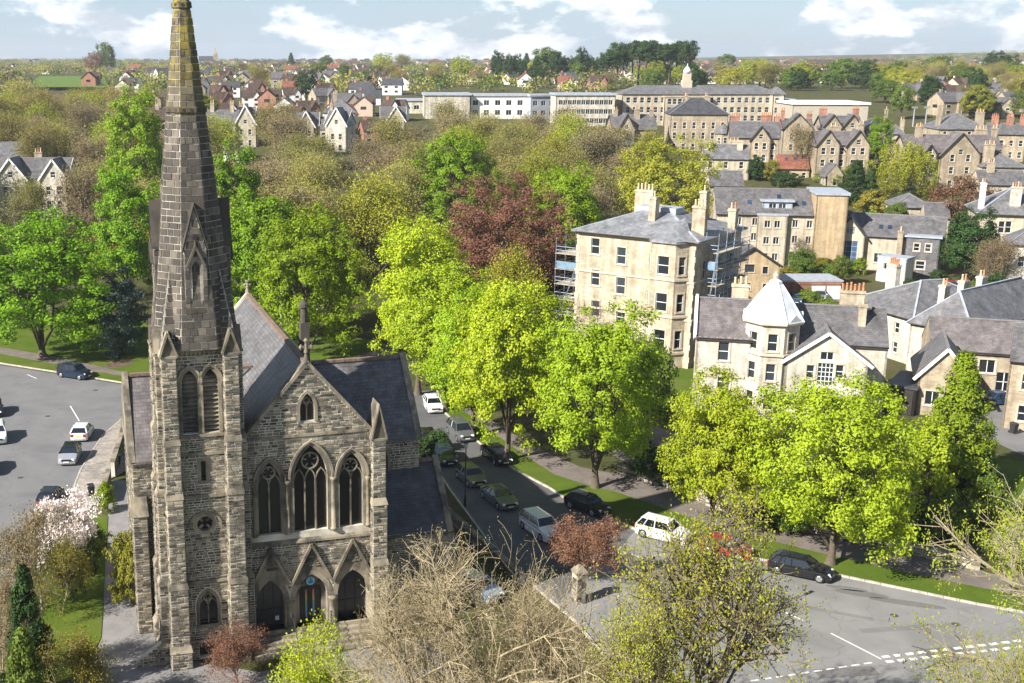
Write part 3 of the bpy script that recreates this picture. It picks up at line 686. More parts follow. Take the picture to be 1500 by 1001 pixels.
# windows with tracery
for a, n, zs, zt, ci in ((w1, 2, 11.2, 12.0, [(6.36, 12.15, .36)]), (w2, 3, 11.3, 12.15, [(9.09, 12.75, .5)]), (w3, 2, 11.2, 12.0, [(11.81, 12.2, .38)])):
    p = pane('window', a, ffr, .34, M_CHGL, west); t = MB(); tracery(t, ffr, a, n, zs, zt, ci, .1); t.build('tracery', M_DRESS, p)
p = pane('window', top, ffr, .3, M_CHGL, west); t = MB(); tracery(t, ffr, top, 2, 16.3, 16.7, [(8.925, 16.85, .17)], .07); t.build('tracery', M_DRESS, p)
# porch: glazed screens, doors, tympanum with round emblem
for a in (d1, d3):
    p = pane('porch_screen', a, ffr, .62, M_CHGL, west); t = MB(); s0, s1 = a[0][0], a[-1][0]
    for k in (1, 2): x = s0 + (s1 - s0) * k / 3; t.extr(rect(x - .03, x + .03, 1.2, cuts(a, 4.0)[0] and 4.1), ffr, .56, .61)
    t.extr(rect(s0, s1, 2.35, 2.42), ffr, .57, .61); t.build('glazing_bar', M_DARKW, p)
m = MB(); m.extr(rect(6.66, 6.92, 1.55, 1.85), ffr, .55, .6); m.build('notice', M_WHITE, west)
tymp = MB(); da = arch(8.3, 9.8, 1.23, 4.05, 6, 3.45); da = [(x, min(z, 3.85)) for x, z in da]; tymp.wall(d2, [da], lambda s, z, d: (s, FV + .45 + d, z), .2); tym = tymp.build('tympanum', M_DRESS, west)
M_BLUE = plain('blue_emblem', (0.05, 0.22, 0.42), 0.5); M_SKYB = plain('pale_blue_emblem', (0.25, 0.52, 0.68), 0.5)
em = MB(); em.extr([(9.05 + .3 * math.cos(t * math.pi / 10), 4.22 + .3 * math.sin(t * math.pi / 10)) for t in range(20)], ffr, .30, .36); e = em.build('emblem', M_SKYB, tym)
em = MB(); em.extr([(9.05 + .19 * math.cos(math.pi + t * math.pi / 10), 4.2 + .17 * math.sin(math.pi + t * math.pi / 10)) for t in range(11)], ffr, .285, .298); em.extr(rect(9.0, 9.07, 4.1, 4.44), ffr, .28, .292); em.extr([(9.09, 4.2), (9.22, 4.2), (9.09, 4.4)], ffr, .286, .296); em.build('emblem_mark', M_BLUE, tym)
for x in (8.45, 9.68):
    em = MB(); em.extr([(x + .13 * math.cos(t * math.pi / 6), 4.12 + .13 * math.sin(t * math.pi / 6)) for t in range(12)], ffr, .42, .46); em.build('roundel', M_DARKW, tym)
def rainbow():
    m, t, p, o = newmat('rainbow_glass'); s = N(t, 'ShaderNodeSeparateXYZ'); t.links.new(texc(t, 'Object'), s.inputs[0])
    f = mth(t, 'DIVIDE', mth(t, 'SUBTRACT', s.outputs['Z'], 1.5), 2.0, True)
    t.links.new(ramp(t, f, [(0, (.12, .2, .3)), (.25, (.05, .30, .50)), (.5, (.10, .35, .22)), (.7, (.40, .35, .10)), (.95, (.42, .10, .08))]).outputs[0], p.inputs['Base Color']); p.inputs['Roughness'].default_value = .3; return m
M_RAIN = rainbow()
for x0, x1, lx in ((8.31, 9.04, 8.78), (9.06, 9.79, 9.28)):
    m = MB(); m.extr(rect(x0, x1, 1.21, 3.83), ffr, .56, .62); dr = m.build('door', M_DARKW, west)
    m = MB(); m.extr(rect(lx - .06, lx + .06, 1.5, 3.5), ffr, .54, .575); m.build('stained_glass_strip', M_RAIN, dr)
# steps and handrails
for i in range(5):
    m = MB(); m.box(4.9, FV - .3 - i * .36, 0, 13.2, FV + .7 if i == 0 else FV - .3 - (i - 1) * .36, 1.2 - i * .24); m.build('step', M_DRESS, church)
for u in (7.7, 10.3):
    m = MB(); m.tube([(u, FV - .2, 1.2), (u, FV - .2, 2.15), (u, FV - 1.9, 1.0), (u, FV - 1.9, 0)], .03, 6); m.build('handrail', M_DARKW, church)
m = MB(); m.hexa([(10.9, -.25, .95), (11.4, -.25, .95), (11.4, 0, .98), (10.9, 0, .98), (10.9, -.25, .97), (11.4, -.25, .97), (11.4, 0, 1.4), (10.9, 0, 1.4)])
# right corner buttress with pinnacle
def rbutt(x0, x1, stg):
    xc = (x0 + x1) / 2
    for i, (z0, z1, y0, w) in enumerate(stg):
        block(xc - w / 2, xc + w / 2, y0, FV + 1.0, z0, z1)
        if i + 1 < len(stg):
            n = stg[i + 1]; dress.hexa([(xc - w / 2 - .06, y0 - .06, z1 - .1), (xc + w / 2 + .06, y0 - .06, z1 - .1), (xc + w / 2 + .06, FV + 1, z1 - .1), (xc - w / 2 - .06, FV + 1, z1 - .1), (xc - n[3] / 2, n[2] + .03, z1 + .4), (xc + n[3] / 2, n[2] + .03, z1 + .4), (xc + n[3] / 2, FV + 1, z1 + .4), (xc - n[3] / 2, FV + 1, z1 + .4)]); flush(None, 'weathering', west)
    z1, y0, w = stg[-1][1:]
    dress.box(xc - w / 2 - .1, y0 - .1, z1, xc + w / 2 + .1, FV + 1.0, z1 + .15)
    stones.extr([(xc - w / 2, z1 + .15), (xc + w / 2, z1 + .15), (xc, z1 + 2.2)], lambda s, z, d: (s, y0 + d, z), 0, FV + 1.0 - y0)
    for sg in (-1, 1): dress.hexa([(xc + sg * (w / 2 + .02), y0 - .12, z1 + .1), (xc + sg * (w / 2 + .02), FV + 1.1, z1 + .1), (xc, FV + 1.1, z1 + 2.2), (xc, y0 - .12, z1 + 2.2), (xc + sg * (w / 2 + .14), y0 - .12, z1 + .1), (xc + sg * (w / 2 + .14), FV + 1.1, z1 + .1), (xc, FV + 1.1, z1 + 2.5), (xc, y0 - .12, z1 + 2.5)])
rbutt(13.1, 14.1, [(0, 1.4, .1, 1.25), (1.4, 5.4, .3, 1.05), (5.4, 9.6, .5, .98), (9.6, 13.9, .75, .88)]); flush('buttress', 'gablet')
# ---- nave, transepts, annexe bodies and roofs
def gable_roof_x(name, x0, x1, y0, y1, ze, zr, mat, parent, ov=.25, th=.16):
    """ridge along x"""
    m = MB(); yc = (y0 + y1) / 2; sl = (zr - ze) / (yc - y0)
    for sg, ye in ((-1, y0 - ov), (1, y1 + ov)):
        zz = ze - sl * ov
        m.hexa([(x0, ye, zz), (x1, ye, zz), (x1, yc, zr), (x0, yc, zr), (x0, ye, zz + th), (x1, ye, zz + th), (x1, yc, zr + th), (x0, yc, zr + th)])
    return m.build(name, mat, parent)
def gable_roof_y(name, x0, x1, y0, y1, ze, zr, mat, parent, ov=.25, th=.16):
    m = MB(); xc = (x0 + x1) / 2; sl = (zr - ze) / (xc - x0)
    for sg, xe in ((-1, x0 - ov), (1, x1 + ov)):
        zz = ze - sl * ov
        m.hexa([(xe, y0, zz), (xe, y1, zz), (xc, y1, zr), (xc, y0, zr), (xe, y0, zz + th), (xe, y1, zz + th), (xc, y1, zr + th), (xc, y0, zr + th)])
    return m.build(name, mat, parent)
nv = MB(); nv.box(4.6, 1.9, 0, 13.3, 24.6, 14.3); nv.poly([(4.6, 24.6, 14.3), (13.3, 24.6, 14.3), (8.95, 24.6, 19.1)])
nv.extr([(4.4, 14.2), (13.5, 14.2), (8.95, 19.55)], lambda s, z, d: (s, d, z), 24.3, 24.75)
nave = nv.build('nave', M_RUBM, church)
r = gable_roof_y('nave_roof', 4.6, 13.3, 1.55, 24.3, 14.25, 19.1, M_SLATEN, church)
def ridge(p, q, parent, mat=M_RIDGE, n=None):
    p, q = Vector(p), Vector(q); L = (q - p).length; n = n or max(2, int(L / .75)); me = None
    m = MB()
    for i in range(n): m.bar(p.lerp(q, i / n), p.lerp(q, (i + .94) / n), .34, .2)
    m.build('ridge_tiles', mat, parent)
ridge((8.95, 1.6, 19.3), (8.95, 24.3, 19.3), r)
def fin(x, y, z, h, parent):
    m = MB(); m.tube([(x, y, z), (x, y, z + h * .35), (x, y, z + h * .4), (x, y, z + h * .8)], [.2, .1, .16, .07], 8)
    m.box(x - h * .2, y - .06, z + h * .55, x + h * .2, y + .06, z + h * .68); m.tube([(x, y, z + h * .78), (x, y, z + h * .9), (x, y, z + h)], [.07, .16, .04], 8)
    for sg in (-1, 1): m.tube([(x + sg * h * .2, y, z + h * .5), (x + sg * h * .22, y, z + h * .62), (x + sg * h * .2, y, z + h * .74)], [.04, .12, .04], 8)
    m.build('cross_finial', M_DRESS, parent)
fin(8.95, FV + .15, 19.35, 1.6, west); fin(8.95, 24.5, 19.5, 1.0, nave)
# transepts
tr = MB(); tr.box(-2.0, 6.1, 0, 18.0, 14.2, 12.25); transept = tr.build('transept', M_RUBM, church)
tg = MB()
for x0, x1 in ((-2.15, -1.75), (17.75, 18.2)): tg = MB(); tg.extr([(5.85, 12.1), (14.45, 12.1), (10.15, 17.25)], lambda s, z, d: (d, s, z), x0, x1); tg.build('transept_gable', M_DRESS, transept)
for x0, x1 in ((-1.75, 5.0), (12.9, 17.75)):
    gable_roof_x('transept_roof', x0, x1, 6.1, 14.2, 12.2, 16.75, M_SLATEP if x0 < 0 else M_SLATE, transept)
ridge((-1.7, 10.15, 16.98), (6.9, 10.15, 16.98), transept); ridge((11.2, 10.15, 16.98), (17.7, 10.15, 16.98), transept)
gable_roof_x('transept_roof', 10.9, 12.9, 6.1, 14.2, 12.2, 16.74, M_SLATE, transept)
tw = arch(14.6, 15.7, 8.6, 11.7); tfn = lambda s, z, d: (s, 6.1 + d, z)
stonework(stones, rect(13.3, 18.0, 0, 12.2), [tw], tfn); mould(tw, tfn, .22, -.1, .05, transept); pane('window', tw, tfn, -.04, M_CHGL, transept)
stonework(stones, rect(-2.0, 0.1, 0, 12.2), [], tfn); stonework(stones, rect(6.1, 14.2, 0, 12.2), [], lambda s, z, d: (-2.0 + d, s, z)); stonework(stones, rect(6.1, 14.2, 0, 12.2), [], lambda s, z, d: (18.0 - d, s, z))
block(-2.15, -1.2, 5.2, 6.1, 0, 8.6); dress.hexa([(-2.25, 5.1, 8.5), (-1.1, 5.1, 8.5), (-1.1, 6.1, 8.5), (-2.25, 6.1, 8.5), (-2.2, 5.9, 9.6), (-1.15, 5.9, 9.6), (-1.15, 6.1, 9.6), (-2.2, 6.1, 9.6)]); flush('buttress', 'gablet')
dress.box(-2.1, 5.9, 11.9, .2, 6.2, 12.15); flush(None, 'eaves_course', transept); dress.box(13.3, 5.9, 11.9, 18.1, 6.2, 12.15); flush(None, 'eaves_course', transept)
# annexe to the right
an = MB(); an.box(13.4, 3.0, 0, 19.3, 9.8, 6.35); annexe = an.build('annexe', M_RUBM, church)
ag = MB(); ag.extr([(2.75, 6.2), (10.05, 6.2), (6.4, 10.5)], lambda s, z, d: (d, s, z), 19.1, 19.55); ag.build('annexe_gable', M_DRESS, annexe)
gable_roof_x('annexe_roof', 13.4, 19.1, 3.0, 9.8, 6.3, 10.0, M_DKSLATE, annexe); ridge((14.2, 6.4, 10.22), (19.1, 6.4, 10.22), annexe)
afn = lambda s, z, d: (s, 3.0 + d, z)
stonework(stones, rect(13.4, 19.3, 0, 6.3), [], afn); stonework(stones, rect(3.0, 9.8, 0, 6.3), [], lambda s, z, d: (19.3 - d, s, z))
block(17.4, 17.9, 2.6, 3.0, 0, 4.4); flush('buttress', None); block(18.75, 19.6, 2.5, 3.0, 0, 5.2)
dress.hexa([(18.65, 2.4, 5.1), (19.7, 2.4, 5.1), (19.7, 3.0, 5.1), (18.65, 3.0, 5.1), (18.7, 2.9, 5.9), (19.65, 2.9, 5.9), (19.65, 3.0, 5.9), (18.7, 3.0, 5.9)]); flush('buttress', 'gablet')
dress.box(13.5, 2.8, 6.05, 19.6, 3.1, 6.28); dress.box(13.5, 2.9, 4.3, 19.3, 3.05, 4.5)
# round-capped stack behind the crossing
m = MB(); m.box(10.95, 12.7, 14, 11.6, 13.35, 19.3); m.tube([(11.27, 13.02, 19.3), (11.27, 13.02, 20.4), (11.27, 13.02, 20.45), (11.27, 13.02, 20.7), (11.27, 13.02, 21.0)], [.28, .26, .4, .36, .08], 10); m.build('chimney_stack', M_SPST, church)
# ---- spire
def sr(z): return 2.62 - (z - 21.0) * 0.1074
def spt(k, s, z, d):
    """point on face k of the spire: s along the face from its middle, d inwards"""
    a = -math.pi / 2 + k * math.pi / 4; r = sr(z) - d; c, sn = math.cos(a), math.sin(a)
    return (TXC + r * c - s * sn, TYC + r * sn + s * c, z)
T8 = math.tan(math.pi / 8)
sp = MB()
def octo(z, d=0): return [(TXC + (sr(z) - d) / math.cos(math.pi / 8) * math.cos(-math.pi / 2 + math.pi / 8 + k * math.pi / 4), TYC + (sr(z) - d) / math.cos(math.pi / 8) * math.sin(-math.pi / 2 + math.pi / 8 + k * math.pi / 4), z) for k in range(8)]
sp.loft([octo(20.9), octo(30), octo(38), octo(43.6)])
spire = sp.build('spire', M_SPMO, church)
quad = []; z = 20.95; ci = 0
while z < 43.3:
    hgt = 0.37 + 0.1 * rnd.random() if not (34.85 < z < 35.2) else .26
    for k in range(8):
        w = 2 * sr(z + hgt / 2) * T8; n = max(1, round(w / 0.58)); off = 0.5 * (ci % 2)
        cutsx = sorted(set([-w / 2] + [max(-w / 2, min(w / 2, -w / 2 + w * (i + off + rnd.uniform(-.14, .14)) / n)) for i in range(0, n + 1)] + [w / 2]))
        cutsx = [c for i, c in enumerate(cutsx) if i == 0 or c - cutsx[i - 1] > .14 or i == len(cutsx) - 1]
        for a, b in zip(cutsx[:-1], cutsx[1:]):
            if b - a > .08: quad.append((k, a, b, z, z + hgt))
    z += hgt; ci += 1
vis = sorted([q for q in quad if q[0] in (0, 1, 2, 6, 7) and 21 < q[3] < 42], key=lambda q: -((q[2] - q[1]) * (q[4] - q[3]) * {0: 1, 1: .75, 7: .75, 2: .15, 6: .2}[q[0]]))
near = set(vis[:300]); rest = MB()
for q in quad:
    k, a, b, z0, z1 = q; g = .016; p = rnd.uniform(.015, .055); t = .015
    P8 = [spt(k, a + g, z0 + g, .03), spt(k, b - g, z0 + g, .03), spt(k, b - g, z1 - g, .03), spt(k, a + g, z1 - g, .03), spt(k, a + g + t, z0 + g + t, -p), spt(k, b - g - t, z0 + g + t, -p), spt(k, b - g - t, z1 - g - t, -p), spt(k, a + g + t, z1 - g - t, -p)]
    if q in near:
        m = MB(); m.hexa(P8); m.build('stone_block', M_SPST, spire, fix=False)
    else: rest.hexa(P8)
tag(rest.build('stone_blocks', M_SPST, spire), kind='stuff')
# pierced collars
for zc, hh in ((35.0, .3), (41.0, .35)):
    m = MB(); m.loft([octo(zc, -.03), octo(zc + .02, -.12), octo(zc + hh, -.12), octo(zc + hh + .05, -.03)]); m.build('collar', M_SPST, spire)
    dk = MB()
    for k in range(8):
        w = sr(zc) * T8
        for s in ((-.5 * w, .5 * w) if zc < 40 else (0,)):
            dk.extr([(s + .1 * math.cos(t * math.pi / 4), zc + hh / 2 + .1 * math.sin(t * math.pi / 4)) for t in range(8)], lambda s_, z_, d, k=k: spt(k, s_, z_, d), -.135, -.11)
    dk.build('piercing', M_DARKW, spire)
m = MB(); m.tube([(TXC, TYC, 43.4), (TXC, TYC, 44.6), (TXC, TYC, 44.7), (TXC, TYC, 45.1), (TXC, TYC, 45.8)], [.24, .16, .34, .3, .05], 8); m.build('finial', M_SPST, spire)
# lucarnes on the four main faces
lst = MB(); lco = MB()
for k in (0, 2, 4, 6):
    pf = lambda s, z, d, k=k: (TXC + (2.34 - d) * math.cos(-math.pi / 2 + k * math.pi / 4) - s * math.sin(-math.pi / 2 + k * math.pi / 4), TYC + (2.34 - d) * math.sin(-math.pi / 2 + k * math.pi / 4) + s * math.cos(-math.pi / 2 + k * math.pi / 4), z)
    o3 = [(-.68, 22.8), (.68, 22.8), (.68, 27.0), (0, 29.5), (-.68, 27.0)]; hl = arch(-.24, .24, 23.3, 26.3, 5)
    lc = MB(); lc.wall(o3, [hl], pf, 1.6); l = lc.build('lucarne', M_SPMO, spire)
    pane('lucarne_louvre', hl, pf, .4, M_DARKW, l)
    stonework(lst, o3, [grow(hl, .14)], pf, .4, (.35, .8))
    for sd in (-1, 1): stonework(lst, rect(0, 1.5, 22.8, 27.0), [], lambda s, z, d, sd=sd, pf=pf: pf(sd * (.68 - d), z, s), .4, (.4, .8))
    dr = MB()
    for sd in (-1, 1):
        A0, A1, B0, B1 = pf(sd * .78, 26.9, -.1), pf(sd * .78, 26.9, 1.7), pf(0, 29.65, -.1), pf(0, 29.65, 1.7)
        up = Vector((0, 0, .16)); dr.hexa([A0, A1, B1, B0] + [Vector(p) + up for p in (A0, A1, B1, B0)])
    g2_ = [(-.5, 26.0), (0, 27.15), (.5, 26.0)]
    for sd in (-1, 1): dr.bar(pf(sd * .55, 26.0, -.1), pf(0, 27.2, -.1), .2, .14)
    dr.tube([pf(0, 27.1, -.1), pf(0, 27.6, -.1)], [.1, .03], 6); dr.box(*[min(a, b) for a, b in zip(pf(-.4, 22.75, -.08), pf(.4, 22.75, .1))], *[max(a, b) for a, b in zip(pf(-.4, 23.2, -.08), pf(.4, 23.2, .1))])
    dr.build('lucarne_coping', M_SPST, l)
    oc = MB(); oc.extr([(.17 * math.cos(t * math.pi / 5), 27.75 + .17 * math.sin(t * math.pi / 5)) for t in range(10)], pf, -.07, .05); oc.build('piercing', M_DARKW, l)
tag(lst.build('lucarne_stones', M_SPST, spire), kind='stuff')
# broaches at the four corners
for sx in (-1, 1):
    for sy in (-1, 1):
        m = MB(); A_ = (TXC + sx * 2.35, TYC + sy * 2.35, 20.95); k = {(1, -1): 1, (1, 1): 3, (-1, 1): 5, (-1, -1): 7}[(sx, sy)]
        apx = spt(k, 0, 25.9, -.02); B_ = (TXC + sx * 2.35, TYC + sy * .95, 20.95); C_ = (TXC + sx * .95, TYC + sy * 2.35, 20.95); D_ = (TXC + sx * .8, TYC + sy * .8, 20.95)
        m.poly([A_, B_, apx]); m.poly([A_, apx, C_]); m.poly([B_, D_, apx]); m.poly([C_, apx, D_]); m.poly([A_, C_, D_, B_]); b = m.build('broach', M_SPMO, spire)
        st = MB()
        for (p0, p1) in ((A_, B_), (A_, C_)):
            p0, p1, ap = Vector(p0), Vector(p1), Vector(apx); nr = (p1 - p0).cross(ap - p0).normalized(); cen = Vector((TXC, TYC, 22))
            if nr.dot(p0 - cen) < 0: nr = -nr
            L = (p1 - p0).length; ax = (p1 - p0) / L; h_ = (ap - p0) - ax * (ap - p0).dot(ax); H_ = h_.length; up = h_ / H_; sa = (ap - p0).dot(ax)
            stonework(st, [(0.02, 0), (L - .02, 0), (sa, H_ * .97)], [], lambda s, z, d, p0=p0, ax=ax, up=up, nr=nr: tuple(p0 + ax * s + up * z - nr * d), .4, (.4, .9))
        st.build('broach_stones', M_SPST, b)
flush('wall_core', 'eaves_course')
tag(stones.build('rubble_stones', M_RUB, church), kind='stuff')
# ================================================================== HOUSES
def at_h(px, py, h):
    """the place where something h metres above the ground is seen at this pixel"""
    d = ray(px, py); lo, hi = 20.0, 3300.0
    f = lambda Y: CAM_H + d[2] * Y / d[1] - ground_z(Y) - h
    for _ in range(50):
        m = (lo + hi) / 2
        if f(m) > 0: lo = m
        else: hi = m
    return Vector((d[0] / d[1] * lo, lo, 0))
WCACHE = {}
def win_mesh(w, h, style):
    k = (round(w, 2), round(h, 2), style)
    if k in WCACHE: return WCACHE[k]
    f = MB(); t = .07; a, b = -w / 2, w / 2; D0, D1 = .1, .17
    f.box(a, D0, 0, a + t, D1, h); f.box(b - t, D0, 0, b, D1, h); f.box(a + t, D0, 0, b - t, D1, t); f.box(a + t, D0, h - t, b - t, D1, h)
    if style in ('sash', 'dark'): f.box(a + t, D0 - .02, h * .5 - .035, b - t, D1, h * .5 + .035)
    if style in ('sash2', 'door2'): f.box(-.05, D0, t, .05, D1, h - t); f.box(a + t, D0 - .02, h * .5 - .03, b - t, D1, h * .5 + .03)
    if style == 'grid':
        for i in range(1, 4): f.box(a + w * i / 4 - .03, D0, t, a + w * i / 4 + .03, D1, h - t)
        for i in range(1, 5): f.box(a + t, D0 - .01, h * i / 5 - .03, b - t, D1, h * i / 5 + .03)
    if style == 'case': f.box(-.035, D0, t, .035, D1, h - t)
    g = MB(); g.box(a + .03, D1 - .03, .03, b - .03, D1 - .005, h - .03)
    s = MB(); s.box(a - .2, -.1, -.16, b + .2, .1, 0); s.box(a - .16, -.05, 0, a, .1, h + .2); s.box(b, -.05, 0, b + .16, .1, h + .2); s.box(a, -.05, h, b, .1, h + .2)
    r = (f.mesh('window', None), g.mesh('pane', None), s.mesh('window_surround', None)); WCACHE[k] = r
    return r
MATM = {}
def withmat(me, mat):
    k = (me.name, mat.name)
    if k not in MATM:
        c = me if not len(me.materials) else me.copy()
        c.materials.clear(); c.materials.append(mat); MATM[k] = c
    return MATM[k]
class Block:
    def __init__(s, H, x0, x1, y0, y1, eave, ridge, kind, mat, roof, z0=-1.0, ov=.35, barge=None, open_f='flr', ridgemat=None, trim=None):
        s.H, s.x0, s.x1, s.y0, s.y1, s.e, s.r, s.kind, s.mat, s.roof, s.z0, s.ov, s.barge, s.rm, s.trim = H, x0, x1, y0, y1, eave, ridge, kind, mat, roof, z0, ov, barge, ridgemat, trim
        s.h = {k: [] for k in 'flrb'}; s.F = faces_of(x0, x1, y0, y1)
    def win(s, face, c, z, w, h, style='sash', frame=None, sill=True, gl=None, sillmat=None, arched=False):
        if any(c - w / 2 < q[1][0] + .1 and c + w / 2 > q[0][0] - .1 and z < q[2][1] + .1 and z + h > q[0][1] - .1 for q in s.h[face]): return s
        a0, b0, _ = s.F[face]; top = s.e if not (s.kind == 'gy' and face in 'fb' or s.kind == 'gx' and face in 'lr') else s.e + (s.r - s.e) * (1 - (abs(c - (a0 + b0) / 2) + w / 2) / ((b0 - a0) / 2))
        if z + h > top - .05 or c - w / 2 < a0 + .02 or c + w / 2 > b0 - .02: return s
        s.h[face].append(rect(c - w / 2, c + w / 2, z, z + h))
        a, b, d = win_mesh(w, h, style); p = s.F[face][2](c, z, 0); rz = {'f': 0, 'l': -math.pi / 2, 'r': math.pi / 2, 'b': math.pi}[face]
        o = link('window', withmat(a, frame or M_WHITE), s.H.o, p, rz)
        link('pane', withmat(b, gl or M_GLASS), o)
        if sill: link('window_surround', withmat(d, sillmat or M_TRIM), o)
        return s
    def winpx(s, px, py, w, h, style='sash', **k):
        """window whose centre is seen at this pixel, on the front"""
        x, z = s.H.loc(px, py, s.y0)
        if x - w / 2 < s.x0 + .05: x = s.x0 + .06 + w / 2
        if x + w / 2 > s.x1 - .05: x = s.x1 - .06 - w / 2
        z = min(max(z - h / 2, .2), (s.r if s.kind == 'gy' else s.e) - h - .1)
        return s.win('f', x, z, w, h, style, **k)
    def grid(s, face, n, rows, w=1.0, h=1.6, style='sash', m=.9, **k):
        a, b, _ = s.F[face]
        for z in rows:
            for i in range(n): s.win(face, a + m + (b - a - 2 * m) * ((i + .5) / n), z, w, h, style, **k)
        return s
    def skylight(s, x, t, w=.7, l=1.0, side=-1):
        """on the slope of an x-ridged roof: t from eave (0) to ridge (1)"""
        yc = (s.y0 + s.y1) / 2; f = lambda q: (s.y0 + (yc - s.y0) * q if side < 0 else s.y1 - (s.y1 - yc) * q, s.e + (s.r - s.e) * q + .2)
        L = math.hypot(yc - s.y0, s.r - s.e); (ya, za), (yb, zb) = f(t), f(min(.97, t + l / L)); m = MB()
        m.hexa([(x - w / 2, ya, za - .1), (x + w / 2, ya, za - .1), (x + w / 2, yb, zb - .1), (x - w / 2, yb, zb - .1), (x - w / 2, ya, za + .06), (x + w / 2, ya, za + .06), (x + w / 2, yb, zb + .06), (x - w / 2, yb, zb + .06)])
        m.build('skylight', M_GLASSB, s.H.o); return s
    def done(s):
        x0, x1, y0, y1, e, r, ov = s.x0, s.x1, s.y0, s.y1, s.e, s.r, s.ov; xc, yc = (x0 + x1) / 2, (y0 + y1) / 2; P = s.H.o; th = .16
        for k in 'flrb':
            a, b, fn = s.F[k]; g = (s.kind == 'gx' and k in 'lr') or (s.kind == 'gy' and k in 'fb')
            out = [(a, s.z0), (b, s.z0), (b, e)] + ([((a + b) / 2, r)] if g else []) + [(a, e)]
            m = MB(); m.wall(out, s.h[k], fn, .22); m.build('wall', s.mat, P)
        if s.trim:                                    # string course under the eaves
            m = MB()
            for q in ((x0 - .1, y0 - .1, x1 + .1, y0 + .05), (x0 - .1, y0 + .05, x0 + .05, y1), (x1 - .05, y0 + .05, x1 + .1, y1)): m.box(q[0], q[1], e - .45, q[2], q[3], e - .12)
            if s.trim == 'corbel':
                n = int((x1 - x0) / .6)
                for i in range(n): m.box(x0 + (i + .3) * (x1 - x0) / n, y0 - .25, e - .3, x0 + (i + .7) * (x1 - x0) / n, y0 - .1, e - .02)
            m.build('cornice', M_TRIM, P)
        m = MB()
        if s.kind in 'gx gy'.split():
            ox = .3 if s.barge is not None else .05
            if s.kind == 'gx':
                sl = (r - e) / (yc - y0)
                for ye in (y0 - ov, y1 + ov):
                    zz = e - sl * ov; m2 = MB(); m2.hexa([(x0 - ox, ye, zz), (x1 + ox, ye, zz), (x1 + ox, yc, r), (x0 - ox, yc, r), (x0 - ox, ye, zz + th), (x1 + ox, ye, zz + th), (x1 + ox, yc, r + th), (x0 - ox, yc, r + th)]); m2.build('roof_slope', s.roof, P)
                m.bar((x0 - ox, yc, r + th), (x1 + ox, yc, r + th), .3, .14); m.build('ridge_tiles', s.rm or M_RIDGEG, P)
                if s.barge:
                    bm = MB()
                    for xe in (x0 - ox - .04, x1 + ox + .04):
                        for ye in (y0 - ov, y1 + ov): bm.bar((xe, ye, e - sl * ov - .02), (xe, yc, r + .08), .08, .34)
                    bm.build('bargeboard', s.barge, P)
            else:
                sl = (r - e) / (xc - x0)
                for xe in (x0 - ov, x1 + ov):
                    zz = e - sl * ov; m2 = MB(); m2.hexa([(xe, y0 - ox, zz), (xe, y1 + ox, zz), (xc, y1 + ox, r), (xc, y0 - ox, r), (xe, y0 - ox, zz + th), (xe, y1 + ox, zz + th), (xc, y1 + ox, r + th), (xc, y0 - ox, r + th)]); m2.build('roof_slope', s.roof, P)
                m.bar((xc, y0 - ox, r + th), (xc, y1 + ox, r + th), .3, .14); m.build('ridge_tiles', s.rm or M_RIDGEG, P)
                if s.barge:
                    bm = MB()
                    for xe in (x0 - ov, x1 + ov): bm.bar((xe, y0 - ox - .04, e - sl * ov - .02), (xc, y0 - ox - .04, r + .08), .08, .34)
                    bm.build('bargeboard', s.barge, P)
        elif s.kind == 'hip':
            X0, X1, Y0, Y1 = x0 - ov, x1 + ov, y0 - ov, y1 + ov; w = min(X1 - X0, Y1 - Y0) / 2
            if X1 - X0 >= Y1 - Y0: A, B = (X0 + w, yc), (X1 - w, yc)
            else: A, B = (xc, Y0 + w), (xc, Y1 - w)
            a, b = (A[0], A[1], r), (B[0], B[1], r); c = [(X0, Y0, e), (X1, Y0, e), (X1, Y1, e), (X0, Y1, e)]
            for p in ([c[0], c[1], b, a], [c[1], c[2], b], [c[2], c[3], a, b], [c[3], c[0], a]) if X1 - X0 >= Y1 - Y0 else ([c[0], c[1], a], [c[1], c[2], b, a], [c[2], c[3], b], [c[3], c[0], a, b]): m.poly(p)
            m.poly([(X0, Y0, e - .15), (X0, Y1, e - .15), (X1, Y1, e - .15), (X1, Y0, e - .15)])
            for p, q in zip(c, c[1:] + c[:1]): m.poly([p, q, (q[0], q[1], e - .15), (p[0], p[1], e - .15)])
            m.build('roof', s.roof, P); m = MB(); m.bar((a[0] - .1, a[1], r + .04), (b[0] + .11, b[1], r + .04), .28, .12)
            for p, q in ((c[0], a), (c[1], b if X1 - X0 >= Y1 - Y0 else a), (c[2], b), (c[3], a if X1 - X0 >= Y1 - Y0 else b)): m.bar(Vector(p) + Vector((0, 0, .03)), Vector(q) + Vector((0, 0, .03)), .24, .1)
            m.build('hip_tiles', s.rm or M_RIDGEG, P)
        elif s.kind == 'flat':
            m.box(x0 - ov, y0 - ov, e, x1 + ov, y1 + ov, r); m.build('roof', s.roof, P)
        g = MB(); g.tube([(x0, y0 - ov - .05, e - .12), (x1, y0 - ov - .05, e - .12)], .07, 6)
        if s.kind in ('gx', 'hip') and s.z0 < 0: g.build('gutter', M_DARKW, P)
        return s
FOOT = []
def in_house(X, Y, m=1.0):
    for h, x0, x1, y0, y1 in FOOT:
        q = Vector((X - h.p.x, Y - h.p.y, 0)); a, b = q.dot(h.U), q.dot(h.V)
        if x0 - m < a < x1 + m and y0 - m < b < y1 + m: return True
    return False
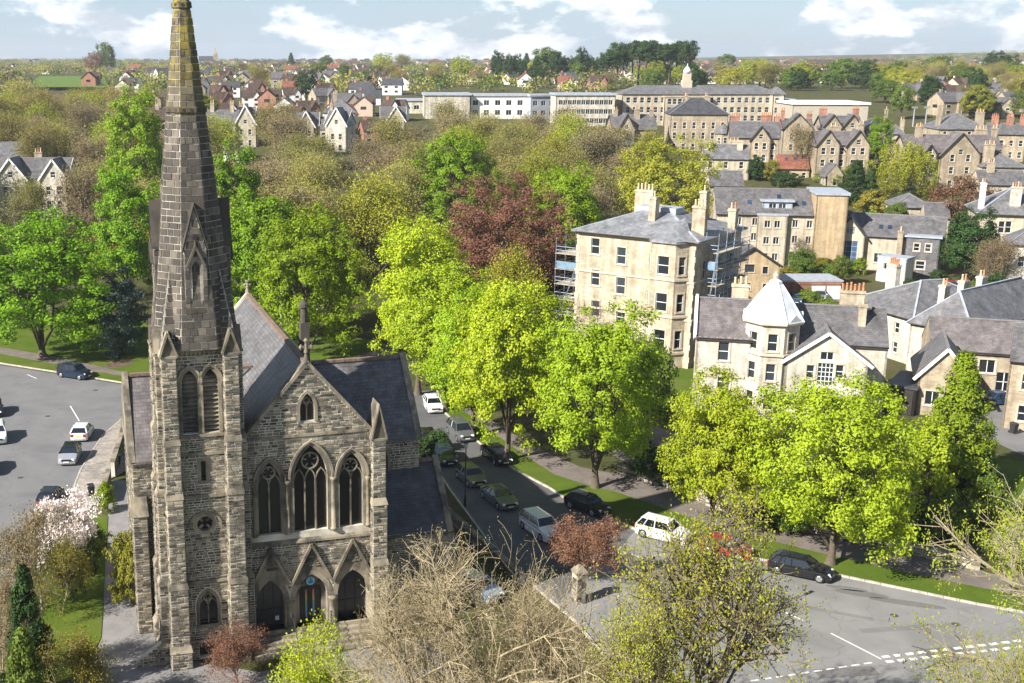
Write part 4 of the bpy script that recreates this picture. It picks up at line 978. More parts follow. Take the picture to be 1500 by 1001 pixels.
class House:
    def __init__(s, name, label, cat, pl, pr, group=None, yaw=None, W=None):
        a, b = at_h(*pl), at_h(*pr) if pr else None
        s.W = W or (b - a).length; s.rz = yaw if yaw is not None else math.atan2(b.y - a.y, b.x - a.x)
        c = a + Vector((math.cos(s.rz), math.sin(s.rz), 0)) * s.W * .5
        s.z = ground_z(c.y, c.x); s.p = Vector((a.x, a.y, s.z)); s.o = empty(name, s.p, s.rz, label, cat, group); s.bl = []
        s.U = Vector((math.cos(s.rz), math.sin(s.rz), 0)); s.V = Vector((-s.U.y, s.U.x, 0))
    def _hit(s, px, py, n, d0):
        d = Vector(ray(px, py)); c = Vector((0, 0, CAM_H)); t = (d0 - (c - s.p).dot(n)) / d.dot(n); return c + d * t - s.p
    def loc(s, px, py, y0=0.0):
        q = s._hit(px, py, s.V, y0); return q.dot(s.U), q.z
    def block(s, x0, x1, y0, y1, e, r, kind, mat, roof, **k):
        b = Block(s, x0, x1, y0, y1, e, r, kind, mat, roof, **k); s.bl.append(b); FOOT.append((s, x0, x1, y0, y1)); return b
    def chimney(s, x, y, z0, z1, w=.9, d=.6, pots=3, mat=None, pot=None):
        m = MB(); m.box(x - w / 2, y - d / 2, z0, x + w / 2, y + d / 2, z1 - .3); m.box(x - w / 2 - .1, y - d / 2 - .1, z1 - .3, x + w / 2 + .1, y + d / 2 + .1, z1 - .12); m.box(x - w / 2 - .04, y - d / 2 - .04, z1 - .12, x + w / 2 + .04, y + d / 2 + .04, z1)
        c = m.build('chimney', mat or M_ASHD, s.o)
        for i in range(pots):
            q = MB(); xx = x - w / 2 + w * (i + .5) / pots; hh = .75 + .2 * ((i * 7) % 3) / 2; q.tube([(xx, y, z1), (xx, y, z1 + .1), (xx, y, z1 + hh - .1), (xx, y, z1 + hh)], [.17, .14, .12, .16], 8); q.build('chimney_pot', pot or (M_POT if i % 2 else M_POTB), c, True)
        return s
    def done(s):
        for b in s.bl: b.done()
        return s

# ---- scaffolded mansion
Hs = House('mansion', 'four storey cream stone mansion with lead roof, canted bay and scaffolding at its sides', 'mansion', (846, 337, 16.3), (1020, 354, 16.3))
W = Hs.W; b = Hs.block(0, W, 0, 15, 16.3, 19.2, 'hip', M_BEIGE, M_SLATEB, trim='corbel', ov=.6, ridgemat=M_LEAD)
for px, py in ((910, 375), (909, 419), (909, 465)): b.winpx(px, py, 1.25, 2.2, 'sash', sillmat=M_TRIM)
for px, py in ((872, 361), (872, 407), (872, 452)): b.winpx(px, py, 1.2, 2.1, 'sash')
b.grid('r', 3, (2.0, 6.5, 11.3), 1.1, 2.1)
xb, _ = Hs.loc(977, 420, 0)
by = MB(); hb = 2.75; out = [(xb - hb, 0.1), (xb - 1.55, -1.5), (xb + 1.55, -1.5), (xb + hb, 0.1)]
# canted bay: three sides, a storey band at each floor
def canted(H, out, z0, z1, mat, rows, ww, wh, style='sash'):
    pts = out
    for i in range(3):
        a, c = Vector(pts[i]), Vector(pts[i + 1]); L = (c - a).length; ax = (c - a) / L; n = Vector((ax.y, -ax.x)); rz = math.atan2(ax.y, ax.x)
        fn = lambda s, z, d: (a.x + ax.x * s - n.x * d, a.y + ax.y * s - n.y * d, z)
        w = ww if i == 1 else min(ww * .62, L * .55); holes = []
        for z in rows:
            holes.append(rect(L / 2 - w / 2, L / 2 + w / 2, z, z + wh)); f, g, sl_ = win_mesh(w, wh, style); p = fn(L / 2, z, 0)
            o = link('window', withmat(f, M_WHITE), H.o, p, rz); link('pane', withmat(g, M_GLASS), o); link('window_surround', withmat(sl_, M_TRIM), o)
        m = MB(); m.wall([(0, z0), (L, z0), (L, z1), (0, z1)], holes, fn, .25); m.build('bay_wall', mat, H.o)
    m = MB()
    for z in list(rows) + [z1]:
        zz = z - .75 if z != z1 else z1
        m.extr([(p[0] + (p[0] - (out[0][0] + out[-1][0]) / 2) * .06, p[1] - .16) if j in (1, 2) else (p[0] + (.2 if j == 3 else -.2), p[1]) for j, p in enumerate(out)], lambda x, y, d: (x, y, d), zz, zz + .28)
    m.build('bay_cornice', M_TRIM, H.o)
canted(Hs, out, -1, 15.9, M_BEIGE, (2.6, 7.3, 12.0), 1.5, 2.3)
m = MB(); m.extr([(xb - hb - .3, .2), (xb - 1.7, -1.8), (xb + 1.7, -1.8), (xb + hb + .3, .2)], lambda x, y, d: (x, y, d), 15.95, 16.25); m.poly([(xb - hb - .3, 0, 16.25), (xb - 1.7, -1.8, 16.25), (xb, 4.5, 18.6)]); m.poly([(xb - 1.7, -1.8, 16.25), (xb + 1.7, -1.8, 16.25), (xb, 4.5, 18.6)]); m.poly([(xb + 1.7, -1.8, 16.25), (xb + hb + .3, 0, 16.25), (xb, 4.5, 18.6)]); m.build('bay_roof', M_SLATEB, Hs.o)
m = MB(); m.box(W * .32, 6.2, 18.4, W * .66, 9.0, 19.3); m.build('flat_lead_roof', M_LEAD, Hs.o)
b.win('f', xb - 5.2, 12.2, 1.2, 2.0)
for z_ in (6.1, 10.9):
    m = MB(); m.box(-.12, -.14, z_, W + .12, 0, z_ + .26); m.box(W, 0, z_, W + .14, 15, z_ + .26); m.build('string_course', M_TRIM, Hs.o)
for x_ in (-.06, W - .5):
    q = MB()
    for k_ in range(20): q.box(x_ + (.0 if k_ % 2 else .1), -.06, k_ * .8, x_ + (.56 if k_ % 2 else .46), 0, k_ * .8 + .74)
    q.build('quoins', M_TRIM, Hs.o)
Hs.chimney(W * .27, 10.5, 17, 21.0, 2.6, .9, 5, M_BEIGE, M_POTB).chimney(W * .53, 4.2, 16.8, 20.9, .9, 1.2, 1, M_BEIGE).chimney(W * .78, 10.5, 17, 21.4, .9, 1.0, 1, M_BEIGE).chimney(W * .93, 3.4, 15.8, 20.3, 1.7, .8, 4, M_BEIGE, M_POTB).chimney(W * .99, 12, 15.8, 19.2, 1.0, .9, 2, M_BEIGE)
Hs.done()
M_TUBE = plain('scaffold_tube', (0.30, 0.36, 0.44), 0.45, 0.6, var=.2); M_DECK = plain('scaffold_board', (0.42, 0.38, 0.30), 0.8, var=.3, scale=3); M_NET = plain('blue_sheeting', (0.16, 0.24, 0.33), 0.6, var=.3)
def scaffold(label, Hh, x0, x1, y0, y1, zt):
    o = empty('scaffolding', Hh.p, Hh.rz, label, 'scaffolding'); nx = max(1, int((x1 - x0) / 2)); ny = max(1, int((y1 - y0) / 2.2))
    for i in range(nx + 1):
        for j in range(ny + 1):
            if 0 < i < nx and 0 < j < ny: continue
            m = MB(); x, y = x0 + (x1 - x0) * i / nx, y0 + (y1 - y0) * j / ny; m.tube([(x, y, 0), (x, y, zt + 1.2)], .05, 5); m.build('upright', M_TUBE, o)
    for z in np.arange(2, zt + .1, 2.1):
        m = MB(); m.box(x0 - .1, y0 - .1, z, x1 + .1, y1 + .1, z + .06); m.build('deck', M_DECK, o)
        for zz in (z + .5, z + 1.0):
            m = MB()
            for p, q in (((x0, y0), (x1, y0)), ((x1, y0), (x1, y1)), ((x0, y0), (x0, y1))): m.tube([(*p, zz), (*q, zz)], .04, 5)
            m.build('guard_rail', M_TUBE, o)
    for j in range(ny):
        ya, yb = y0 + (y1 - y0) * j / ny, y0 + (y1 - y0) * (j + 1) / ny; m = MB(); m.tube([(x1, ya, 1), (x1, yb, zt)], .04, 5); m.tube([(x0, y0 - .02, 1 + j), (x1, y0 - .02, zt - j)], .04, 5); m.build('brace', M_TUBE, o)
    m = MB(); m.box(x0 + .2, y0 - .14, zt * .78, x1 - .2, y0 - .12, zt * .78 + 1.0); m.build('toe_sheet', M_NET, o)
scaffold('steel scaffolding against the shaded side wall of the cream mansion, beside the turreted villa', Hs, W + .3, W + 1.9, 2.5, 13, 16.0)
scaffold('steel scaffolding with blue sheeting between the copper beech and the cream mansion', Hs, -4.2, -.4, 2, 10, 13.5)

# ---- house with lead turret
Ht = House('turreted_villa', 'pale stone villa with white leaded turret, slate roofs and a balconied gable', 'villa', (1021, 492, 8.6), (1301, 508, 8.6))
W = Ht.W; sx = lambda px, py=500, y=0.0: Ht.loc(px, py, y)[0]
xa, xt, xg0, xg1 = sx(1096), sx(1131), sx(1152, 521, -1.2), sx(1272, 530, -1.2)
b = Ht.block(0, xa + 2, 0, 8, 8.6, 12.0, 'gx', M_CREAM, M_SLATEP, trim='corbel', barge=M_WHITE)
b.winpx(1060, 515, 1.15, 2.1); b.winpx(1060, 560, 1.3, 2.3); b.win('l', 4, 5, 1.0, 1.8)
Ht.chimney(sx(1083, 450, 5), 5.5, 11, 13.6, 1.8, .8, 3, M_BEIGE, M_POTB)
m = MB(); m.box(-.35, -.35, 8.5, -.1, 4, 8.75); m.bar((-.2, -.3, 8.7), (-.2, 4, 12.4), .3, .3); m.build('gable_coping', M_WHITE, Ht.o)
b = Ht.block(xt + 1, xg1 + 2.2, 1.2, 9, 8.4, 11.6, 'gx', M_CREAM, M_SLATE)
b = Ht.block(xg0, xg1, -1.2, 8, 6.9, 9.9, 'gy', M_CREAM, M_SLATE2, barge=M_WHITE, ov=.5)
b.winpx(1209, 549, 1.6, 2.5, 'grid', sill=False); b.win('f', (xg0 + xg1) / 2, 7.0, 1.3, .9, 'case', sill=False); b.winpx(1187, 545, .8, 1.5, 'sash'); b.winpx(1230, 545, .8, 1.5, 'sash')
b.win('r', 2, 3.5, 1.0, 1.7); b.win('f', xg0 + 2, .6, 1.3, 2.0); b.win('f', xg1 - 2, .6, 1.3, 2.0)
b2 = Ht.block(xg1 - .8, W, 2.2, 12, 8.0, 11.0, 'gx', M_CREAM, M_SLATEP, trim='corbel'); b2.win('f', (xg1 + W) / 2 + .2, 5.2, 1.1, 1.9); b2.win('f', (xg1 + W) / 2 + .1, 1.0, 1.1, 1.9); b2.grid('r', 2, (1, 5), 1, 1.7)
bc = MB(); xm = (xg0 + xg1) / 2; bc.box(xm - 2.9, -2.6, 3.3, xm + 3.1, -1.2, 3.5); bal = bc.build('balcony', M_TRIM, Ht.o)
rb = MB(); rb.box(xm - 2.9, -2.6, 4.35, xm + 3.1, -2.5, 4.45)
for i in range(31): rb.box(xm - 2.9 + i * .197, -2.58, 3.5, xm - 2.9 + i * .197 + .05, -2.52, 4.35)
rb.build('railing', M_WHITE, bal)
# turret
ty, tr_ = 1.6, 3.0
oc8 = [(xt + tr_ * math.cos(math.pi / 8 + k * math.pi / 4), ty + tr_ * math.sin(math.pi / 8 + k * math.pi / 4)) for k in range(8)]
for k in range(8):
    a, c = Vector(oc8[k]), Vector(oc8[(k + 1) % 8]); L = (c - a).length; ax = (c - a) / L; n = Vector((ax.y, -ax.x)); rz = math.atan2(ax.y, ax.x)
    fn = lambda s, z, d: (a.x + ax.x * s - n.x * d, a.y + ax.y * s - n.y * d, z); holes = []
    if k in (3, 4, 5, 6):
        for z in (1.0, 4.3, 7.6):
            holes.append(rect(L / 2 - .5, L / 2 + .5, z, z + 1.9)); f, g, sl_ = win_mesh(1.0, 1.9, 'sash'); o = link('window', withmat(f, M_WHITE), Ht.o, fn(L / 2, z, 0), rz); link('pane', withmat(g, M_GLASS), o); link('window_surround', withmat(sl_, M_TRIM), o)
    m = MB(); m.wall([(0, -1), (L, -1), (L, 10.6), (0, 10.6)], holes, fn, .25); m.build('turret_wall', M_CREAM, Ht.o)
    m = MB(); mid = fn(L / 2, 10.55, -.35); p0, p1 = fn(-.1, 10.55, -.3), fn(L + .1, 10.55, -.3); ap = fn(L / 2, 11.6, -.3); bk = fn(L / 2, 11.75, 1.4)
    m.poly([p0, p1, ap]); m.poly([p0, ap, bk]); m.poly([p1, bk, ap]); m.build('turret_gablet', M_WHITE, Ht.o)
tm = MB(); ring8 = lambda r, z: [(xt + r * math.cos(math.pi / 8 + k * math.pi / 4), ty + r * math.sin(math.pi / 8 + k * math.pi / 4), z) for k in range(8)]
tm.loft([ring8(3.05, 7.0), ring8(3.2, 7.05), ring8(3.2, 7.25), ring8(3.05, 7.3)], False); tm.loft([ring8(3.1, 10.3), ring8(3.4, 10.5), ring8(3.4, 10.7)], False); tm.build('turret_band', M_TRIM, Ht.o)
tm = MB(); tm.loft([ring8(3.4, 10.7), ring8(2.7, 11.7), ring8(1.7, 13.2), ring8(.75, 14.5), ring8(.7, 14.8), ring8(.15, 15.1)]); M_WLEAD = plain('pale_lead', (0.60, 0.62, 0.66), 0.5, var=.14, scale=1.2); tr_o = tm.build('turret_roof', M_WLEAD, Ht.o)
tm = MB()
for k in range(8): tm.tube([ring8(3.42, 10.7)[k], ring8(1.72, 13.22)[k], ring8(.77, 14.5)[k]], .06, 5)
tm.build('lead_roll', M_WHITE, tr_o)
tm = MB(); tm.tube([(xt, ty, 14.9), (xt, ty, 15.4), (xt, ty, 15.9)], [.2, .32, .03], 8); tm.build('finial', M_TRIM, tr_o)
Ht.chimney(sx(1249, 450, 8), 9, 9, 12.8, 2.6, .8, 6, M_BEIGE, M_POT).chimney(xg1 - .4, 3.4, 7, 12.4, .75, .9, 1, M_BEIGE)
m = MB(); m.tube([(xa + .3, -.08, 8.2), (xa + .3, -.08, 0)], .06, 6); m.tube([(xg0 - .2, -1.25, 6.5), (xg0 - .2, -1.25, 0)], .06, 6); m.build('downpipe', M_DARKW, Ht.o)
m = MB(); m.box(-.1, -.12, 4.1, xt - 2.6, 0, 4.35); m.build('string_course', M_TRIM, Ht.o)
Ht.done()
# ---- rear ranges to the right of it
Ha = House('slate_roofed_range', 'long stone range with hipped grey slate roof and red chimney pots behind the turreted villa', 'building', (1240, 440, 6.0), (1338, 468, 6.0))
Ha.block(0, Ha.W, 0, 16, 6.0, 9.5, 'hip', M_CREAM, M_SLATE2, ridgemat=M_LEAD).grid('f', 3, (1, 3.6), .9, 1.4); Ha.chimney(1.6, 6, 6.5, 11.0, 1.8, .8, 5, M_CREAM, M_POT); Ha.done()
Hb = House('gabled_range', 'long stone range with steep slate roof, skylights and a row of chimneys', 'building', (1334, 472, 6.2), (1424, 488, 6.2))
W = Hb.W; b = Hb.block(0, W, 0, 24, 6.2, 10.2, 'hip', M_CREAM, M_SLATE2, ridgemat=M_LEAD); b.grid('f', 2, (1.0, 3.7), .9, 1.4); b.grid('r', 5, (1.0, 3.7), .9, 1.4)
for y in (7, 12, 17):
    Hb.chimney(.4, y, 6, 10.2, .8, 1.4, 2, M_CREAM)
    m = MB(); m.hexa([(W * .20, y + 2, 7.95), (W * .34, y + 2, 9.1), (W * .34, y + 3.2, 9.1), (W * .2, y + 3.2, 7.95), (W * .20, y + 2, 8.15), (W * .34, y + 2, 9.3), (W * .34, y + 3.2, 9.3), (W * .2, y + 3.2, 8.15)]); m.build('skylight', M_GLASSB, Hb.o)
Hb.done()
Hc = House('coach_house', 'low stone coach house with purple slate roof beside a parked dark blue car', 'building', (1425, 514, 5.0), (1502, 519, 5.0))
W = Hc.W; b = Hc.block(-4.5, W + 6, 0, 7, 5.0, 8.0, 'gx', M_ASHD, M_SLATEP); b.winpx(1446, 537, 1.7, 1.6, 'case'); b.winpx(1470, 560, 1.6, 2.3, 'sash2', sill=False); b.win('f', W + 1, 1, 1.2, 1.4); Hc.done()
Hd = House('gabled_wing', 'small gabled stone wing with white bargeboards behind the golden cypress', 'building', (1346, 548, 4.6), (1424, 555, 4.6))
W = Hd.W; b = Hd.block(0, W, 0, 9, 4.6, 7.6, 'gy', M_ASHD, M_SLATE, barge=M_WHITE, ov=.5); b.win('f', W * .3, 1.2, 1.4, 1.6, 'case'); b.win('f', W * .7, 1.2, 1.4, 1.6, 'case'); Hd.done()
He = House('timber_garage', 'dark timber garage with flat felt roof between the villa and the golden cypress', 'garage', (1301, 566, 3.0), (1342, 572, 3.0))
W = He.W; b = He.block(0, W, 0, 7, 3.0, 3.25, 'flat', M_DARKW, M_DKSLATE, ov=.15)
for i in range(2):
    m = MB(); m.box(W * (.08 + .46 * i), -.06, 0, W * (.46 + .46 * i), 0.0, 2.4); d_ = m.build('garage_door', M_DARKW, He.o)
    for k in range(6): q = MB(); x = W * (.08 + .46 * i) + W * .38 * k / 6; q.box(x + .02, -.09, .05, x + W * .38 / 6 - .02, -.06, 2.35); q.build('plank', M_DARKW, d_)
He.done()
Hf = House('stone_lodge', 'tall stone house end wall beside the tarmac drive and wheelie bin', 'house', (1480, 527, 7.5), (1600, 540, 7.5))
b = Hf.block(0, Hf.W, 0, 9, 7.5, 10.5, 'gx', M_ASHD, M_SLATE); b.grid('f', 3, (1, 4.4), 1, 1.7); Hf.done()
# ---- apartment block and neighbours behind the mansion
Hg = House('apartment_block', 'buff stone apartment block with long slate roof, dormer and blue capped stair tower', 'apartments', (1049, 312, 9.5), (1203, 317, 9.5))
W = Hg.W; b = Hg.block(0, W, 0, 11, 9.5, 13.5, 'gx', M_ASHLAR, M_SLATE)
for px, py in ((1082, 324), (1106, 325), (1126, 327), (1131, 327), (1165, 328), (1186, 329), (1080, 346), (1104, 347), (1123, 349), (1164, 351), (1184, 352), (1182, 376), (1160, 374), (1100, 368)): b.winpx(px, py, .95, 1.35, 'case')
b.skylight(W * .33, .35).skylight(W * .77, .35).skylight(W * .85, .35).skylight(W * .62, .6)
x0, x1 = Hg.loc(1119, 300)[0], Hg.loc(1163, 300)[0]; d = Hg.block(x0, x1, 1.2, 5, 11.7, 12.0, 'flat', M_LEAD, M_LEAD, z0=9.6, ov=.35); d.grid('f', 2, (10.1,), 1.3, 1.3, 'case', frame=M_WHITE, sill=False)
d = Hg.block(x0 - 1, x1 - 1, -.9, .1, 9.4, 9.7, 'flat', M_ASHLAR, M_LEAD, ov=.1); d.grid('f', 2, (1.2, 4.2, 7.2), 1.0, 1.3, 'case')
d = Hg.block(W - 1.2, W + 4.2, -1.0, 8, 13.3, 13.8, 'flat', M_BUFF, M_LEAD, ov=.25); Hg.done()
Hh = House('buff_gabled_house', 'small buff brick house with brown roofed gable beside the scaffolding', 'house', (1062, 388, 6.6), (1143, 389, 6.6))
W = Hh.W; b = Hh.block(0, W, 0, 9, 6.6, 9.3, 'gy', M_BUFF, M_SLATE, barge=M_DARKW); b.winpx(1098, 393, 1.5, 1.2, 'case', frame=M_DARKW); b.winpx(1121, 396, .8, 1.1, 'case', frame=M_DARKW); b.winpx(1074, 392, .8, 1.1, 'case', frame=M_DARKW); b.winpx(1121, 421, .8, 1.1, 'case', frame=M_DARKW); b.winpx(1092, 420, 1.5, 1.2, 'case', frame=M_DARKW); Hh.done()
Hi = House('flat_roofed_garages', 'pair of white doored garages with flat blue grey roof', 'garage', (1188, 413, 2.9), (1234, 413, 2.9))
W = Hi.W; b = Hi.block(-4.5, W, 0, 6, 2.9, 3.15, 'flat', M_REDBR, M_LEAD, ov=.15)
for i in range(2): m = MB(); m.box(W * (.04 + .49 * i), -.06, 0, W * (.47 + .49 * i), 0, 2.2); m.build('garage_door', M_WHITE, Hi.o)
m = MB(); m.box(-4.5, -.1, 2.45, W, 0, 2.85); m.build('fascia', M_REDBR, Hi.o); Hi.done()
Hj = House('glazed_entrance_hall', 'stone hall with slate roof and dark glazed entrance under a gable', 'hall', (1222, 340, 6.2), (1384, 354, 6.2))
W = Hj.W; b = Hj.block(0, W, 0, 10, 6.2, 9.5, 'gx', M_ASHLAR, M_SLATE); xq = Hj.loc(1268, 340)[0]
g = Hj.block(.2, xq, -1.2, 5, 6.4, 9.4, 'gy', M_ASHLAR, M_SLATE, barge=M_DARKW, ov=.4); g.win('f', (xq + .2) / 2 - .4, .3, xq * .72, 4.9, 'grid', frame=M_LEAD, gl=M_GLASSB, sill=False); g.win('f', xq / 2, 6.4, 2.0, 1.3, 'grid', sill=False)
b.skylight(W * .42, .3).skylight(W * .5, .3); xx = Hj.loc(1327, 360)[0]; d = Hj.block(xx, xx + 5.5, -1.6, 4, 6.6, 6.9, 'flat', M_SLATE2, M_LEAD, ov=.3); d.grid('f', 2, (4.2,), .9, 1.3); d.win('f', xx + 2.7, 1, 1.4, 1.4)
b.winpx(1286, 378, 1.3, 1.7, 'case'); Hj.chimney(xx - 1, -1.3, 0, 7.6, .9, .9, 1, M_ASHD); Hj.done()
Hk = House('white_annexe', 'small white rendered annexe with flat roof in front of the stone hall', 'annexe', (1286, 376, 4.2), (1328, 382, 4.2)); b = Hk.block(0, Hk.W, 0, 3.5, 4.2, 4.45, 'flat', M_RENDER, M_LEAD, ov=.12); b.grid('f', 2, (2.2,), 1.1, 1.1, 'case'); Hk.done()
Hl = House('hipped_stone_villa', 'large stone villa with grey hipped slate roof beyond the dark evergreen', 'villa', (1434, 312, 8.5), (1506, 316, 8.5))
W = Hl.W; b = Hl.block(0, W + 7, 0, 13, 8.5, 13.0, 'hip', M_ASHLAR, M_SLATE2, trim='corbel', ov=.5, ridgemat=M_LEAD); b.winpx(1467, 333, 1.0, 2.2); b.winpx(1477, 333, 1.0, 2.2); b.winpx(1450, 333, 1.0, 2.2); b.grid('l', 3, (1, 5), 1, 1.8); Hl.chimney(.7, 3, 8, 14.0, .8, 1.6, 2, M_WHITE).chimney(W * .75, 2, 9, 13.5, 1.8, .8, 4, M_CREAM); Hl.done()
Hm = House('pale_terrace_end', 'pale stone terrace end with sash windows beyond the bare brown tree', 'house', (1480, 357, 8.5), (1560, 362, 8.5)); b = Hm.block(0, Hm.W, 0, 8, 8.5, 11.5, 'hip', M_CREAM, M_SLATE2); b.grid('f', 3, (1, 4.8), 1, 1.7); Hm.done()
# ---- villas further up the slope
def villa(label, pl, pr, e, r, depth=11, gables=(), kind='gx', mat=M_ASHD, roof=M_SLATE, rows=(.9, 4.2, 7.2), n=4, chim=(), barge=M_DARKW, ww=1.0, wh=1.7, name='stone_villa', cat='villa', style='sash', pot=None, ghouse=None, cmat=None):
    h = House(name, label, cat, (*pl, e), (*pr, e)); W = h.W
    b = h.block(0, W, 0, depth, e, r, kind, mat, roof, barge=barge if kind == 'gx' else None); rw = [z for z in rows if z + wh < e - .2]
    occupied = []
    for (c, w, ge, gr) in gables:
        g = h.block(W * c - w / 2, W * c + w / 2, -.9, depth / 2, ge, gr, 'gy', mat, roof, barge=barge, ov=.4); occupied.append((W * c - w / 2, W * c + w / 2))
        for z in [q for q in rows if q + wh < ge + .2]:
            for k in (-1, 1): g.win('f', W * c + k * w * .2, z, ww * .95, wh, style)
        if gr - ge > 2.2: g.win('f', W * c, ge + .15, ww, 1.2, style, sill=False)
    for i in range(n):
        c = W * (i + .5) / n
        if any(a - .6 < c < bb + .6 for a, bb in occupied): continue
        for z in rw: b.win('f', c, z, ww, wh, style)
    b.grid('r', 2, rw, ww, wh, style); b.grid('l', 2, rw, ww, wh, style)
    for (c, y, dz, w, npot) in chim: h.chimney(W * c, y, e, r + dz, w, .8, npot, cmat or M_ASHD, pot)
    h.done(); return h
G = M_DARKW
villa('stone villa with octagonal bay and dark gable beside the red roofed bungalow', (1070, 201), (1142, 203), 10.2, 14, gables=((.62, 5, 9.8, 13.2),), chim=((.1, 6, 1.5, 2.2, 4), (.75, 7, 1.8, 2.6, 5), (.97, 6, 1.6, 1.2, 2)), n=4, cmat=M_REDBR, pot=M_POT)
h = House('octagonal_bay_house', 'stone house end with octagonal conical slate turret on the slope', 'house', (1053, 196, 7.5), (1072, 196, 7.5)); W = h.W; o8 = lambda r, z: [(W / 2 + r * math.cos(math.pi / 8 + k * math.pi / 4), 2 + r * math.sin(math.pi / 8 + k * math.pi / 4), z) for k in range(8)]
m = MB(); m.loft([o8(2.5, -1), o8(2.5, 7.5)]); m.build('wall', M_ASHD, h.o); m = MB(); m.loft([o8(3.0, 7.5), o8(.1, 10.3)]); m.build('roof', M_SLATE2, h.o)
for k in (5, 6, 4):
    a = math.pi / 8 + (k + .5) * math.pi / 4; 
    for z in (1, 4.8): f, g, s_ = win_mesh(1.0, 1.6, 'sash'); w_ = link('window', withmat(f, M_WHITE), h.o, (W / 2 + 2.45 * math.cos(a), 2 + 2.45 * math.sin(a), z), a + math.pi / 2); link('pane', withmat(g, M_GLASS), w_)
villa('low stone villa with broad chimneys at both ends below the octagonal turret', (1030, 232), (1098, 234), 6.0, 9.2, depth=9, chim=((.1, 3, 1.2, 1.7, 0), (.8, 3, 1.2, 1.4, 0), (.7, 7, 1.0, 2.2, 5)), n=3, mat=M_ASHLAR, roof=M_SLATE2, rows=(.8, 3.6), barge=None, cmat=M_ASHLAR)
villa('plain slate roofed wing with pale eaves next to the spreading yellow green tree', (1040, 272), (1090, 273), 5.0, 8.0, depth=7, n=3, rows=(.8, 2.9), wh=1.3, barge=None, mat=M_ASHLAR)
villa('narrow gabled stone villa behind the bare reddish tree', (1148, 187), (1190, 188), 10.4, 12.5, gables=((.5, 8, 10.2, 14.2),), n=1, chim=((.02, 5, 2.5, 1.0, 2), (.98, 6, 1.5, 1.4, 3)), cmat=M_REDBR, pot=M_POT)
villa('twin gabled stone villa with dark bargeboards and white triple windows', (1198, 212), (1271, 213), 9.6, 12.6, gables=((.2, 5.6, 9.6, 13.2), (.8, 5.6, 9.6, 13.2)), n=3, chim=((.98, 6, 2.0, 1.2, 3), (.5, 9, 1.2, 2.0, 4)), ww=1.1, roof=M_SLATEP)
villa('farther twin gabled villa whose roofs show above the nearer pair', (1205, 187), (1262, 188), 9.6, 12.6, gables=((.25, 5.6, 9.6, 13.2), (.75, 5.6, 9.6, 13.2)), n=2, chim=((.1, 6, 2.2, 2.0, 3), (.95, 6, 2.2, 1.6, 3)), cmat=M_REDBR, pot=M_POT)
villa('small gabled stone cottage beside the dark conifer', (1211, 258), (1236, 258), 3.2, 6.0, depth=6, kind='gy', n=1, rows=(.8,), name='stone_cottage', cat='cottage')
h = villa('red tiled bungalow with skylights among the garden trees', (1140, 247), (1186, 248), 3.0, 6.2, depth=9, n=3, rows=(.7,), wh=1.3, mat=M_BUFF, roof=M_REDTILE, barge=None, name='bungalow', cat='bungalow'); h.bl[0].skylight(h.W * .3, .55).skylight(h.W * .62, .55)
villa('long gabled stone terrace with purple slate roof behind the weeping willow', (1330, 223), (1470, 224), 9.4, 13.2, gables=((.54, 9.5, 8.8, 14.0), (.22, 3.2, 8.9, 11.2)), n=8, chim=((.18, 5, 2.2, 1.8, 4), (.85, 6, 1.6, 2.6, 6), (.98, 5, 1.8, 1.2, 3)), roof=M_SLATEP, ww=1.05, name='stone_terrace', cat='terrace')
villa('pale square stone house left of the tall bright green tree and willow', (1300, 196), (1324, 197), 7.6, 10.0, depth=8, kind='hip', n=2, mat=M_ASHLAR, chim=((.9, 4, 1.5, 1.2, 2),))
villa('stone house with dark low hipped roof behind the bright green tree', (1268, 190), (1306, 190), 8.2, 11.0, depth=10, kind='hip', n=3, mat=M_ASHD, roof=M_DKSLATE, chim=((.96, 4, 2.8, .8, 1),))
villa('stone house with broad grey pyramid roof above the long terrace', (1376, 189), (1448, 190), 6.6, 11.0, depth=16, kind='hip', n=4, mat=M_ASHD, roof=M_SLATE2, chim=((.08, 5, 2.6, 1.2, 2), (.95, 6, .5, 2.4, 5)))
villa('stone house with pale grey roof and pot topped chimney right of the long terrace', (1440, 244), (1504, 246), 6.8, 9.6, depth=12, kind='hip', n=3, mat=M_ASHLAR, roof=M_SLATE2, chim=((.2, 4, 2.4, 2.4, 5), (.62, 5, 2.2, 1.4, 2)))
villa('low stone house with dark slate roof above the red maple', (1436, 270), (1506, 272), 4.6, 7.4, depth=9, n=3, mat=M_ASHLAR, roof=M_SLATE, barge=None, rows=(.8, ), chim=((.3, 4, 2.0, 1.6, 3),))
villa('pale stone house with low slate roof between red maple and golden bush', (1310, 303), (1366, 305), 4.6, 7.0, depth=9, kind='hip', n=3, mat=M_ASHLAR, roof=M_SLATE2, rows=(1.0, ))
villa('flat slate roofed stone range behind the stone hall', (1355, 318), (1392, 320), 4.5, 7.0, depth=7, n=2, mat=M_ASHLAR, rows=(1.0,), barge=None)
villa('stone houses with red chimneys at the edge of the wood above the terrace', (1448, 196), (1504, 198), 7.6, 10.4, depth=9, n=4, mat=M_ASHD, roof=M_SLATE, barge=None, chim=((.2, 4, 2, 1.8, 4), (.6, 4, 2, 1.8, 4), (.95, 4, 2, 1.8, 4)), cmat=M_REDBR, pot=M_POT)
villa('grey gabled terrace with dark hipped roof and white bay windows', (983, 167), (1067, 168), 11.5, 16.0, depth=13, kind='hip', n=6, mat=M_ASHD, roof=M_DKSLATE, chim=((.3, 6, .8, .8, 2), (.66, 6, .8, .8, 2)), name='stone_hotel', cat='hotel', wh=1.9)
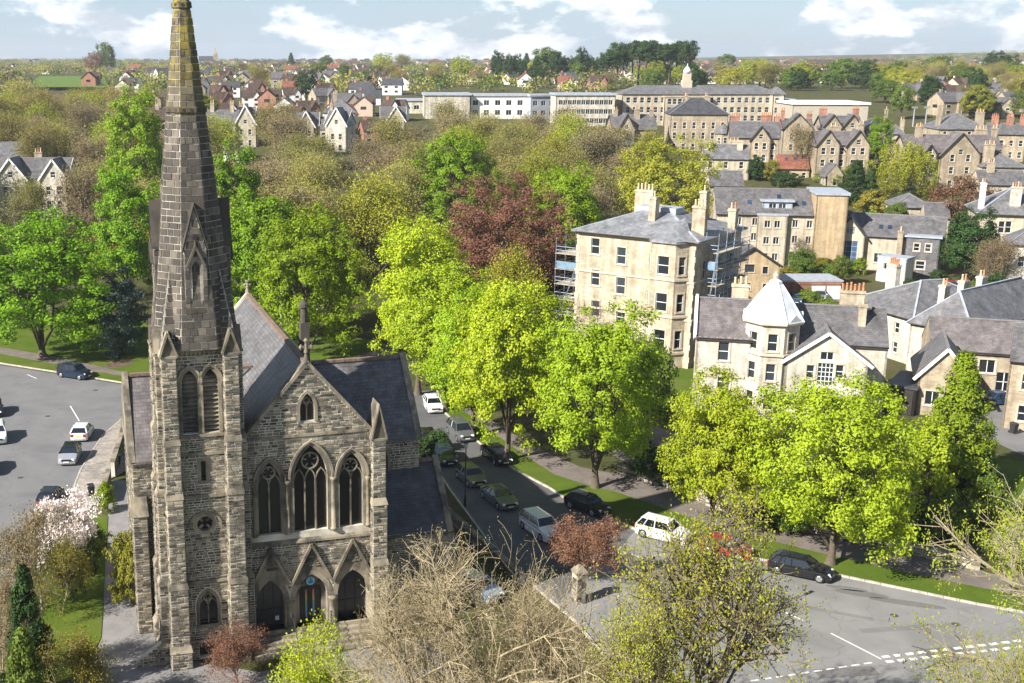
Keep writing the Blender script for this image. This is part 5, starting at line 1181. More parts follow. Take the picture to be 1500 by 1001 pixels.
# ---- left: gabled villas seen between the trees
villa('pale twin gabled villa with white bargeboards behind the bare trees at the green', (-12, 261), (97, 261), 10.6, 14.2, gables=((.27, 6.4, 10.6, 14.6), (.84, 5.6, 10.6, 14.4)), n=6, mat=M_CREAM, roof=M_SLATE, barge=M_WHITE, chim=((.5, 8, 1.2, 1.6, 3),))
villa('grey roofed house end behind the twin gabled pale villa', (-40, 232), (40, 231), 7.6, 11.0, n=4, mat=M_CREAM, roof=M_SLATE2, barge=None)
villa('white house with hipped red tiled roof and white chimneys behind the church', (312, 256), (352, 257), 5.6, 9.6, depth=9, kind='hip', n=3, mat=M_RENDER, roof=M_REDTILE, chim=((.3, 4, 1.0, .8, 1), (.7, 5, .6, .9, 2)), cmat=M_WHITE, rows=(.8, 3.3))
villa('white house with brown tiled roof left of the spire behind the tall green tree', (196, 252), (262, 252), 5.6, 9.2, depth=9, kind='hip', n=4, mat=M_RENDER, roof=M_BRTILE, chim=((.7, 4, 1.0, .8, 1),), rows=(.8, 3.3))
villa('steep gabled villa with cream bargeboards right of the spire', (348, 182), (372, 182), 7.4, 12.2, kind='gx', gables=((.5, 6.6, 7.4, 13.0),), n=1, mat=M_ASHLAR, barge=M_WHITE, chim=((.1, 6, 1.2, 1.2, 2),))
villa('tall gabled stone villa with a pale end wall among bare trees', (476, 182), (506, 183), 8.6, 12.2, gables=((.6, 6, 8.6, 13.4),), n=2, mat=M_CREAM, barge=M_WHITE, chim=((.05, 6, 1.6, 1.0, 2),))
villa('grey mansard roofed house with white dormers among the bare trees', (474, 165), (520, 165), 8.0, 12.4, kind='hip', n=4, mat=M_RENDER, roof=M_SLATE2, chim=((.35, 5, 1.6, 1.2, 3),))
villa('small pale gabled house beside the grey mansard roof', (558, 176), (594, 176), 5.2, 9.2, kind='gx', gables=((.6, 6, 5.2, 9.6),), n=2, mat=M_ASHLAR, barge=M_WHITE, rows=(.8, 3.0))
villa('dark roofed villa with two brick stacks left of the steep gable', (292, 182), (345, 183), 7.4, 11.4, n=4, mat=M_ASHD, roof=M_SLATE, chim=((.25, 5, 2.2, 1.2, 3), (.8, 5, 2.2, 1.2, 3)), barge=None)
villa('row of gabled stone villas half hidden by bare trees', (396, 184), (466, 184), 7.4, 11.0, gables=((.2, 5, 7.4, 11.6), (.75, 5, 7.4, 11.6)), n=3, mat=M_ASHD, roof=M_SLATE, barge=M_WHITE)
villa('stone house with twin chimneys half hidden behind the wood left of the spire', (196, 176), (246, 176), 7.2, 10.6, n=4, mat=M_ASHD, roof=M_BRTILE, chim=((.62, 5, 2.6, 1.2, 2), (.95, 5, 2.6, 1.2, 2)), barge=None)
villa('turreted stone villas with tall chimneys beside the bare wood', (898, 190), (962, 190), 7.6, 11.6, gables=((.3, 5, 7.6, 12),), n=4, mat=M_ASHD, roof=M_SLATE, chim=((.12, 5, 1.6, 1.2, 2), (.6, 4, 1.8, 1.6, 3), (.95, 5, 1.6, 1.2, 2)))
villa('pinkish stone house with terrace wall below the chimneyed villas', (880, 212), (930, 212), 5.0, 8.0, n=3, mat=M_ASHD, roof=M_SLATE, barge=None, rows=(.8, ))
# ---- institutional buildings
h = House('hospital_range', 'long cream stone institution with grey slate roof and a domed clock cupola', 'institution', (912, 138, 10.5), (1144, 138, 10.5)); W = h.W
h.block(0, W, 0, 14, 10.5, 13.4, 'hip', M_ASHLAR, M_SLATE2, trim=True).grid('f', 22, (1.0, 4.0, 7.4), 1.4, 1.9, sill=False)
h.block(W * .93, W * 1.0, -4, 3, 10.5, 13, 'hip', M_ASHLAR, M_SLATE2).grid('f', 2, (1.0, 4.0, 7.4), 1.4, 1.9)
h.block(W * .26, W * .55, -2, 3, 9.4, 9.8, 'flat', M_ASHLAR, M_ASHLAR, ov=.2).grid('f', 8, (1.0, 4.0, 7.0), 1.4, 1.9, sill=False)
xc = h.loc(1012, 130)[0]; m = MB(); m.box(xc - 1.7, 5, 11, xc + 1.7, 8, 15.2); m.box(xc - 1.3, 5.3, 15.2, xc + 1.3, 7.7, 17.8); m.build('cupola_base', M_TRIM, h.o); m = MB(); m.tube([(xc, 6.5, 17.8), (xc, 6.5, 18.8), (xc, 6.5, 19.7), (xc, 6.5, 20.1), (xc, 6.5, 21.2)], [1.5, 1.35, .75, .25, .06], 12); m.build('cupola_dome', M_WLEAD, h.o, True)
h.done()
def slab(name, label, pl, pr, e, depth, mat, n, rows, wd=(2.0, 1.6), roof=M_LEAD, style='case', frame=None, gl=None):
    h = House(name, label, 'building', (*pl, e), (*pr, e)); b = h.block(0, h.W, 0, depth, e, e + .7, 'flat', mat, roof, ov=.5)
    if n: b.grid('f', n, rows, wd[0], wd[1], style, sill=False, frame=frame, gl=gl)
    h.done(); return h
slab('school_hall', 'windowless cream flat roofed school hall left of the white classroom block', (622, 140), (689, 140), 8.5, 18, M_CREAM, 0, ())
slab('classroom_block', 'white flat roofed classroom block with rows of square windows', (689, 141), (778, 141), 8.0, 14, M_RENDER, 10, (1.0, 4.6), (2.0, 1.9))
slab('low_school_wing', 'low flat roofed cream wing at the left end of the school', (582, 148), (622, 148), 4.5, 12, M_CREAM, 2, (1.2,))
slab('long_cream_block', 'long cream three storey flat roofed block right of the school', (815, 140), (902, 140), 10.5, 14, M_CREAM, 12, (.8, 4.0, 7.2), (1.5, 1.7))
slab('flat_roofed_link', 'grey glazed flat roofed link beside the white classrooms', (778, 142), (815, 141), 8.0, 12, M_LEAD, 5, (1, 4.6), (1.8, 1.8))
slab('white_roofed_hall', 'big grey hall with broad white parapet roof above the stone villas', (1162, 153), (1273, 154), 9.5, 26, plain('stone_cladding', (0.40, 0.36, 0.29), .7, var=.1), 0, (), roof=M_WHITE)
m = slab('glass_pavilion', 'blue glazed pavilion between the stone institution and the white roofed hall', (1128, 148), (1163, 148), 8.0, 14, M_LEAD, 5, (.8, 4.3), (2.2, 2.8), gl=M_GLASSB)
slab('white_link_building', 'low white flat roofed link in front of the stone institution', (1094, 150), (1128, 150), 6.0, 12, M_RENDER, 5, (1, 3.6), (1.4, 1.5))
villa('cream gabled mansion standing alone on the far hill among trees', (1365, 97), (1397, 97), 8, 12, depth=16, gables=((.2, 5, 8, 13), (.8, 5, 8, 13)), n=5, mat=M_CREAM, roof=M_SLATE2, barge=None)
# ================================================================== TREES
def unit(v): return v / np.maximum(np.linalg.norm(v, axis=-1, keepdims=True), 1e-9)
def leaf_quads(C, Nn, size, rg, aspect=.62):
    n = len(C); t = unit(np.cross(Nn, rg.normal(size=(n, 3)))); b = np.cross(Nn, t)
    s = (size * rg.uniform(.65, 1.35, n))[:, None]
    a, c = t * s * .5, b * s * aspect * .5
    return np.stack([C - a, C + c * .9 - a * .1, C + a, C - c * .9 + a * .1], 1)
def lumps(rg, k=5, amp=.16):
    K = rg.normal(size=(k, 3)) * 2.6; ph = rg.uniform(0, 6.28, k)
    return lambda d: 1 + amp * np.sin(d @ K.T + ph).sum(1) / math.sqrt(k) * 1.3
def clump_centres(rg, n, R, hc, z0, shape, inner=.5):
    d = unit(rg.normal(size=(n, 3)))
    if shape != 'full': d[:, 2] = np.where(d[:, 2] < -.8, -d[:, 2] * .6, d[:, 2]); d = unit(d)
    r = rg.uniform(inner ** 2.4, 1, n) ** (1 / 2.4) * lumps(rg)(d)
    p = d * r[:, None]
    if shape == 'cone':
        t = rg.uniform(0, 1, n) ** 1.35; a = rg.uniform(0, 6.283, n); rr = (1 - t) ** .8 * rg.uniform(.45, 1.12, n) * (1 + .16 * np.sin(a * 3 + t * 9)) + .04
        p = np.stack([np.cos(a) * rr, np.sin(a) * rr, t * 2 - 1], 1); d = unit(np.stack([np.cos(a), np.sin(a), np.full(n, .35)], 1))
    q = np.empty_like(p); q[:, 0] = p[:, 0] * R; q[:, 1] = p[:, 1] * R; q[:, 2] = z0 + hc * .5 + p[:, 2] * hc * .5
    return q, d
def make_leaves(name, mat, rg, R, hc, z0, ncl, per, rc, ls, shape='round', inner=.5, droop=0.0, up=.45, flat=.75):
    C, D = clump_centres(rg, ncl, R, hc, z0, shape, inner)
    o = rg.normal(size=(ncl, per, 3)); o = unit(o) * (rg.uniform(0, 1, (ncl, per, 1)) ** (1 / 2.2)) * rc * rg.uniform(.7, 1.3, (ncl, 1, 1))
    o[..., 2] *= flat
    if droop: o[..., 2] -= droop * rg.uniform(0, 1, (ncl, per)) ** 1.2
    P = (C[:, None, :] + o).reshape(-1, 3)
    nn = unit(unit(o).reshape(-1, 3) * .7 + np.repeat(D, per, 0) * .5 + rg.normal(size=(ncl * per, 3)) * .45 + np.array([0, 0, up]))
    tint = np.repeat(rg.uniform(0, 1, ncl), per)
    return quads_mesh(name, leaf_quads(P, nn, ls, rg), mat, tint), C
def seg_mesh(name, segs, mat):
    """thin three-sided twigs: array (n, 8) of p, q, r0, r1"""
    S = np.array(segs); p, q, r0, r1 = S[:, 0:3], S[:, 3:6], S[:, 6:7], S[:, 7:8]; d = unit(q - p)
    h = np.where(np.abs(d[:, 2:3]) < .9, np.array([[0, 0, 1.]]), np.array([[1., 0, 0]])); a = unit(np.cross(d, h)); b = np.cross(d, a); Q = []
    c = [(math.cos(t), math.sin(t)) for t in (0, 2.094, 4.189)]
    for i in range(3):
        (c0, s0), (c1, s1) = c[i], c[(i + 1) % 3]
        Q.append(np.stack([p + (a * c0 + b * s0) * r0, p + (a * c1 + b * s1) * r0, q + (a * c1 + b * s1) * r1, q + (a * c0 + b * s0) * r1], 1))
    return quads_mesh(name, np.concatenate(Q), mat)
def limbs(rg, R, hc, z0, r0, targets, n=7, lean=0.0, forks=3):
    m = MB(); top = z0 + hc * .55; bx, by = rg.uniform(-.3, .3, 2)
    P = [(0, 0, -.2), (bx * .2, by * .2, z0 * .5), (bx * .6, by * .6, z0), (bx, by, top)]; m.tube([(0, 0, -.25), (0, 0, .05), (bx * .1, by * .1, .5), *P[1:]], [r0 * 1.7, r0 * 1.4, r0 * 1.05, r0 * .92, r0 * .75, r0 * .3], 8)
    idx = rg.permutation(len(targets))[:n * (1 + forks)]
    for i in range(min(n, len(idx))):
        t = Vector(targets[idx[i]]); s = rg.uniform(.55, 1.0); st = Vector((bx * .6 * s, by * .6 * s, z0 * s + (hc * .2 * rg.uniform(0, 1) if i > 2 else 0)))
        e = st.lerp(t, .88); mid = st.lerp(e, .5) + Vector((0, 0, (e - st).length * .1)); r = r0 * rg.uniform(.3, .48)
        m.tube([st, st.lerp(mid, .5) + Vector((0, 0, .1)), mid, e], [r, r * .8, r * .6, r * .2], 5)
        for j in range(forks):
            k = n + i * forks + j
            if k < len(idx): f = mid.lerp(Vector(targets[idx[k]]), .75); m.tube([mid, mid.lerp(f, .5) + Vector((0, 0, .15)), f], [r * .45, r * .3, r * .1], 4)
    return m
def bare(rg, h, R, r0, levels=5, n0=9, spread=.75, twl=1.0, start=.22, upb=.35):
    """recursive branching; returns the thick skeleton (MB), twig segments and twig tips"""
    m = MB(); segs = []; tips = []
    def rot(d, ang):
        a = d.cross(Vector((rg.normal(), rg.normal(), rg.normal()))).normalized(); return Matrix.Rotation(ang, 3, a) @ d
    def go(p, d, L, r, lv):
        n = 3; pts = [p]; q = p.copy(); dd = d.copy()
        for i in range(n):
            dd = (dd + Vector((rg.normal() * .13, rg.normal() * .13, rg.normal() * .1 + upb * .12))).normalized(); q = q + dd * (L / n); pts.append(q.copy())
        rr = [r * (1 - .5 * i / n) for i in range(n + 1)]
        if lv <= 1: m.tube(pts, rr, 6 if lv == 0 else 5, False)
        else:
            for i in range(n): segs.append((*pts[i], *pts[i + 1], rr[i], rr[i + 1]))
        if lv >= levels: tips.append((tuple(q), tuple(dd))); return
        kids = {0: n0, 1: 5, 2: 5, 3: 4}.get(lv, 3)
        for k in range(kids):
            t = start + (1 - start) * (k + rg.uniform(.2, .9)) / kids if lv == 0 else rg.uniform(.25, 1.0)
            i = min(int(t * n), n - 1); b = pts[i].lerp(pts[i + 1], t * n - i)
            nd = rot(dd if lv else d, rg.uniform(.35, spread + .25)); L2 = L * rg.uniform(.5, .75) if lv else R * rg.uniform(.75, 1.1) * (1.15 - .45 * t)
            go(b, nd, L2 * (twl if lv >= 3 else 1), r * (rg.uniform(.38, .55) if lv else .42), lv + 1)
    go(Vector((0, 0, -.2)), Vector((0, 0, 1)), h * .72, r0, 0)
    return m, segs, tips
LM = {
 'lime': leafmat('lime_leaves', (0.235, 0.335, 0.012), (0.41, 0.505, 0.03), .32),
 'bright': leafmat('chestnut_leaves', (0.122, 0.21, 0.006), (0.24, 0.37, 0.015), .28),
 'spring': leafmat('spring_leaves', (0.25, 0.285, 0.022), (0.42, 0.42, 0.05), .3),
 'olive': leafmat('olive_buds', (0.23, 0.215, 0.06), (0.38, 0.34, 0.10), .36),
 'straw': leafmat('straw_buds', (0.33, 0.27, 0.13), (0.50, 0.42, 0.22), .3),
 'brown': leafmat('brown_buds', (0.23, 0.18, 0.095), (0.36, 0.285, 0.155), .34),
 'copper': leafmat('copper_leaves', (0.135, 0.062, 0.038), (0.26, 0.135, 0.082), .3),
 'dark': leafmat('evergreen_leaves', (0.02, 0.045, 0.010), (0.05, 0.095, 0.02), .12),
 'blue': leafmat('blue_green_leaves', (0.05, 0.085, 0.065), (0.13, 0.18, 0.14), .12),
 'gold': leafmat('golden_sprays', (0.17, 0.26, 0.012), (0.31, 0.40, 0.025), .3),
 'willow': leafmat('willow_leaves', (0.30, 0.31, 0.03), (0.44, 0.42, 0.05), .28),
 'blossom': leafmat('blossom', (0.74, 0.64, 0.60), (0.92, 0.87, 0.84), .3),
 'redtwig': leafmat('red_buds', (0.19, 0.10, 0.065), (0.30, 0.17, 0.10), .25),
 'yolive': leafmat('yellow_green_leaves', (0.17, 0.16, 0.02), (0.29, 0.26, 0.035), .3),
 'mid': leafmat('green_leaves', (0.09, 0.145, 0.018), (0.17, 0.23, 0.035), .3),
}
PROTO = {}
def proto(key, kind, seed, R, h, z0, ncl, per, rc, ls, shape='round', leaf=None, inner=.5, droop=0, r0=.3, bark=None, flat=.75, up=.45, n=7):
    rg = np.random.default_rng(seed); hc = h - z0
    cr, C = make_leaves('crown', LM[leaf or kind], rg, R, hc, z0, ncl, per, rc, ls, shape, inner, droop, up, flat)
    tr = limbs(rg, R, hc, z0, r0, C, n).mesh('trunk', bark or M_BARK, True, False)
    PROTO[key] = (tr, [('crown', cr)], R, h)
def bare_proto(key, seed, h, R, r0, levels, leaf, ls, nleaf, bark=M_BARKT, n0=9, spread=.75, clump=.25, start=.22, twl=1.0, upb=.35, thick=1.0):
    rg = np.random.default_rng(seed); m, segs, tips = bare(rg, h, R, r0, levels, n0, spread, twl, start, upb)
    T = np.array([t[0] for t in tips]); zmax = T[:, 2].max(); k = h / zmax; rad = np.percentile(np.hypot(T[:, 0], T[:, 1]), 95); kr = R / rad; S = np.array([kr, kr, k])
    tr = MB(); tr.v = [tuple(np.array(v) * S) for v in m.v]; tr.f = m.f
    sg = np.array(segs); sg[:, 0:3] *= S; sg[:, 3:6] *= S; sg[:, 6:8] = np.maximum(sg[:, 6:8] * thick, .008 * thick)
    parts = [('twigs', seg_mesh('twigs', sg, bark))]
    if nleaf:
        P = np.repeat(T * S, nleaf, 0); P = P + rg.normal(size=P.shape) * clump
        nn = unit(rg.normal(size=P.shape) + np.array([0, 0, .5])); parts.append(('crown', quads_mesh('crown', leaf_quads(P, nn, ls, rg), LM[leaf], rg.uniform(0, 1, len(P)))))
    PROTO[key] = (tr.mesh('trunk', bark, True, False), parts, R, h)
    return len(sg), len(tips)
def plant(key, X, Y, h, w, label, cat='tree', group=None, name=None, rz=None, z=None):
    tr, parts, R, H0 = PROTO[key]; o = empty(name or 'tree', (X, Y, ground_z(Y, X) if z is None else z), rnd.uniform(0, 6.28) if rz is None else rz, label, cat, group)
    o.scale = (w / (2 * R), w / (2 * R), h / H0); link('trunk' if h > 3.2 else 'stem', tr, o)
    for nm, me in parts: link(nm, me, o)
    return o
SPOTS = []                                            # (X, Y, radius, screen box) of the trees that are placed one by one
def tree(key, bx, by, top, wpx, label, cat='tree', group=None, name=None, hmax=40):
    p = gp(bx, by); s = pxm(p.x, p.y, p.z + 5); h = min(max(zat(p.x, p.y, top) - p.z, .6), hmax); w = wpx / s
    SPOTS.append((p.x, p.y, w / 2, (bx - wpx / 2, top, bx + wpx / 2, (top + by) / 2 + (by - top) * .2)))
    return plant(key, p.x, p.y, h, w, label, cat, group, name, rz=(bx * .37 + by * .11) % 6.283)

# prototypes: near limes and chestnuts
proto('lime1', 'lime', 11, 5.5, 15, 1.7, 400, 105, .9, .25, r0=.34, n=9)
proto('lime2', 'lime', 12, 6.5, 14, 1.3, 470, 105, .9, .25, r0=.36, n=9)
proto('lime3', 'lime', 13, 5.5, 17, 1.7, 430, 105, .95, .27, r0=.36, n=9)
proto('chest1', 'bright', 21, 7.0, 18, 1.0, 400, 100, 1.05, .33, r0=.45)
proto('chest2', 'bright', 22, 6.5, 21, 1.0, 400, 100, 1.05, .33, r0=.45)
proto('chest3', 'bright', 23, 5.5, 20, 2.0, 300, 95, 1.1, .36, r0=.4)
proto('spring1', 'spring', 31, 8.5, 18, 2.4, 380, 90, 1.15, .34, r0=.4)
proto('mid1', 'mid', 41, 5, 12, 2.0, 170, 60, 1.1, .42, r0=.28)
proto('willow', 'willow', 51, 7.5, 13, 1.5, 260, 80, .9, .38, droop=2.6, r0=.4, up=.1)
proto('copper1', 'copper', 61, 10, 21, 2.4, 560, 80, 1.15, .3, r0=.55, n=12, inner=.35)
proto('maple', 'copper', 62, 6, 11, 1.5, 190, 55, 1.0, .36, r0=.3)
proto('dark1', 'dark', 71, 5, 12, .6, 230, 75, .95, .4, r0=.3)
proto('cone', 'dark', 72, 4.2, 15, .6, 300, 60, .8, .42, shape='cone', r0=.3, droop=.5, up=.1)
proto('cypress', 'gold', 73, 4.2, 13.5, .3, 420, 75, .62, .3, shape='cone', r0=.3, up=.7, flat=1.2)
proto('bluecone', 'blue', 74, 3.4, 12, .3, 200, 75, .8, .34, shape='full', r0=.25, up=.2)
proto('bush', 'mid', 75, 1.6, 2.4, .1, 70, 60, .42, .2, r0=.1)
proto('dbush', 'dark', 76, 1.8, 2.6, .1, 80, 60, .45, .22, r0=.1)
proto('gbush', 'yolive', 77, 2.1, 3.4, .2, 110, 70, .42, .2, r0=.12)
proto('lbush', 'bright', 78, 1.2, 2.0, .1, 60, 60, .34, .18, r0=.08)
proto('pine', 'dark', 79, 4.0, 20, 10, 90, 60, 1.3, .6, r0=.4)
proto('gdark', 'gold', 80, 3.0, 7, .2, 180, 60, .55, .26, r0=.15)
proto('conif_near', 'dark', 81, 2.2, 8, .3, 300, 60, .42, .22, shape='cone', r0=.2, droop=.25, up=.3)
proto('conif_green', 'mid', 82, 2.0, 6, .3, 200, 60, .42, .22, shape='cone', r0=.15, droop=.2, up=.3)
bare_proto('bare_near', 101, 11, 6.6, .3, 5, 'straw', .07, 2, bark('straw_bark', (.24, .195, .115), (.44, .36, .225)), 11, 1.0, .12, .1, upb=.1, thick=.95)
bare_proto('early_near', 102, 13, 5.0, .26, 4, 'spring', .125, 12, M_BARKT, 12, .85, .17, thick=1.6)
bare_proto('early_right', 103, 11, 8.0, .3, 4, 'spring', .125, 15, M_BARKP, 12, .9, .19, thick=1.5)
bare_proto('green_sparse', 104, 6, 3.6, .14, 4, 'lime', .115, 15, M_BARKP, 9, .8, .2)
bare_proto('magnolia', 105, 5.2, 2.6, .12, 4, 'blossom', .2, 14, M_BARKT, 9, .75, .2, .1)
bare_proto('brown_near', 106, 7, 4.2, .16, 4, 'brown', .16, 11, M_BARKP, 10, .8, .3, .1)
bare_proto('yellow_near', 107, 7, 4.0, .16, 4, 'yolive', .18, 11, M_BARKP, 10, .8, .3, .1)
bare_proto('red_shrub', 108, 4.4, 2.7, .07, 4, 'redtwig', .1, 10, bark('red_bark', (.17, .08, .05), (.28, .14, .09)), 16, .55, .14, .02)
bare_proto('bare_wood1', 111, 15, 6.2, .3, 3, 'brown', .3, 26, M_BARKT, 13, .8, .8, .2, thick=1.7)
bare_proto('bare_wood2', 112, 15, 6.0, .3, 3, 'olive', .3, 34, M_BARKT, 13, .8, .85, .2, thick=1.6)
bare_proto('bare_wood3', 113, 14, 6.4, .3, 3, 'olive', .3, 44, M_BARKT, 13, .8, .95, .18, thick=1.6)
bare_proto('bare_wood4', 114, 16, 6.0, .32, 3, 'brown', .3, 36, M_BARKT, 14, .75, .85, .2, thick=1.7)
bare_proto('spring_wood', 115, 15, 6.2, .3, 3, 'spring', .3, 48, M_BARK, 13, .8, 1.0, .18, thick=1.5)
bare_proto('bare_mid', 116, 10, 4.6, .2, 4, 'brown', .12, 3, M_BARKT, 11, .7, .2, .15)

# street trees and their neighbours
tree('lime1', 872, 716, 453, 188, 'bright lime tree on the verge beside a parked black hatchback')
tree('lime1', 1042, 782, 552, 152, 'lime tree in fresh leaf right of the white parked car, on the verge')
tree('lime2', 1216, 828, 572, 248, 'broad lime tree in fresh leaf behind the black estate car')
tree('lime3', 612, 578, 325, 150, 'tall lime tree in fresh leaf nearest the transept gable')
tree('lime3', 652, 604, 390, 160, 'lime tree in fresh leaf over the silver people carrier', name='tree')
tree('lime1', 742, 676, 408, 168, 'lime tree in fresh leaf beside the shaded stretch of the street')
tree('lime1', 694, 640, 432, 130, 'smaller lime tree squeezed between two larger limes of the street row')
tree('mid1', 948, 655, 492, 80, 'dark green young tree at the foot of the cream mansion')
tree('cypress', 1392, 712, 522, 125, 'conical golden cypress beside the drive')
tree('gdark', 1355, 745, 622, 90, 'lower golden bush at the foot of the golden cypress')
tree('chest1', 450, 533, 314, 152, 'bright horse chestnut beyond the nave roof ridge')
tree('chest2', 392, 505, 262, 150, 'tall horse chestnut beside the spire')
tree('chest3', 352, 440, 232, 95, 'horse chestnut whose top rises beside the red roofed white house')
tree('chest1', 62, 524, 321, 200, 'broad horse chestnut on the green')
tree('chest3', 210, 345, 150, 92, 'tall slender bright green tree left of the spire')
tree('chest3', 190, 455, 262, 100, 'bright green tree below the tall slender one left of the spire')
tree('bluecone', 180, 522, 398, 74, 'blue grey conifer on the green beside the church tower', name='conifer')
tree('chest1', 668, 345, 199, 116, 'rounded bright tree alone in the brown wood')
tree('chest2', 818, 410, 229, 130, 'bright green tree behind the copper beech and scaffolding')
tree('chest1', 730, 352, 255, 50, 'small bright crown left of the tree behind the copper beech')
tree('copper1', 735, 480, 268, 215, 'large copper beech left of the cream mansion')
tree('maple', 815, 470, 352, 62, 'small copper leaved tree before the blue sheeted scaffolding')
tree('spring1', 968, 358, 211, 152, 'spreading yellow green tree beyond the mansion roof')
tree('spring_wood', 560, 430, 260, 135, 'olive green birch left of the copper beech')
tree('spring_wood', 735, 500, 365, 100, 'pale olive tree below the copper beech')
tree('bare_mid', 868, 512, 424, 85, 'bare brown tree against the mansion front')
tree('bare_mid', 1165, 392, 342, 52, 'bare tree against the apartment block wall')
tree('willow', 1325, 290, 209, 86, 'golden weeping willow before the long gabled terrace')
tree('cone', 1250, 302, 236, 50, 'dark conifer beside the weeping willow', name='conifer')
tree('cone', 1272, 304, 247, 34, 'lesser dark conifer between the larger one and the willow', name='conifer')
tree('maple', 1405, 342, 260, 98, 'red leaved maple above the stone hall')
tree('dark1', 1416, 412, 316, 76, 'rounded dark evergreen right of the white annexe')
tree('bare_wood4', 1455, 432, 350, 66, 'bare brown tree right of the dark evergreen')
tree('chest3', 1284, 242, 176, 38, 'narrow bright green tree between twin gabled villa and willow')
tree('gbush', 1277, 318, 281, 56, 'round golden green bush behind the apartment stair tower')
tree('gbush', 1130, 270, 236, 30, 'pale green bush by the red tiled bungalow', name='bush')
tree('dark1', 1107, 268, 232, 34, 'dark evergreen beside the low stone villa')
tree('bare_wood1', 1175, 262, 176, 44, 'bare reddish tree before the narrow gabled villa')
tree('spring_wood', 945, 248, 190, 44, 'pale fresh green tree beside the stone hotel')
tree('mid1', 962, 250, 205, 34, 'dark green bush like tree left of the stone hotel')
tree('chest1', 1220, 272, 250, 56, 'low bright green trees below the twin gabled villa')
tree('dbush', 1150, 275, 252, 46, 'dark shrub below the bungalow', cat='shrub', name='shrub')
tree('bare_wood1', 1025, 200, 160, 34, 'bare brown tree before the stone hotel')
tree('bare_wood1', 118, 372, 236, 88, 'bare brown tree right of the pale twin gabled villa')
tree('bare_wood2', 48, 372, 262, 60, 'thin budding tree before the pale twin gabled villa')
# foreground
tree('bare_near', 735, 1165, 742, 380, 'leafless pale twigged tree before the church annexe')
tree('bare_near', 628, 1180, 800, 260, 'lower leafless tree beside the church door, in front of the annexe')
tree('bare_near', 828, 1190, 812, 260, 'lower leafless tree left of the sparse young leaved tree')
tree('early_near', 996, 1200, 676, 285, 'sparse tree in young leaf in front of the white and red cars')
tree('early_near', 918, 1230, 842, 180, 'dense young leaved tree beside the leafless ones')
tree('early_right', 1560, 1100, 700, 420, 'young leaved tree with pale boughs hanging over the road edge')
tree('early_right', 1450, 1250, 890, 230, 'young leaved tree top over the give way lines')
tree('green_sparse', 470, 1120, 912, 215, 'sparse bright leaved sapling before the church steps')
tree('red_shrub', 862, 850, 750, 108, 'round reddish brown leafless shrub beside the street', cat='shrub', name='shrub')
tree('red_shrub', 352, 1010, 922, 110, 'reddish leafless shrub at the foot of the church tower', cat='shrub', name='shrub')
tree('red_shrub', 380, 940, 902, 36, 'small red twigged shrub beside the church steps', cat='shrub', name='shrub')
tree('magnolia', 108, 838, 720, 100, 'white magnolia in blossom beside the black hatchback')
tree('brown_near', 62, 892, 748, 150, 'brown budding tree in front of the magnolia')
tree('yellow_near', 92, 900, 790, 90, 'yellowish budding tree at the lawn edge below the magnolia')
tree('conif_near', 48, 1030, 832, 84, 'dark conifer at the lawn edge', name='conifer')
tree('conif_green', 44, 1090, 925, 90, 'fresh green conifer below the dark one', name='conifer')
tree('brown_near', 5, 1010, 840, 90, 'russet budding tree left of the dark conifer')
tree('yellow_near', 112, 1050, 925, 120, 'yellow brown shrub on the lawn corner', cat='shrub', name='shrub')
tree('gbush', 195, 886, 788, 66, 'yellow green bush against the church tower', cat='bush', name='bush')
tree('lbush', 156, 750, 712, 32, 'small bright green bush by the stone wall end', cat='bush', name='bush')
for i, (x, y, t, w, k) in enumerate([(950, 705, 655, 50, 'dbush'), (985, 712, 668, 40, 'bush'), (1120, 775, 735, 50, 'dbush'), (1160, 782, 742, 50, 'bush'), (1330, 790, 735, 70, 'dbush'), (1385, 790, 730, 70, 'bush'), (1430, 720, 660, 60, 'dbush'), (1445, 770, 700, 60, 'bush'), (640, 660, 632, 40, 'dbush'), (615, 670, 640, 40, 'dbush'), (1480, 830, 770, 70, 'bush'), (1290, 775, 725, 60, 'dbush'), (140, 812, 775, 46, 'bush'), (120, 845, 800, 40, 'dbush'), (108, 880, 832, 36, 'bush'), (1180, 395, 372, 40, 'bush'), (1258, 402, 380, 22, 'lbush'), (1240, 398, 384, 30, 'bush'), (1440, 470, 440, 50, 'bush'), (1405, 455, 425, 40, 'bush'), (1060, 300, 270, 40, 'dbush'), (1185, 445, 425, 40, 'bush'), (1215, 460, 438, 40, 'bush'), (1340, 525, 460, 14, 'lbush')]):
    nearby = min([((868, 716), 'by the lime above the black hatchback'), ((985, 700), 'behind the garden wall'), ((1056, 785), 'by the lime near the red car'), ((1236, 828), 'by the broad lime near the estate car'), ((1392, 712), 'by the golden cypress'), ((1470, 800), 'under the boughs by the road edge'), ((1440, 455), 'behind the coach house'), ((140, 810), 'at the lawn edge below the magnolia'), ((625, 660), 'beside the church transept'), ((1180, 395), 'before the apartment block'), ((1250, 400), 'before the stone hall'), ((1060, 300), 'beside the apartment block roof'), ((1200, 450), 'before the white garages'), ((1340, 525), 'between the slate ranges')], key=lambda q: math.hypot(q[0][0] - x, q[0][1] - y))[1]
    tree(k, x, y, t, w, ('dark clipped evergreen shrub ' if k == 'dbush' else 'leafy green garden shrub ' if k == 'bush' else 'bright small garden shrub ') + nearby, cat='shrub', name='shrub', group=('dark shrubs ' if k == 'dbush' else 'green shrubs ' if k == 'bush' else 'bright shrubs ') + nearby)
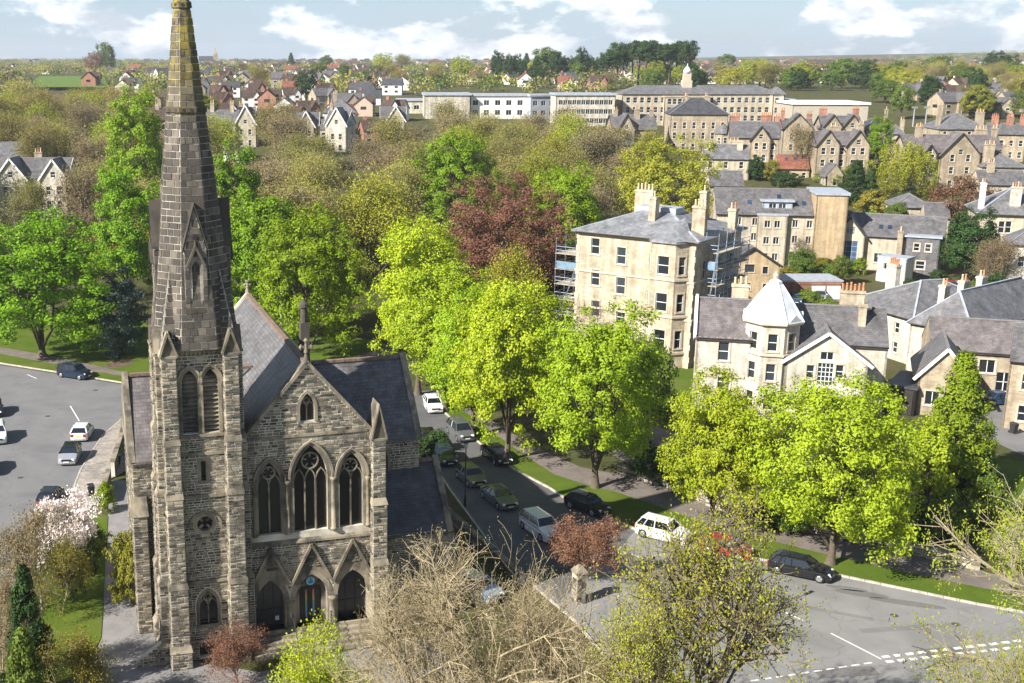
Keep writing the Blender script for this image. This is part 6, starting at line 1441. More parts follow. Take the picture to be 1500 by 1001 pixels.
# the wood behind the church
PROT = [((-5, 232, 95, 325), 255), ((312, 232, 352, 256), 300), ((350, 156, 372, 182), 400), ((478, 160, 505, 215), 380), ((580, 136, 905, 156), 480), ((470, 146, 522, 160), 420), ((560, 155, 594, 172), 400), ((60, 112, 152, 128), 900), ((196, 240, 232, 262), 300), ((890, 165, 965, 190), 400), ((985, 150, 1067, 200), 400), ((282, 98, 620, 150), 600)]
def overlap(a, b):
    w = min(a[2], b[2]) - max(a[0], b[0]); h = min(a[3], b[3]) - max(a[1], b[1]); return max(w, 0) * max(h, 0) / max((b[2] - b[0]) * (b[3] - b[1]), 1)
WOODS = [('bare_wood1', 'bare brown tree in the wood behind the church', 'bare brown trees in the wood'), ('bare_wood2', 'olive budding tree in the wood behind the church', 'olive budding trees in the wood'), ('bare_wood3', 'greenish olive tree in the wood behind the church', 'greenish olive trees in the wood'), ('bare_wood4', 'dense russet brown tree in the wood behind the church', 'russet brown trees in the wood'), ('spring_wood', 'pale fresh green tree in the wood behind the church', 'pale fresh green trees in the wood')]
LAND = [((20, 262), 'the pale twin gabled villa'), ((62, 524), 'the broad horse chestnut on the green'), ((180, 522), 'the blue grey conifer'), ((210, 345), 'the tall slender green tree'), ((332, 290), 'the white house with the red hipped roof'), ((392, 505), 'the tall horse chestnut by the spire'), ((560, 430), 'the olive green birch'), ((735, 480), 'the large copper beech'), ((668, 345), 'the rounded bright tree'), ((818, 410), 'the bright green tree near the scaffolding'), ((360, 214), 'the steep gabled villa'), ((430, 214), 'the row of gabled villas'), ((492, 214), 'the tall gabled villa with the pale end wall'), ((575, 200), 'the small pale gabled house'), ((660, 160), 'the school hall'), ((740, 160), 'the white classroom block'), ((860, 165), 'the long cream block'), ((930, 222), 'the chimneyed stone villas'), ((968, 358), 'the spreading yellow green tree'), ((220, 215), 'the stone house with twin chimneys'), ((105, 125), 'the far green field')]
LAND = [(gp(*p), t) for p, t in LAND]
def beside(X, Y):
    p, t = min(LAND, key=lambda q: math.hypot(q[0].x - X, (q[0].y - Y) * .8)); dy = Y - p.y; dx = X - p.x
    return ('behind ' if dy > 12 and abs(dx) < 18 else 'well behind ' if dy > 12 else 'in front of ' if dy < -12 and abs(dx) < 18 else 'beside ') + t
rw = random.Random(5); cnt = 0; placed = [(s[0], s[1], s[2]) for s in SPOTS]
Y = 172.0
while Y < 420:
    x0, x1 = (-90 - PPX) / FPX * Y, (min(1000, 850 + (Y - 172) * .8) - PPX) / FPX * Y; X = x0 + rw.uniform(0, 8)
    if Y > 345: x1 = (250 - PPX) / FPX * Y
    while X < x1:
        px = PPX + FPX * X / (Y * math.cos(PITCH) + 30 * math.sin(PITCH)); g = ground_z(Y, X); w = rw.uniform(11.5, 16); h = rw.uniform(12, 17.5); q = rw.random()
        XX, YY = X + rw.uniform(-4, 4), Y + rw.uniform(-5, 5); s = pxm(XX, YY, g + 6)
        c, sn = math.cos(PITCH), math.sin(PITCH); pr_y = lambda Z: 500.5 - FPX * (YY * sn + (Z - CAM_H) * c) / (YY * c - (Z - CAM_H) * sn)
        ppx = PPX + FPX * XX / (YY * c - (g + 6 - CAM_H) * sn); box = (ppx - w * s * .45, pr_y(g + h), ppx + w * s * .45, pr_y(g + h * .35))
        ok = all(math.hypot(XX - a, YY - b) > 4.2 + .62 * r for a, b, r in placed if r > 2)
        for (bx, yb) in PROT:
            if YY < yb + 30 and overlap(box, bx) > .12: ok = False
        for sp_ in SPOTS:
            if sp_[2] > 2.5 and YY < sp_[1] and overlap(box, sp_[3]) > .22: ok = False
        if abs(XX + 10) < 28 and YY < 150: ok = False
        if in_house(XX, YY, 2.5): ok = False
        if ok:
            near_road = YY < 182; k = 0 if q < .17 else 1 if q < .42 else 2 if q < .66 else 3 if q < .80 else 4
            key, lab, grp = WOODS[k]; plant(key, XX, YY, h, w, lab.replace(' in the wood behind the church', ' ' + beside(XX, YY)), 'tree', grp); cnt += 1; placed.append((XX, YY, w / 2.4))
        X += rw.uniform(12, 16.5)
    Y += 12.5
print('wood trees', cnt)
# ================================================================== CARS
M_TYRE = plain('tyre_rubber', (0.02, 0.02, 0.02), .85, var=.2); M_RIM = plain('alloy_rim', (0.50, 0.51, 0.53), .3, .8, var=.1); M_CGL = glass('car_glass', (0.012, 0.016, 0.022), .03, .9)
M_HEAD = plain('headlight_lens', (0.75, 0.78, 0.80), .12, var=.05, spec=.8); M_TAIL = plain('tail_light_lens', (0.35, 0.015, 0.012), .2, var=.1, spec=.6)
M_PLY = plain('yellow_plate', (0.75, 0.50, 0.03), .5, var=.05); M_PLW = plain('white_plate', (0.75, 0.75, 0.72), .5, var=.05); M_GRIL = plain('black_plastic', (0.018, 0.018, 0.018), .5, var=.1)
PAINT = {'black': paint('black_paint', (0.008, 0.008, 0.01)), 'white': paint('white_car_paint', (0.72, 0.73, 0.74)), 'silver': paint('silver_paint', (0.48, 0.50, 0.53), .5, .3), 'grey': paint('grey_paint', (0.16, 0.165, 0.17), .4, .3), 'navy': paint('navy_paint', (0.012, 0.025, 0.05), .2), 'red': paint('red_paint', (0.26, 0.025, 0.02)), 'blue': paint('blue_paint', (0.03, 0.08, 0.16), .3), 'beige': paint('champagne_paint', (0.42, 0.36, 0.30), .4, .3), 'paleblue': paint('pale_blue_paint', (0.30, 0.40, 0.50), .3)}
CARCACHE = {}
TYPES = {  # length, width, height, belt, bonnet height, windscreen base x, roof front x, roof rear x, rear glass base x (from the front)
 'hatch': (4.15, 1.78, 1.47, .95, .88, 1.15, 1.75, 3.45, 3.98), 'estate': (4.75, 1.84, 1.48, .95, .88, 1.3, 1.95, 4.1, 4.62),
 'suv': (4.55, 1.86, 1.68, 1.08, 1.02, 1.2, 1.75, 3.95, 4.42), 'saloon': (4.65, 1.82, 1.44, .94, .88, 1.35, 2.0, 3.25, 3.95), 'mpv': (4.5, 1.82, 1.68, 1.05, .98, .95, 1.7, 3.95, 4.38)}
def car_meshes(kind, col, roofcol):
    key = (kind, col, roofcol)
    if key in CARCACHE: return CARCACHE[key]
    L, W, H, B, bon, x1, x2, x3, x4 = TYPES[kind]; w = W / 2; pt = PAINT[col]; R = {}; wr = .335; xf, xr = .86, L - .82; g = .2
    # side outline with wheel arches, nose at x = 0
    def arcp(xc): return [(xc + (wr + .06) * math.cos(t), .33 + (wr + .06) * math.sin(t)) for t in [math.pi + -math.pi * i / 7 for i in range(8)]]
    prof = [(.02, .32), (.1, g)] + [(xf - wr - .06, g)] + arcp(xf) + [(xf + wr + .06, g), (xr - wr - .06, g)] + arcp(xr) + [(xr + wr + .06, g), (L - .08, g + .03), (L, .45), (L - .02, .72), (L - .07, B - .03), (x4 - .02, B)] + [(x1, B - .0), (x1 - .1, bon + .03), (.55, bon - .08), (.2, bon - .19), (.05, .62)]
    m = MB(); lay = [(-w, .0, .96), (-w + .05, 0, 1.0), (-w * .55, .03, 1.0), (w * .55, .03, 1.0), (w - .05, 0, 1.0), (w, 0, .96)]
    rings = []
    for (y, up, sc) in lay:
        rg_ = []
        for (x, z) in prof:
            e = max(0, (.75 - x) / .75) ** 2 + max(0, (x - (L - .6)) / .6) ** 2; yy = y * (1 - .13 * e)
            zz = z + (up if z > .8 else 0) - (.035 if abs(y) > w - .01 and z > .8 else 0); xx = x + (.1 * (abs(y) / w) ** 3 if x < .3 else (-.08 * (abs(y) / w) ** 3 if x > L - .2 else 0))
            rg_.append((xx, yy, zz))
        rings.append(rg_)
    n = len(prof)
    for r in rings: m.v += r
    for i in range(len(rings) - 1):
        for j in range(n): m.f.append((i * n + j, i * n + (j + 1) % n, (i + 1) * n + (j + 1) % n, (i + 1) * n + j))
    for base in (0, (len(rings) - 1) * n):
        for t in tessellate_polygon([[Vector((p[0], p[1], 0)) for p in prof]]): m.f.append(tuple(base + k for k in t))
    R['body'] = [(m.mesh('body', pt), (0, 0, 0))]
    # greenhouse
    wb, wt = w - .06, w - .27; zt = H
    def pt3(x, z, side):
        t = (z - B) / (zt - B); return (x, side * (wb + (wt - wb) * t), z)
    gm = MB(); gm.hexa([(x1, -wb, B - .02), (x4, -wb, B - .02), (x4, wb, B - .02), (x1, wb, B - .02), (x2, -wt, zt - .04), (x3, -wt, zt - .04), (x3, wt, zt - .04), (x2, wt, zt - .04)]); gm_ = gm.mesh('window', M_CGL)
    R['window'] = [(gm_, (0, 0, 0))]
    rm = MB(); rp = PAINT[roofcol]; xa, xb = x2 - .06, x3 + .1
    rm.loft([[(xa, -wt - .03, zt - .06), (xb, -wt - .03, zt - .06), (xb, wt + .03, zt - .06), (xa, wt + .03, zt - .06)], [(xa + .02, -wt - .02, zt - .02), (xb - .02, -wt - .02, zt - .02), (xb - .02, wt + .02, zt - .02), (xa + .02, wt + .02, zt - .02)], [(xa + .3, -wt + .2, zt + .02), (xb - .3, -wt + .2, zt + .02), (xb - .3, wt - .2, zt + .02), (xa + .3, wt - .2, zt + .02)]])
    for sd in (-1, 1):
        xm = (x1 + x4) / 2
        for (bx, tx, ww) in ((x1, x2, .07), (xm - .05, (x2 + x3) / 2 - .05, .07), (x4 - .05, x3, .13), ((xm + x4) / 2 + .1, ((x2 + x3) / 2 + x3) / 2 + .05, .05)): rm.bar(pt3(bx, B, sd * 1.006), pt3(tx, zt - .05, sd * 1.006), ww, .05)
    R['roof'] = [(rm.mesh('roof', rp), (0, 0, 0))]
    ty = MB(); ty.tube([(0, -.1, 0), (0, -.085, 0), (0, .085, 0), (0, .1, 0)], [wr - .05, wr, wr, wr - .05], 18); tm = ty.mesh('tyre', M_TYRE, False)
    ri = MB(); ri.tube([(0, -.115, 0), (0, -.105, 0)], [.2, .22], 14)
    for k in range(5): a = k * 1.2566; ri.bar((0, -.118, 0), (.2 * math.cos(a), -.118, .2 * math.sin(a)), .03, .07)
    rmesh = ri.mesh('rim', M_RIM)
    R['wheel'] = [(tm, rmesh, x, s) for x in (xf, xr) for s in (-1, 1)]
    hl = MB(); hl.hexa([(.1, 0, 0), (.42, -.03, .06), (.42, .26, .06), (.02, .3, 0), (.16, .02, .12), (.48, 0, .15), (.48, .24, .15), (.1, .28, .12)]); R['headlight'] = (hl.mesh('headlight', M_HEAD), bon - .3, w)
    tl = MB(); tl.box(-.1, -.14, 0, .02, .14, .26); R['tail_light'] = (tl.mesh('tail_light', M_TAIL), B - .34, w, L)
    np_ = MB(); np_.box(-.015, -.26, 0, .015, .26, .11); R['plates'] = (np_.mesh('number_plate', M_PLW), np_.mesh('number_plate', M_PLY), L)
    gr = MB(); gr.box(-.03, -.48, 0, .05, .48, .16); R['grille'] = gr.mesh('grille', M_GRIL)
    mi = MB(); mi.tube([(0, -.09, 0), (.02, 0, .02), (0, .1, 0)], [.05, .09, .05], 6); R['mirror'] = (mi.mesh('mirror', rp), x1 + .3, w, B)
    CARCACHE[key] = R; return R
def car(kind, col, px, to, label, roof=None, group=None, z=None):
    p = gp(*px); q = gp(*to); a = math.atan2(q.y - p.y, q.x - p.x); R = car_meshes(kind, col, roof or col); L, W, H = TYPES[kind][:3]
    o = empty('parked_car', (p.x, p.y, p.z + (.02 if z is None else z)), a + math.pi, label, 'car', group)      # nose of the mesh is at x = 0, towards -x
    off = -L / 2
    for nm in ('body', 'window', 'roof'):
        for me, l in R[nm]: link(nm, me, o, (off, 0, 0))
    for tm, rmesh, x, s in R['wheel']:
        w_ = link('wheel', tm, o, (off + x, s * (W / 2 - .1), .335), 0 if s < 0 else math.pi); link('rim', rmesh, w_)
    me, hz, w = R['headlight']
    link('headlight', me, o, (off + .03, w - .5, hz)); link('headlight', me, o, (off + .03, -w + .5, hz), sc=(1, -1, 1))
    me, hz, w, LL = R['tail_light']
    for s in (-1, 1): link('tail_light', me, o, (off + LL - .04, s * (w - .26), hz))
    a_, b_, LL = R['plates']; link('number_plate', a_, o, (off + .0, 0, .42)); link('number_plate', b_, o, (off + LL + .0, 0, .62)); link('grille', R['grille'], o, (off + .02, 0, .56))
    me, x, w, B = R['mirror']
    for s in (-1, 1): link('mirror', me, o, (off + x, s * (w + .06), B + .05))
    return o
car('suv', 'navy', (110, 553), (150, 559), 'dark navy car parked against the grass verge of the green')
car('hatch', 'white', (121, 640), (143, 606), 'white hatchback parked tail out beside the church pavement')
car('hatch', 'silver', (103, 674), (85, 708), 'silver hatchback with black roof parked behind the white one', roof='black')
car('hatch', 'black', (75, 737), (99, 697), 'black hatchback with yellow rear plate beside the magnolia')
car('suv', 'white', (-4, 644), (2, 690), 'white car across the side road from the church, nose towards the silver one')
car('hatch', 'black', (-8, 606), (-4, 640), 'black car across the side road from the church')
car('hatch', 'silver', (-18, 690), (-12, 720), 'silver car across the side road, behind the white one')
car('hatch', 'white', (634, 600), (648, 622), 'white car parked under the tallest lime by the transept')
car('mpv', 'grey', (674, 640), (706, 668), 'silver grey people carrier half in the sun under the limes')
car('saloon', 'black', (727, 674), (758, 698), 'black saloon parked in lime shade behind the people carrier')
car('hatch', 'grey', (690, 706), (716, 728), 'grey car at the church side kerb beside the lamp post')
car('saloon', 'grey', (731, 737), (758, 758), 'darker grey saloon at the church side kerb with reflections on its bonnet')
car('suv', 'white', (792, 782), (818, 800), 'white car at the church side kerb behind the reddish shrub')
car('saloon', 'beige', (850, 812), (880, 828), 'champagne car half hidden by the reddish leafless shrub')
car('hatch', 'black', (860, 748), (890, 759), 'black hatchback under the bright lime on the verge')
car('hatch', 'black', (628, 652), (650, 684), 'black car in the shadow of the transept wall')
car('hatch', 'navy', (652, 676), (676, 706), 'dark car in the church shadow by the annexe roof')
car('suv', 'white', (972, 789), (1010, 799), 'white car glimpsed through the sparse young leaved tree')
car('hatch', 'red', (1064, 812), (1100, 820), 'red car glimpsed beside the lime trunk on the verge')
car('estate', 'black', (1172, 842), (1210, 850), 'black estate car parked at the kerb by the junction')
car('hatch', 'navy', (932, 644), (960, 660), 'dark car in the shaded drive behind the street limes')
car('saloon', 'blue', (1464, 591), (1500, 588), 'dark blue saloon parked before the coach house')
car('suv', 'silver', (1201, 440), (1199, 462), 'silver car standing before the white garage doors')
car('hatch', 'blue', (1166, 444), (1172, 470), 'blue car beside the red brick garage wall')
car('hatch', 'red', (1397, 424), (1410, 425), 'red car at the foot of the dark evergreen')
car('hatch', 'paleblue', (700, 872), (735, 890), 'pale blue car behind the leafless tree on the church forecourt', z=.07)
for x, c in ((1004, 'grey'), (1018, 'white'), (1032, 'navy')): car('hatch', c, (x, 208), (x + 2, 214), {'grey': 'grey', 'white': 'white', 'navy': 'dark'}[c] + ' car in front of the stone hotel')

# ================================================================== WALLS AND STREET FURNITURE
def garden_wall(label, px, h, th=.35, mat=M_RUB):
    P = [gp(*p) for p in px]; o = empty('garden_wall', (P[0].x, P[0].y, 0), 0, label, 'wall'); st = MB(); co = MB()
    for a, b in zip(P[:-1], P[1:]):
        a = a - P[0]; b = b - P[0]; L = (b - a).length; ax = (b - a) / L; n = Vector((ax.y, -ax.x, 0))
        co.hexa([a + n * th / 2, b + n * th / 2, b - n * th / 2, a - n * th / 2] + [p + Vector((0, 0, h)) for p in (a + n * th / 2, b + n * th / 2, b - n * th / 2, a - n * th / 2)])
        for sd in (1, -1): stonework(st, rect(0, L, 0, h), [], lambda s, z, d, sd=sd: tuple(a + ax * s + n * sd * (th / 2 - d) + Vector((0, 0, z))), .2, (.3, .7))
        k = max(1, int(L / .9))
        for i in range(k):
            m = MB(); m.bar(a + ax * (L * i / k) + Vector((0, 0, h + .07)), a + ax * (L * (i + .97) / k) + Vector((0, 0, h + .07)), th + .12, .15); m.build('coping_stone', M_DRESS, o)
    co.build('wall_core', M_RUBM, o, fix=False); tag(st.build('rubble_stones', mat, o), kind='stuff')
    return o
garden_wall('low stone wall with coping between the church path and the pavement', [(183, 612), (181, 650), (166, 700)], 1.5)
garden_wall('low stone wall behind the brown pavement under the street limes', [(905, 694), (985, 716), (1035, 740), (1105, 762), (1205, 786), (1305, 806), (1435, 836)], .9)
garden_wall('low church wall with pale coping beside the shaded parked cars', [(640, 745), (700, 800), (765, 858)], .8)
garden_wall('short stone wall end beside the small bright green bush', [(160, 706), (150, 740)], 1.1)
def pillar(px, label, h=2.3, w=.75):
    p = gp(*px); o = empty('gate_pillar', p, .3, label, 'gate pillar'); st = MB(); co = MB(); co.box(-w / 2, -w / 2, 0, w / 2, w / 2, h); co.build('shaft', M_RUBM, o)
    for k, (a, b, fn) in faces_of(-w / 2, w / 2, -w / 2, w / 2).items(): stonework(st, rect(a, b, 0, h), [], fn, .28, (.3, .6))
    st.build('shaft_stones', M_RUB, o); c = MB(); c.box(-w * .62, -w * .62, h, w * .62, w * .62, h + .18); c.loft([[(-w * .6, -w * .6, h + .18), (w * .6, -w * .6, h + .18), (w * .6, w * .6, h + .18), (-w * .6, w * .6, h + .18)], [(-.08, -.08, h + .6), (.08, -.08, h + .6), (.08, .08, h + .6), (-.08, .08, h + .6)]]); c.build('capstone', M_DRESS, o)
pillar((847, 882), 'stone gate pillar behind the leafless tree beside the reddish shrub')
pillar((1100, 768), 'stone gate pillar in the garden wall under the limes')
M_BLK = plain('black_iron', (0.015, 0.015, 0.016), .45, var=.1); M_GALV = plain('galvanised_steel', (0.42, 0.43, 0.43), .45, .6, var=.12); M_LAMPG = plain('lamp_glass', (0.7, 0.7, 0.66), .2, var=.05)
def lamp(px, top, label, mat, style='lantern', arm=(1, 0)):
    p = gp(*px); h = zat(p.x, p.y, top) - p.z; o = empty('street_lamp', p, 0, label, 'street lamp'); m = MB(); m.tube([(0, 0, 0), (0, 0, .9), (0, 0, .95), (0, 0, h * .9)], [.11, .1, .06, .05], 8); m.build('post', mat, o, True)
    if style == 'lantern':
        m = MB(); m.tube([(0, 0, h - .75), (0, 0, h - .6), (0, 0, h - .15)], [.06, .15, .24], 6); m.build('lantern', M_LAMPG, o); m = MB(); m.tube([(0, 0, h - .16), (0, 0, h - .12), (0, 0, h)], [.28, .26, .04], 6); m.build('lantern_cap', mat, o)
    else:
        ax = Vector((arm[0], arm[1], 0)).normalized(); m = MB(); m.tube([(0, 0, h * .9), ax * .25 + Vector((0, 0, h * .97)), ax * 1.0 + Vector((0, 0, h))], .04, 6); m.build('arm', mat, o); m = MB(); m.bar(ax * .95 + Vector((0, 0, h)), ax * 1.7 + Vector((0, 0, h + .05)), .3, .14); m.build('lamp_head', mat, o)
    return o
lamp((681, 742), 646, 'black lantern lamp post on the church side of the street', M_BLK)
lamp((413, 540), 427, 'pale lamp post behind the nave roof before the horse chestnut', M_GALV, 'arm', (.3, 1))
lamp((1050, 925), 800, 'grey lamp post at the junction behind the sparse young leaved tree', M_GALV, 'arm', (.8, .6))
def bollard(px, label):
    p = gp(*px); o = empty('bollard', p, 0, label, 'bollard'); m = MB(); m.tube([(0, 0, 0), (0, 0, .85), (0, 0, .95), (0, 0, 1.0)], [.09, .08, .1, .04], 10); m.build('post', M_BLK, o, True); m = MB(); m.tube([(0, 0, .7), (0, 0, .8)], .086, 10); m.build('band', M_WHITE, o)
bollard((957, 834), 'black bollard with white band at the junction corner')
M_BING = plain('dark_bin_plastic', (0.03, 0.032, 0.034), .5, var=.15); M_BINL = plain('grey_bin_lid', (0.28, 0.30, 0.33), .5, var=.1)
def bin_(px, label, lid):
    p = gp(*px); o = empty('wheelie_bin', (p.x, p.y, p.z + .125), .4, label, 'bin'); m = MB(); m.hexa([(-.23, -.26, .1), (.23, -.26, .1), (.23, .26, .1), (-.23, .26, .1), (-.29, -.34, 1.0), (.29, -.34, 1.0), (.29, .34, 1.0), (-.29, .34, 1.0)]); m.build('body', M_BING, o)
    m = MB(); m.hexa([(-.31, -.37, 1.0), (.31, -.37, 1.0), (.31, .38, 1.0), (-.31, .38, 1.0), (-.27, -.33, 1.05), (.27, -.33, 1.05), (.27, .36, 1.12), (-.27, .36, 1.12)]); m.build('lid', lid, o)
    for s in (-1, 1): m = MB(); m.tube([(s * .24, .3, .11), (s * .3, .3, .11)], .11, 10); m.build('wheel', M_TYRE, o)
bin_((134, 729), 'dark wheelie bin on the pavement beside the wall end', M_BING)
bin_((172, 683), 'wheelie bin with pale grey lid beside the church transept wall', M_BINL)
bin_((1484, 636), 'wheelie bin against the tall stone house end wall', M_BING)
for x in (1337, 1355):
    p = gp(x, 186); h = zat(p.x, p.y, 158) - p.z; o = empty('floodlight_mast', p, 0, 'tall pale floodlight mast before the dark trees above the terrace', 'mast', 'floodlight masts above the terrace'); m = MB(); m.tube([(0, 0, 0), (0, 0, h)], [.3, .18], 6); m.build('pole', M_GALV, o); m = MB(); m.box(-1.0, -.2, h - .2, 1.0, .2, h + .4); m.build('floodlight', M_GALV, o)
# ================================================================== THE TOWN BEYOND
rf = random.Random(21)
def far_house(kind):
    e, r, w, d, wall, roof, ch, gable = kind
    o = empty('house', (0, 0, 0))
    m = MB(); m.box(0, 0, -2, w, d, e); m.build('wall', wall, o)
    g = MB(); g.extr([(0, e), (d, e), (d / 2, r)], lambda s, z, dd: (dd, s, z), 0.02, w - .02); g.build('gable', wall, o)
    m = MB(); th = .2; yc = d / 2; sl = (r - e) / yc
    for ye in (-.4, d + .4): m.hexa([(-.3, ye, e - sl * .4), (w + .3, ye, e - sl * .4), (w + .3, yc, r), (-.3, yc, r), (-.3, ye, e - sl * .4 + th), (w + .3, ye, e - sl * .4 + th), (w + .3, yc, r + th), (-.3, yc, r + th)])
    rfo = m.build('roof', roof, o)
    m = MB(); m.box(w * .12, yc - .4, r - .6, w * .12 + 1.1, yc + .4, r + 1.3); m.build('chimney', ch, rfo)
    if gable:
        gw = w * .42; m = MB(); m.box(w * .52, -1.2, -2, w * .52 + gw, 1, e); m.build('bay', wall, o); m = MB(); m.extr([(w * .52, e), (w * .52 + gw, e), (w * .52 + gw / 2, r - .3)], lambda s, z, dd: (s, dd, z), -1.2, yc); m.build('bay_gable', wall, o); m = MB()
        for sg in (-1, 1): xc = w * .52 + gw / 2; m.hexa([(xc + sg * (gw / 2 + .4), -1.6, e - .3), (xc + sg * (gw / 2 + .4), yc, e - .3), (xc, yc, r - .25), (xc, -1.6, r - .25), (xc + sg * (gw / 2 + .4), -1.6, e - .05), (xc + sg * (gw / 2 + .4), yc, e - .05), (xc, yc, r), (xc, -1.6, r)])
        m.build('bay_roof', roof, o)
    for x in (.2, .72):
        for z in (.8, 3.2) if e > 4.5 else (.9,):
            y = -1.2 if gable and x > .5 else 0
            m = MB(); ww = 1.9; m.box(w * x - ww / 2, y - .06, z, w * x + ww / 2, y - .01, z + 1.35); f = m.build('window', M_WHITE, o); m = MB(); m.box(w * x - ww / 2 + .12, y - .09, z + .12, w * x + ww / 2 - .12, y - .065, z + 1.23); m.build('pane', M_GLASS, f)
    for sx_ in (-.02, ):
        m = MB(); m.box(-.06, d * .35, 3.2, -.01, d * .65, 4.5 if e > 4.5 else 3.6); m.build('side_window', M_GLASS, o)
    return o
M_PINK = plain('pinkish_render', (0.55, 0.43, 0.34), .85, var=.15)
KINDS = [(5.2, 8.6, 9, 8, M_RENDER, M_BRTILE, M_REDBR, True), (5.2, 8.2, 10, 8, M_RENDER, M_DKSLATE, M_REDBR, False), (5.2, 8.8, 9, 8, M_REDBR, M_BRTILE, M_REDBR, True), (5.4, 9.0, 10, 8, M_RENDER, M_REDTILE, M_REDBR, False), (5.8, 9.4, 12, 9, M_ASHD, M_SLATE, M_ASHD, True), (3.0, 6.4, 12, 9, M_RENDER, M_DKSLATE, M_REDBR, False), (5.4, 8.8, 9, 8, M_PINK, M_BRTILE, M_PINK, True), (5.4, 8.8, 9, 8, M_CREAM, M_REDTILE, M_REDBR, True)]
KLAB = ['brown roofed white gabled house', 'dark roofed plain white house', 'brown roofed red brick house', 'red roofed white house', 'slate roofed stone house', 'low white bungalow', 'brown roofed pinkish house', 'red roofed cream gabled house']
FP = [None] * len(KINDS); far_n = 0; FAR = []; farstuff = {}
def far_land(X, Y):
    px = PPX + FPX * X / (Y * .972)
    t = [(150, 'near the far green field'), (262, 'beyond the spire'), (380, 'above the steep gabled villa'), (470, 'above the row of gabled villas'), (540, 'above the grey mansard roofed house'), (620, 'above the small pale gabled house'), (700, 'above the school hall'), (800, 'above the white classrooms'), (905, 'above the long cream block'), (1000, 'behind the pine row'), (1100, 'behind the clock cupola'), (1200, 'behind the white roofed hall'), (1330, 'below the skyline brick terraces'), (9999, 'near the dark evergreens on the hill')]
    return next(b for a, b in t if px < a) + (', low on the slope' if Y < 560 else '' if Y < 900 else ', far up the slope')
def far_place(k, X, Y, rz, s=1.0):
    global far_n
    if FP[k] is None: o = FP[k] = far_house(KINDS[k])
    else: o = copy_tree(FP[k])
    o.location = (X, Y, ground_z(Y, X)); o.rotation_euler = (0, 0, rz); s = rf.uniform(.78, .98); o.scale = (s, s, s * .95); far_n += 1
    tag(o, KLAB[k] + ' ' + far_land(X, Y), 'house', KLAB[k] + 's beyond the wood'); FAR.append((X, Y))
def px_of(X, Y, Z):
    c, s = math.cos(PITCH), math.sin(PITCH); zc = Y * c - (Z - CAM_H) * s; return PPX + FPX * X / zc, 500.5 - FPX * (Y * s + (Z - CAM_H) * c) / zc
def density(px, Y):
    if px < 140: return .12 if Y > 800 else .0
    if px < 260: return .5 if 560 < Y < 900 else .25
    if px < 600: return (.62 if Y > 395 else .3) if Y < 560 else .7
    if px < 900: return .5 if Y > 545 else 0
    if px < 1340: return .8 if Y > 640 else (.6 if px > 1280 and Y > 440 else 0)
    return .5 if Y > 440 else .0
rows = [372, 400, 428, 455, 480, 505, 530, 560, 592, 630, 675, 725, 785, 860, 950, 1050, 1170, 1300, 1450, 1620, 1820, 2050, 2300]
mixk = {0: [0, 1, 1, 2, 0, 5, 1, 2, 3, 6, 4], 1: [6, 1, 7, 0, 2, 1, 6, 4, 3, 0]}
cand = []
for Y in rows:
    X = (-30 - PPX) / FPX * Y
    while X < (1530 - PPX) / FPX * Y:
        YY = Y + rf.uniform(-9, 9); px, py = px_of(X, YY, ground_z(YY, X))
        if rf.random() < density(px, YY) and not in_house(X + 4, YY + 4, 8) and not any(b[0] - 14 < px < b[2] + 14 and YY < yb + 45 for b, yb in (((580, 0, 905, 0), 545), ((905, 0, 1290, 0), 640))):
            cand.append((X, YY, px))
        X += rf.uniform(13.5, 17) * (1 + max(0, Y - 800) / 2200)
for X, Y, px in cand:
    k = rf.choice(mixk[0 if px < 640 else 1] if px < 1275 or Y > 640 else [4, 4, 6, 0, 4]); rz = rf.choice([0, 0, .25, -.3, .5, math.pi / 2]) + rf.uniform(-.12, .12) + 0.0
    if far_n < 296: far_place(k, X, Y, rz)
    else:
        e, r, w, d, wall, roof, ch, gb = KINDS[k]; W_, R_ = farstuff.setdefault(k, (MB(), MB())); z = ground_z(Y, X); c, s = math.cos(rz), math.sin(rz); T = lambda x, y, zz: (X + x * c - y * s, Y + x * s + y * c, z + zz)
        W_.hexa([T(0, 0, -2), T(w, 0, -2), T(w, d, -2), T(0, d, -2), T(0, 0, e), T(w, 0, e), T(w, d, e), T(0, d, e)]); R_.hexa([T(-.3, -.4, e), T(w + .3, -.4, e), T(w + .3, d + .4, e), T(-.3, d + .4, e), T(-.3, d / 2 - .1, r), T(w + .3, d / 2 - .1, r), T(w + .3, d / 2 + .1, r), T(-.3, d / 2 + .1, r)])
allw, allr = {}, {}
for k, (W_, R_) in farstuff.items():
    o = W_.build('distant_houses', KINDS[k][4], None, fix=False); tag(o, KLAB[k] + 's crowding the farthest streets on the skyline', 'houses', kind='stuff'); R_.build('distant_roofs', KINDS[k][5], o, fix=False)
print('far houses', far_n, len(cand))
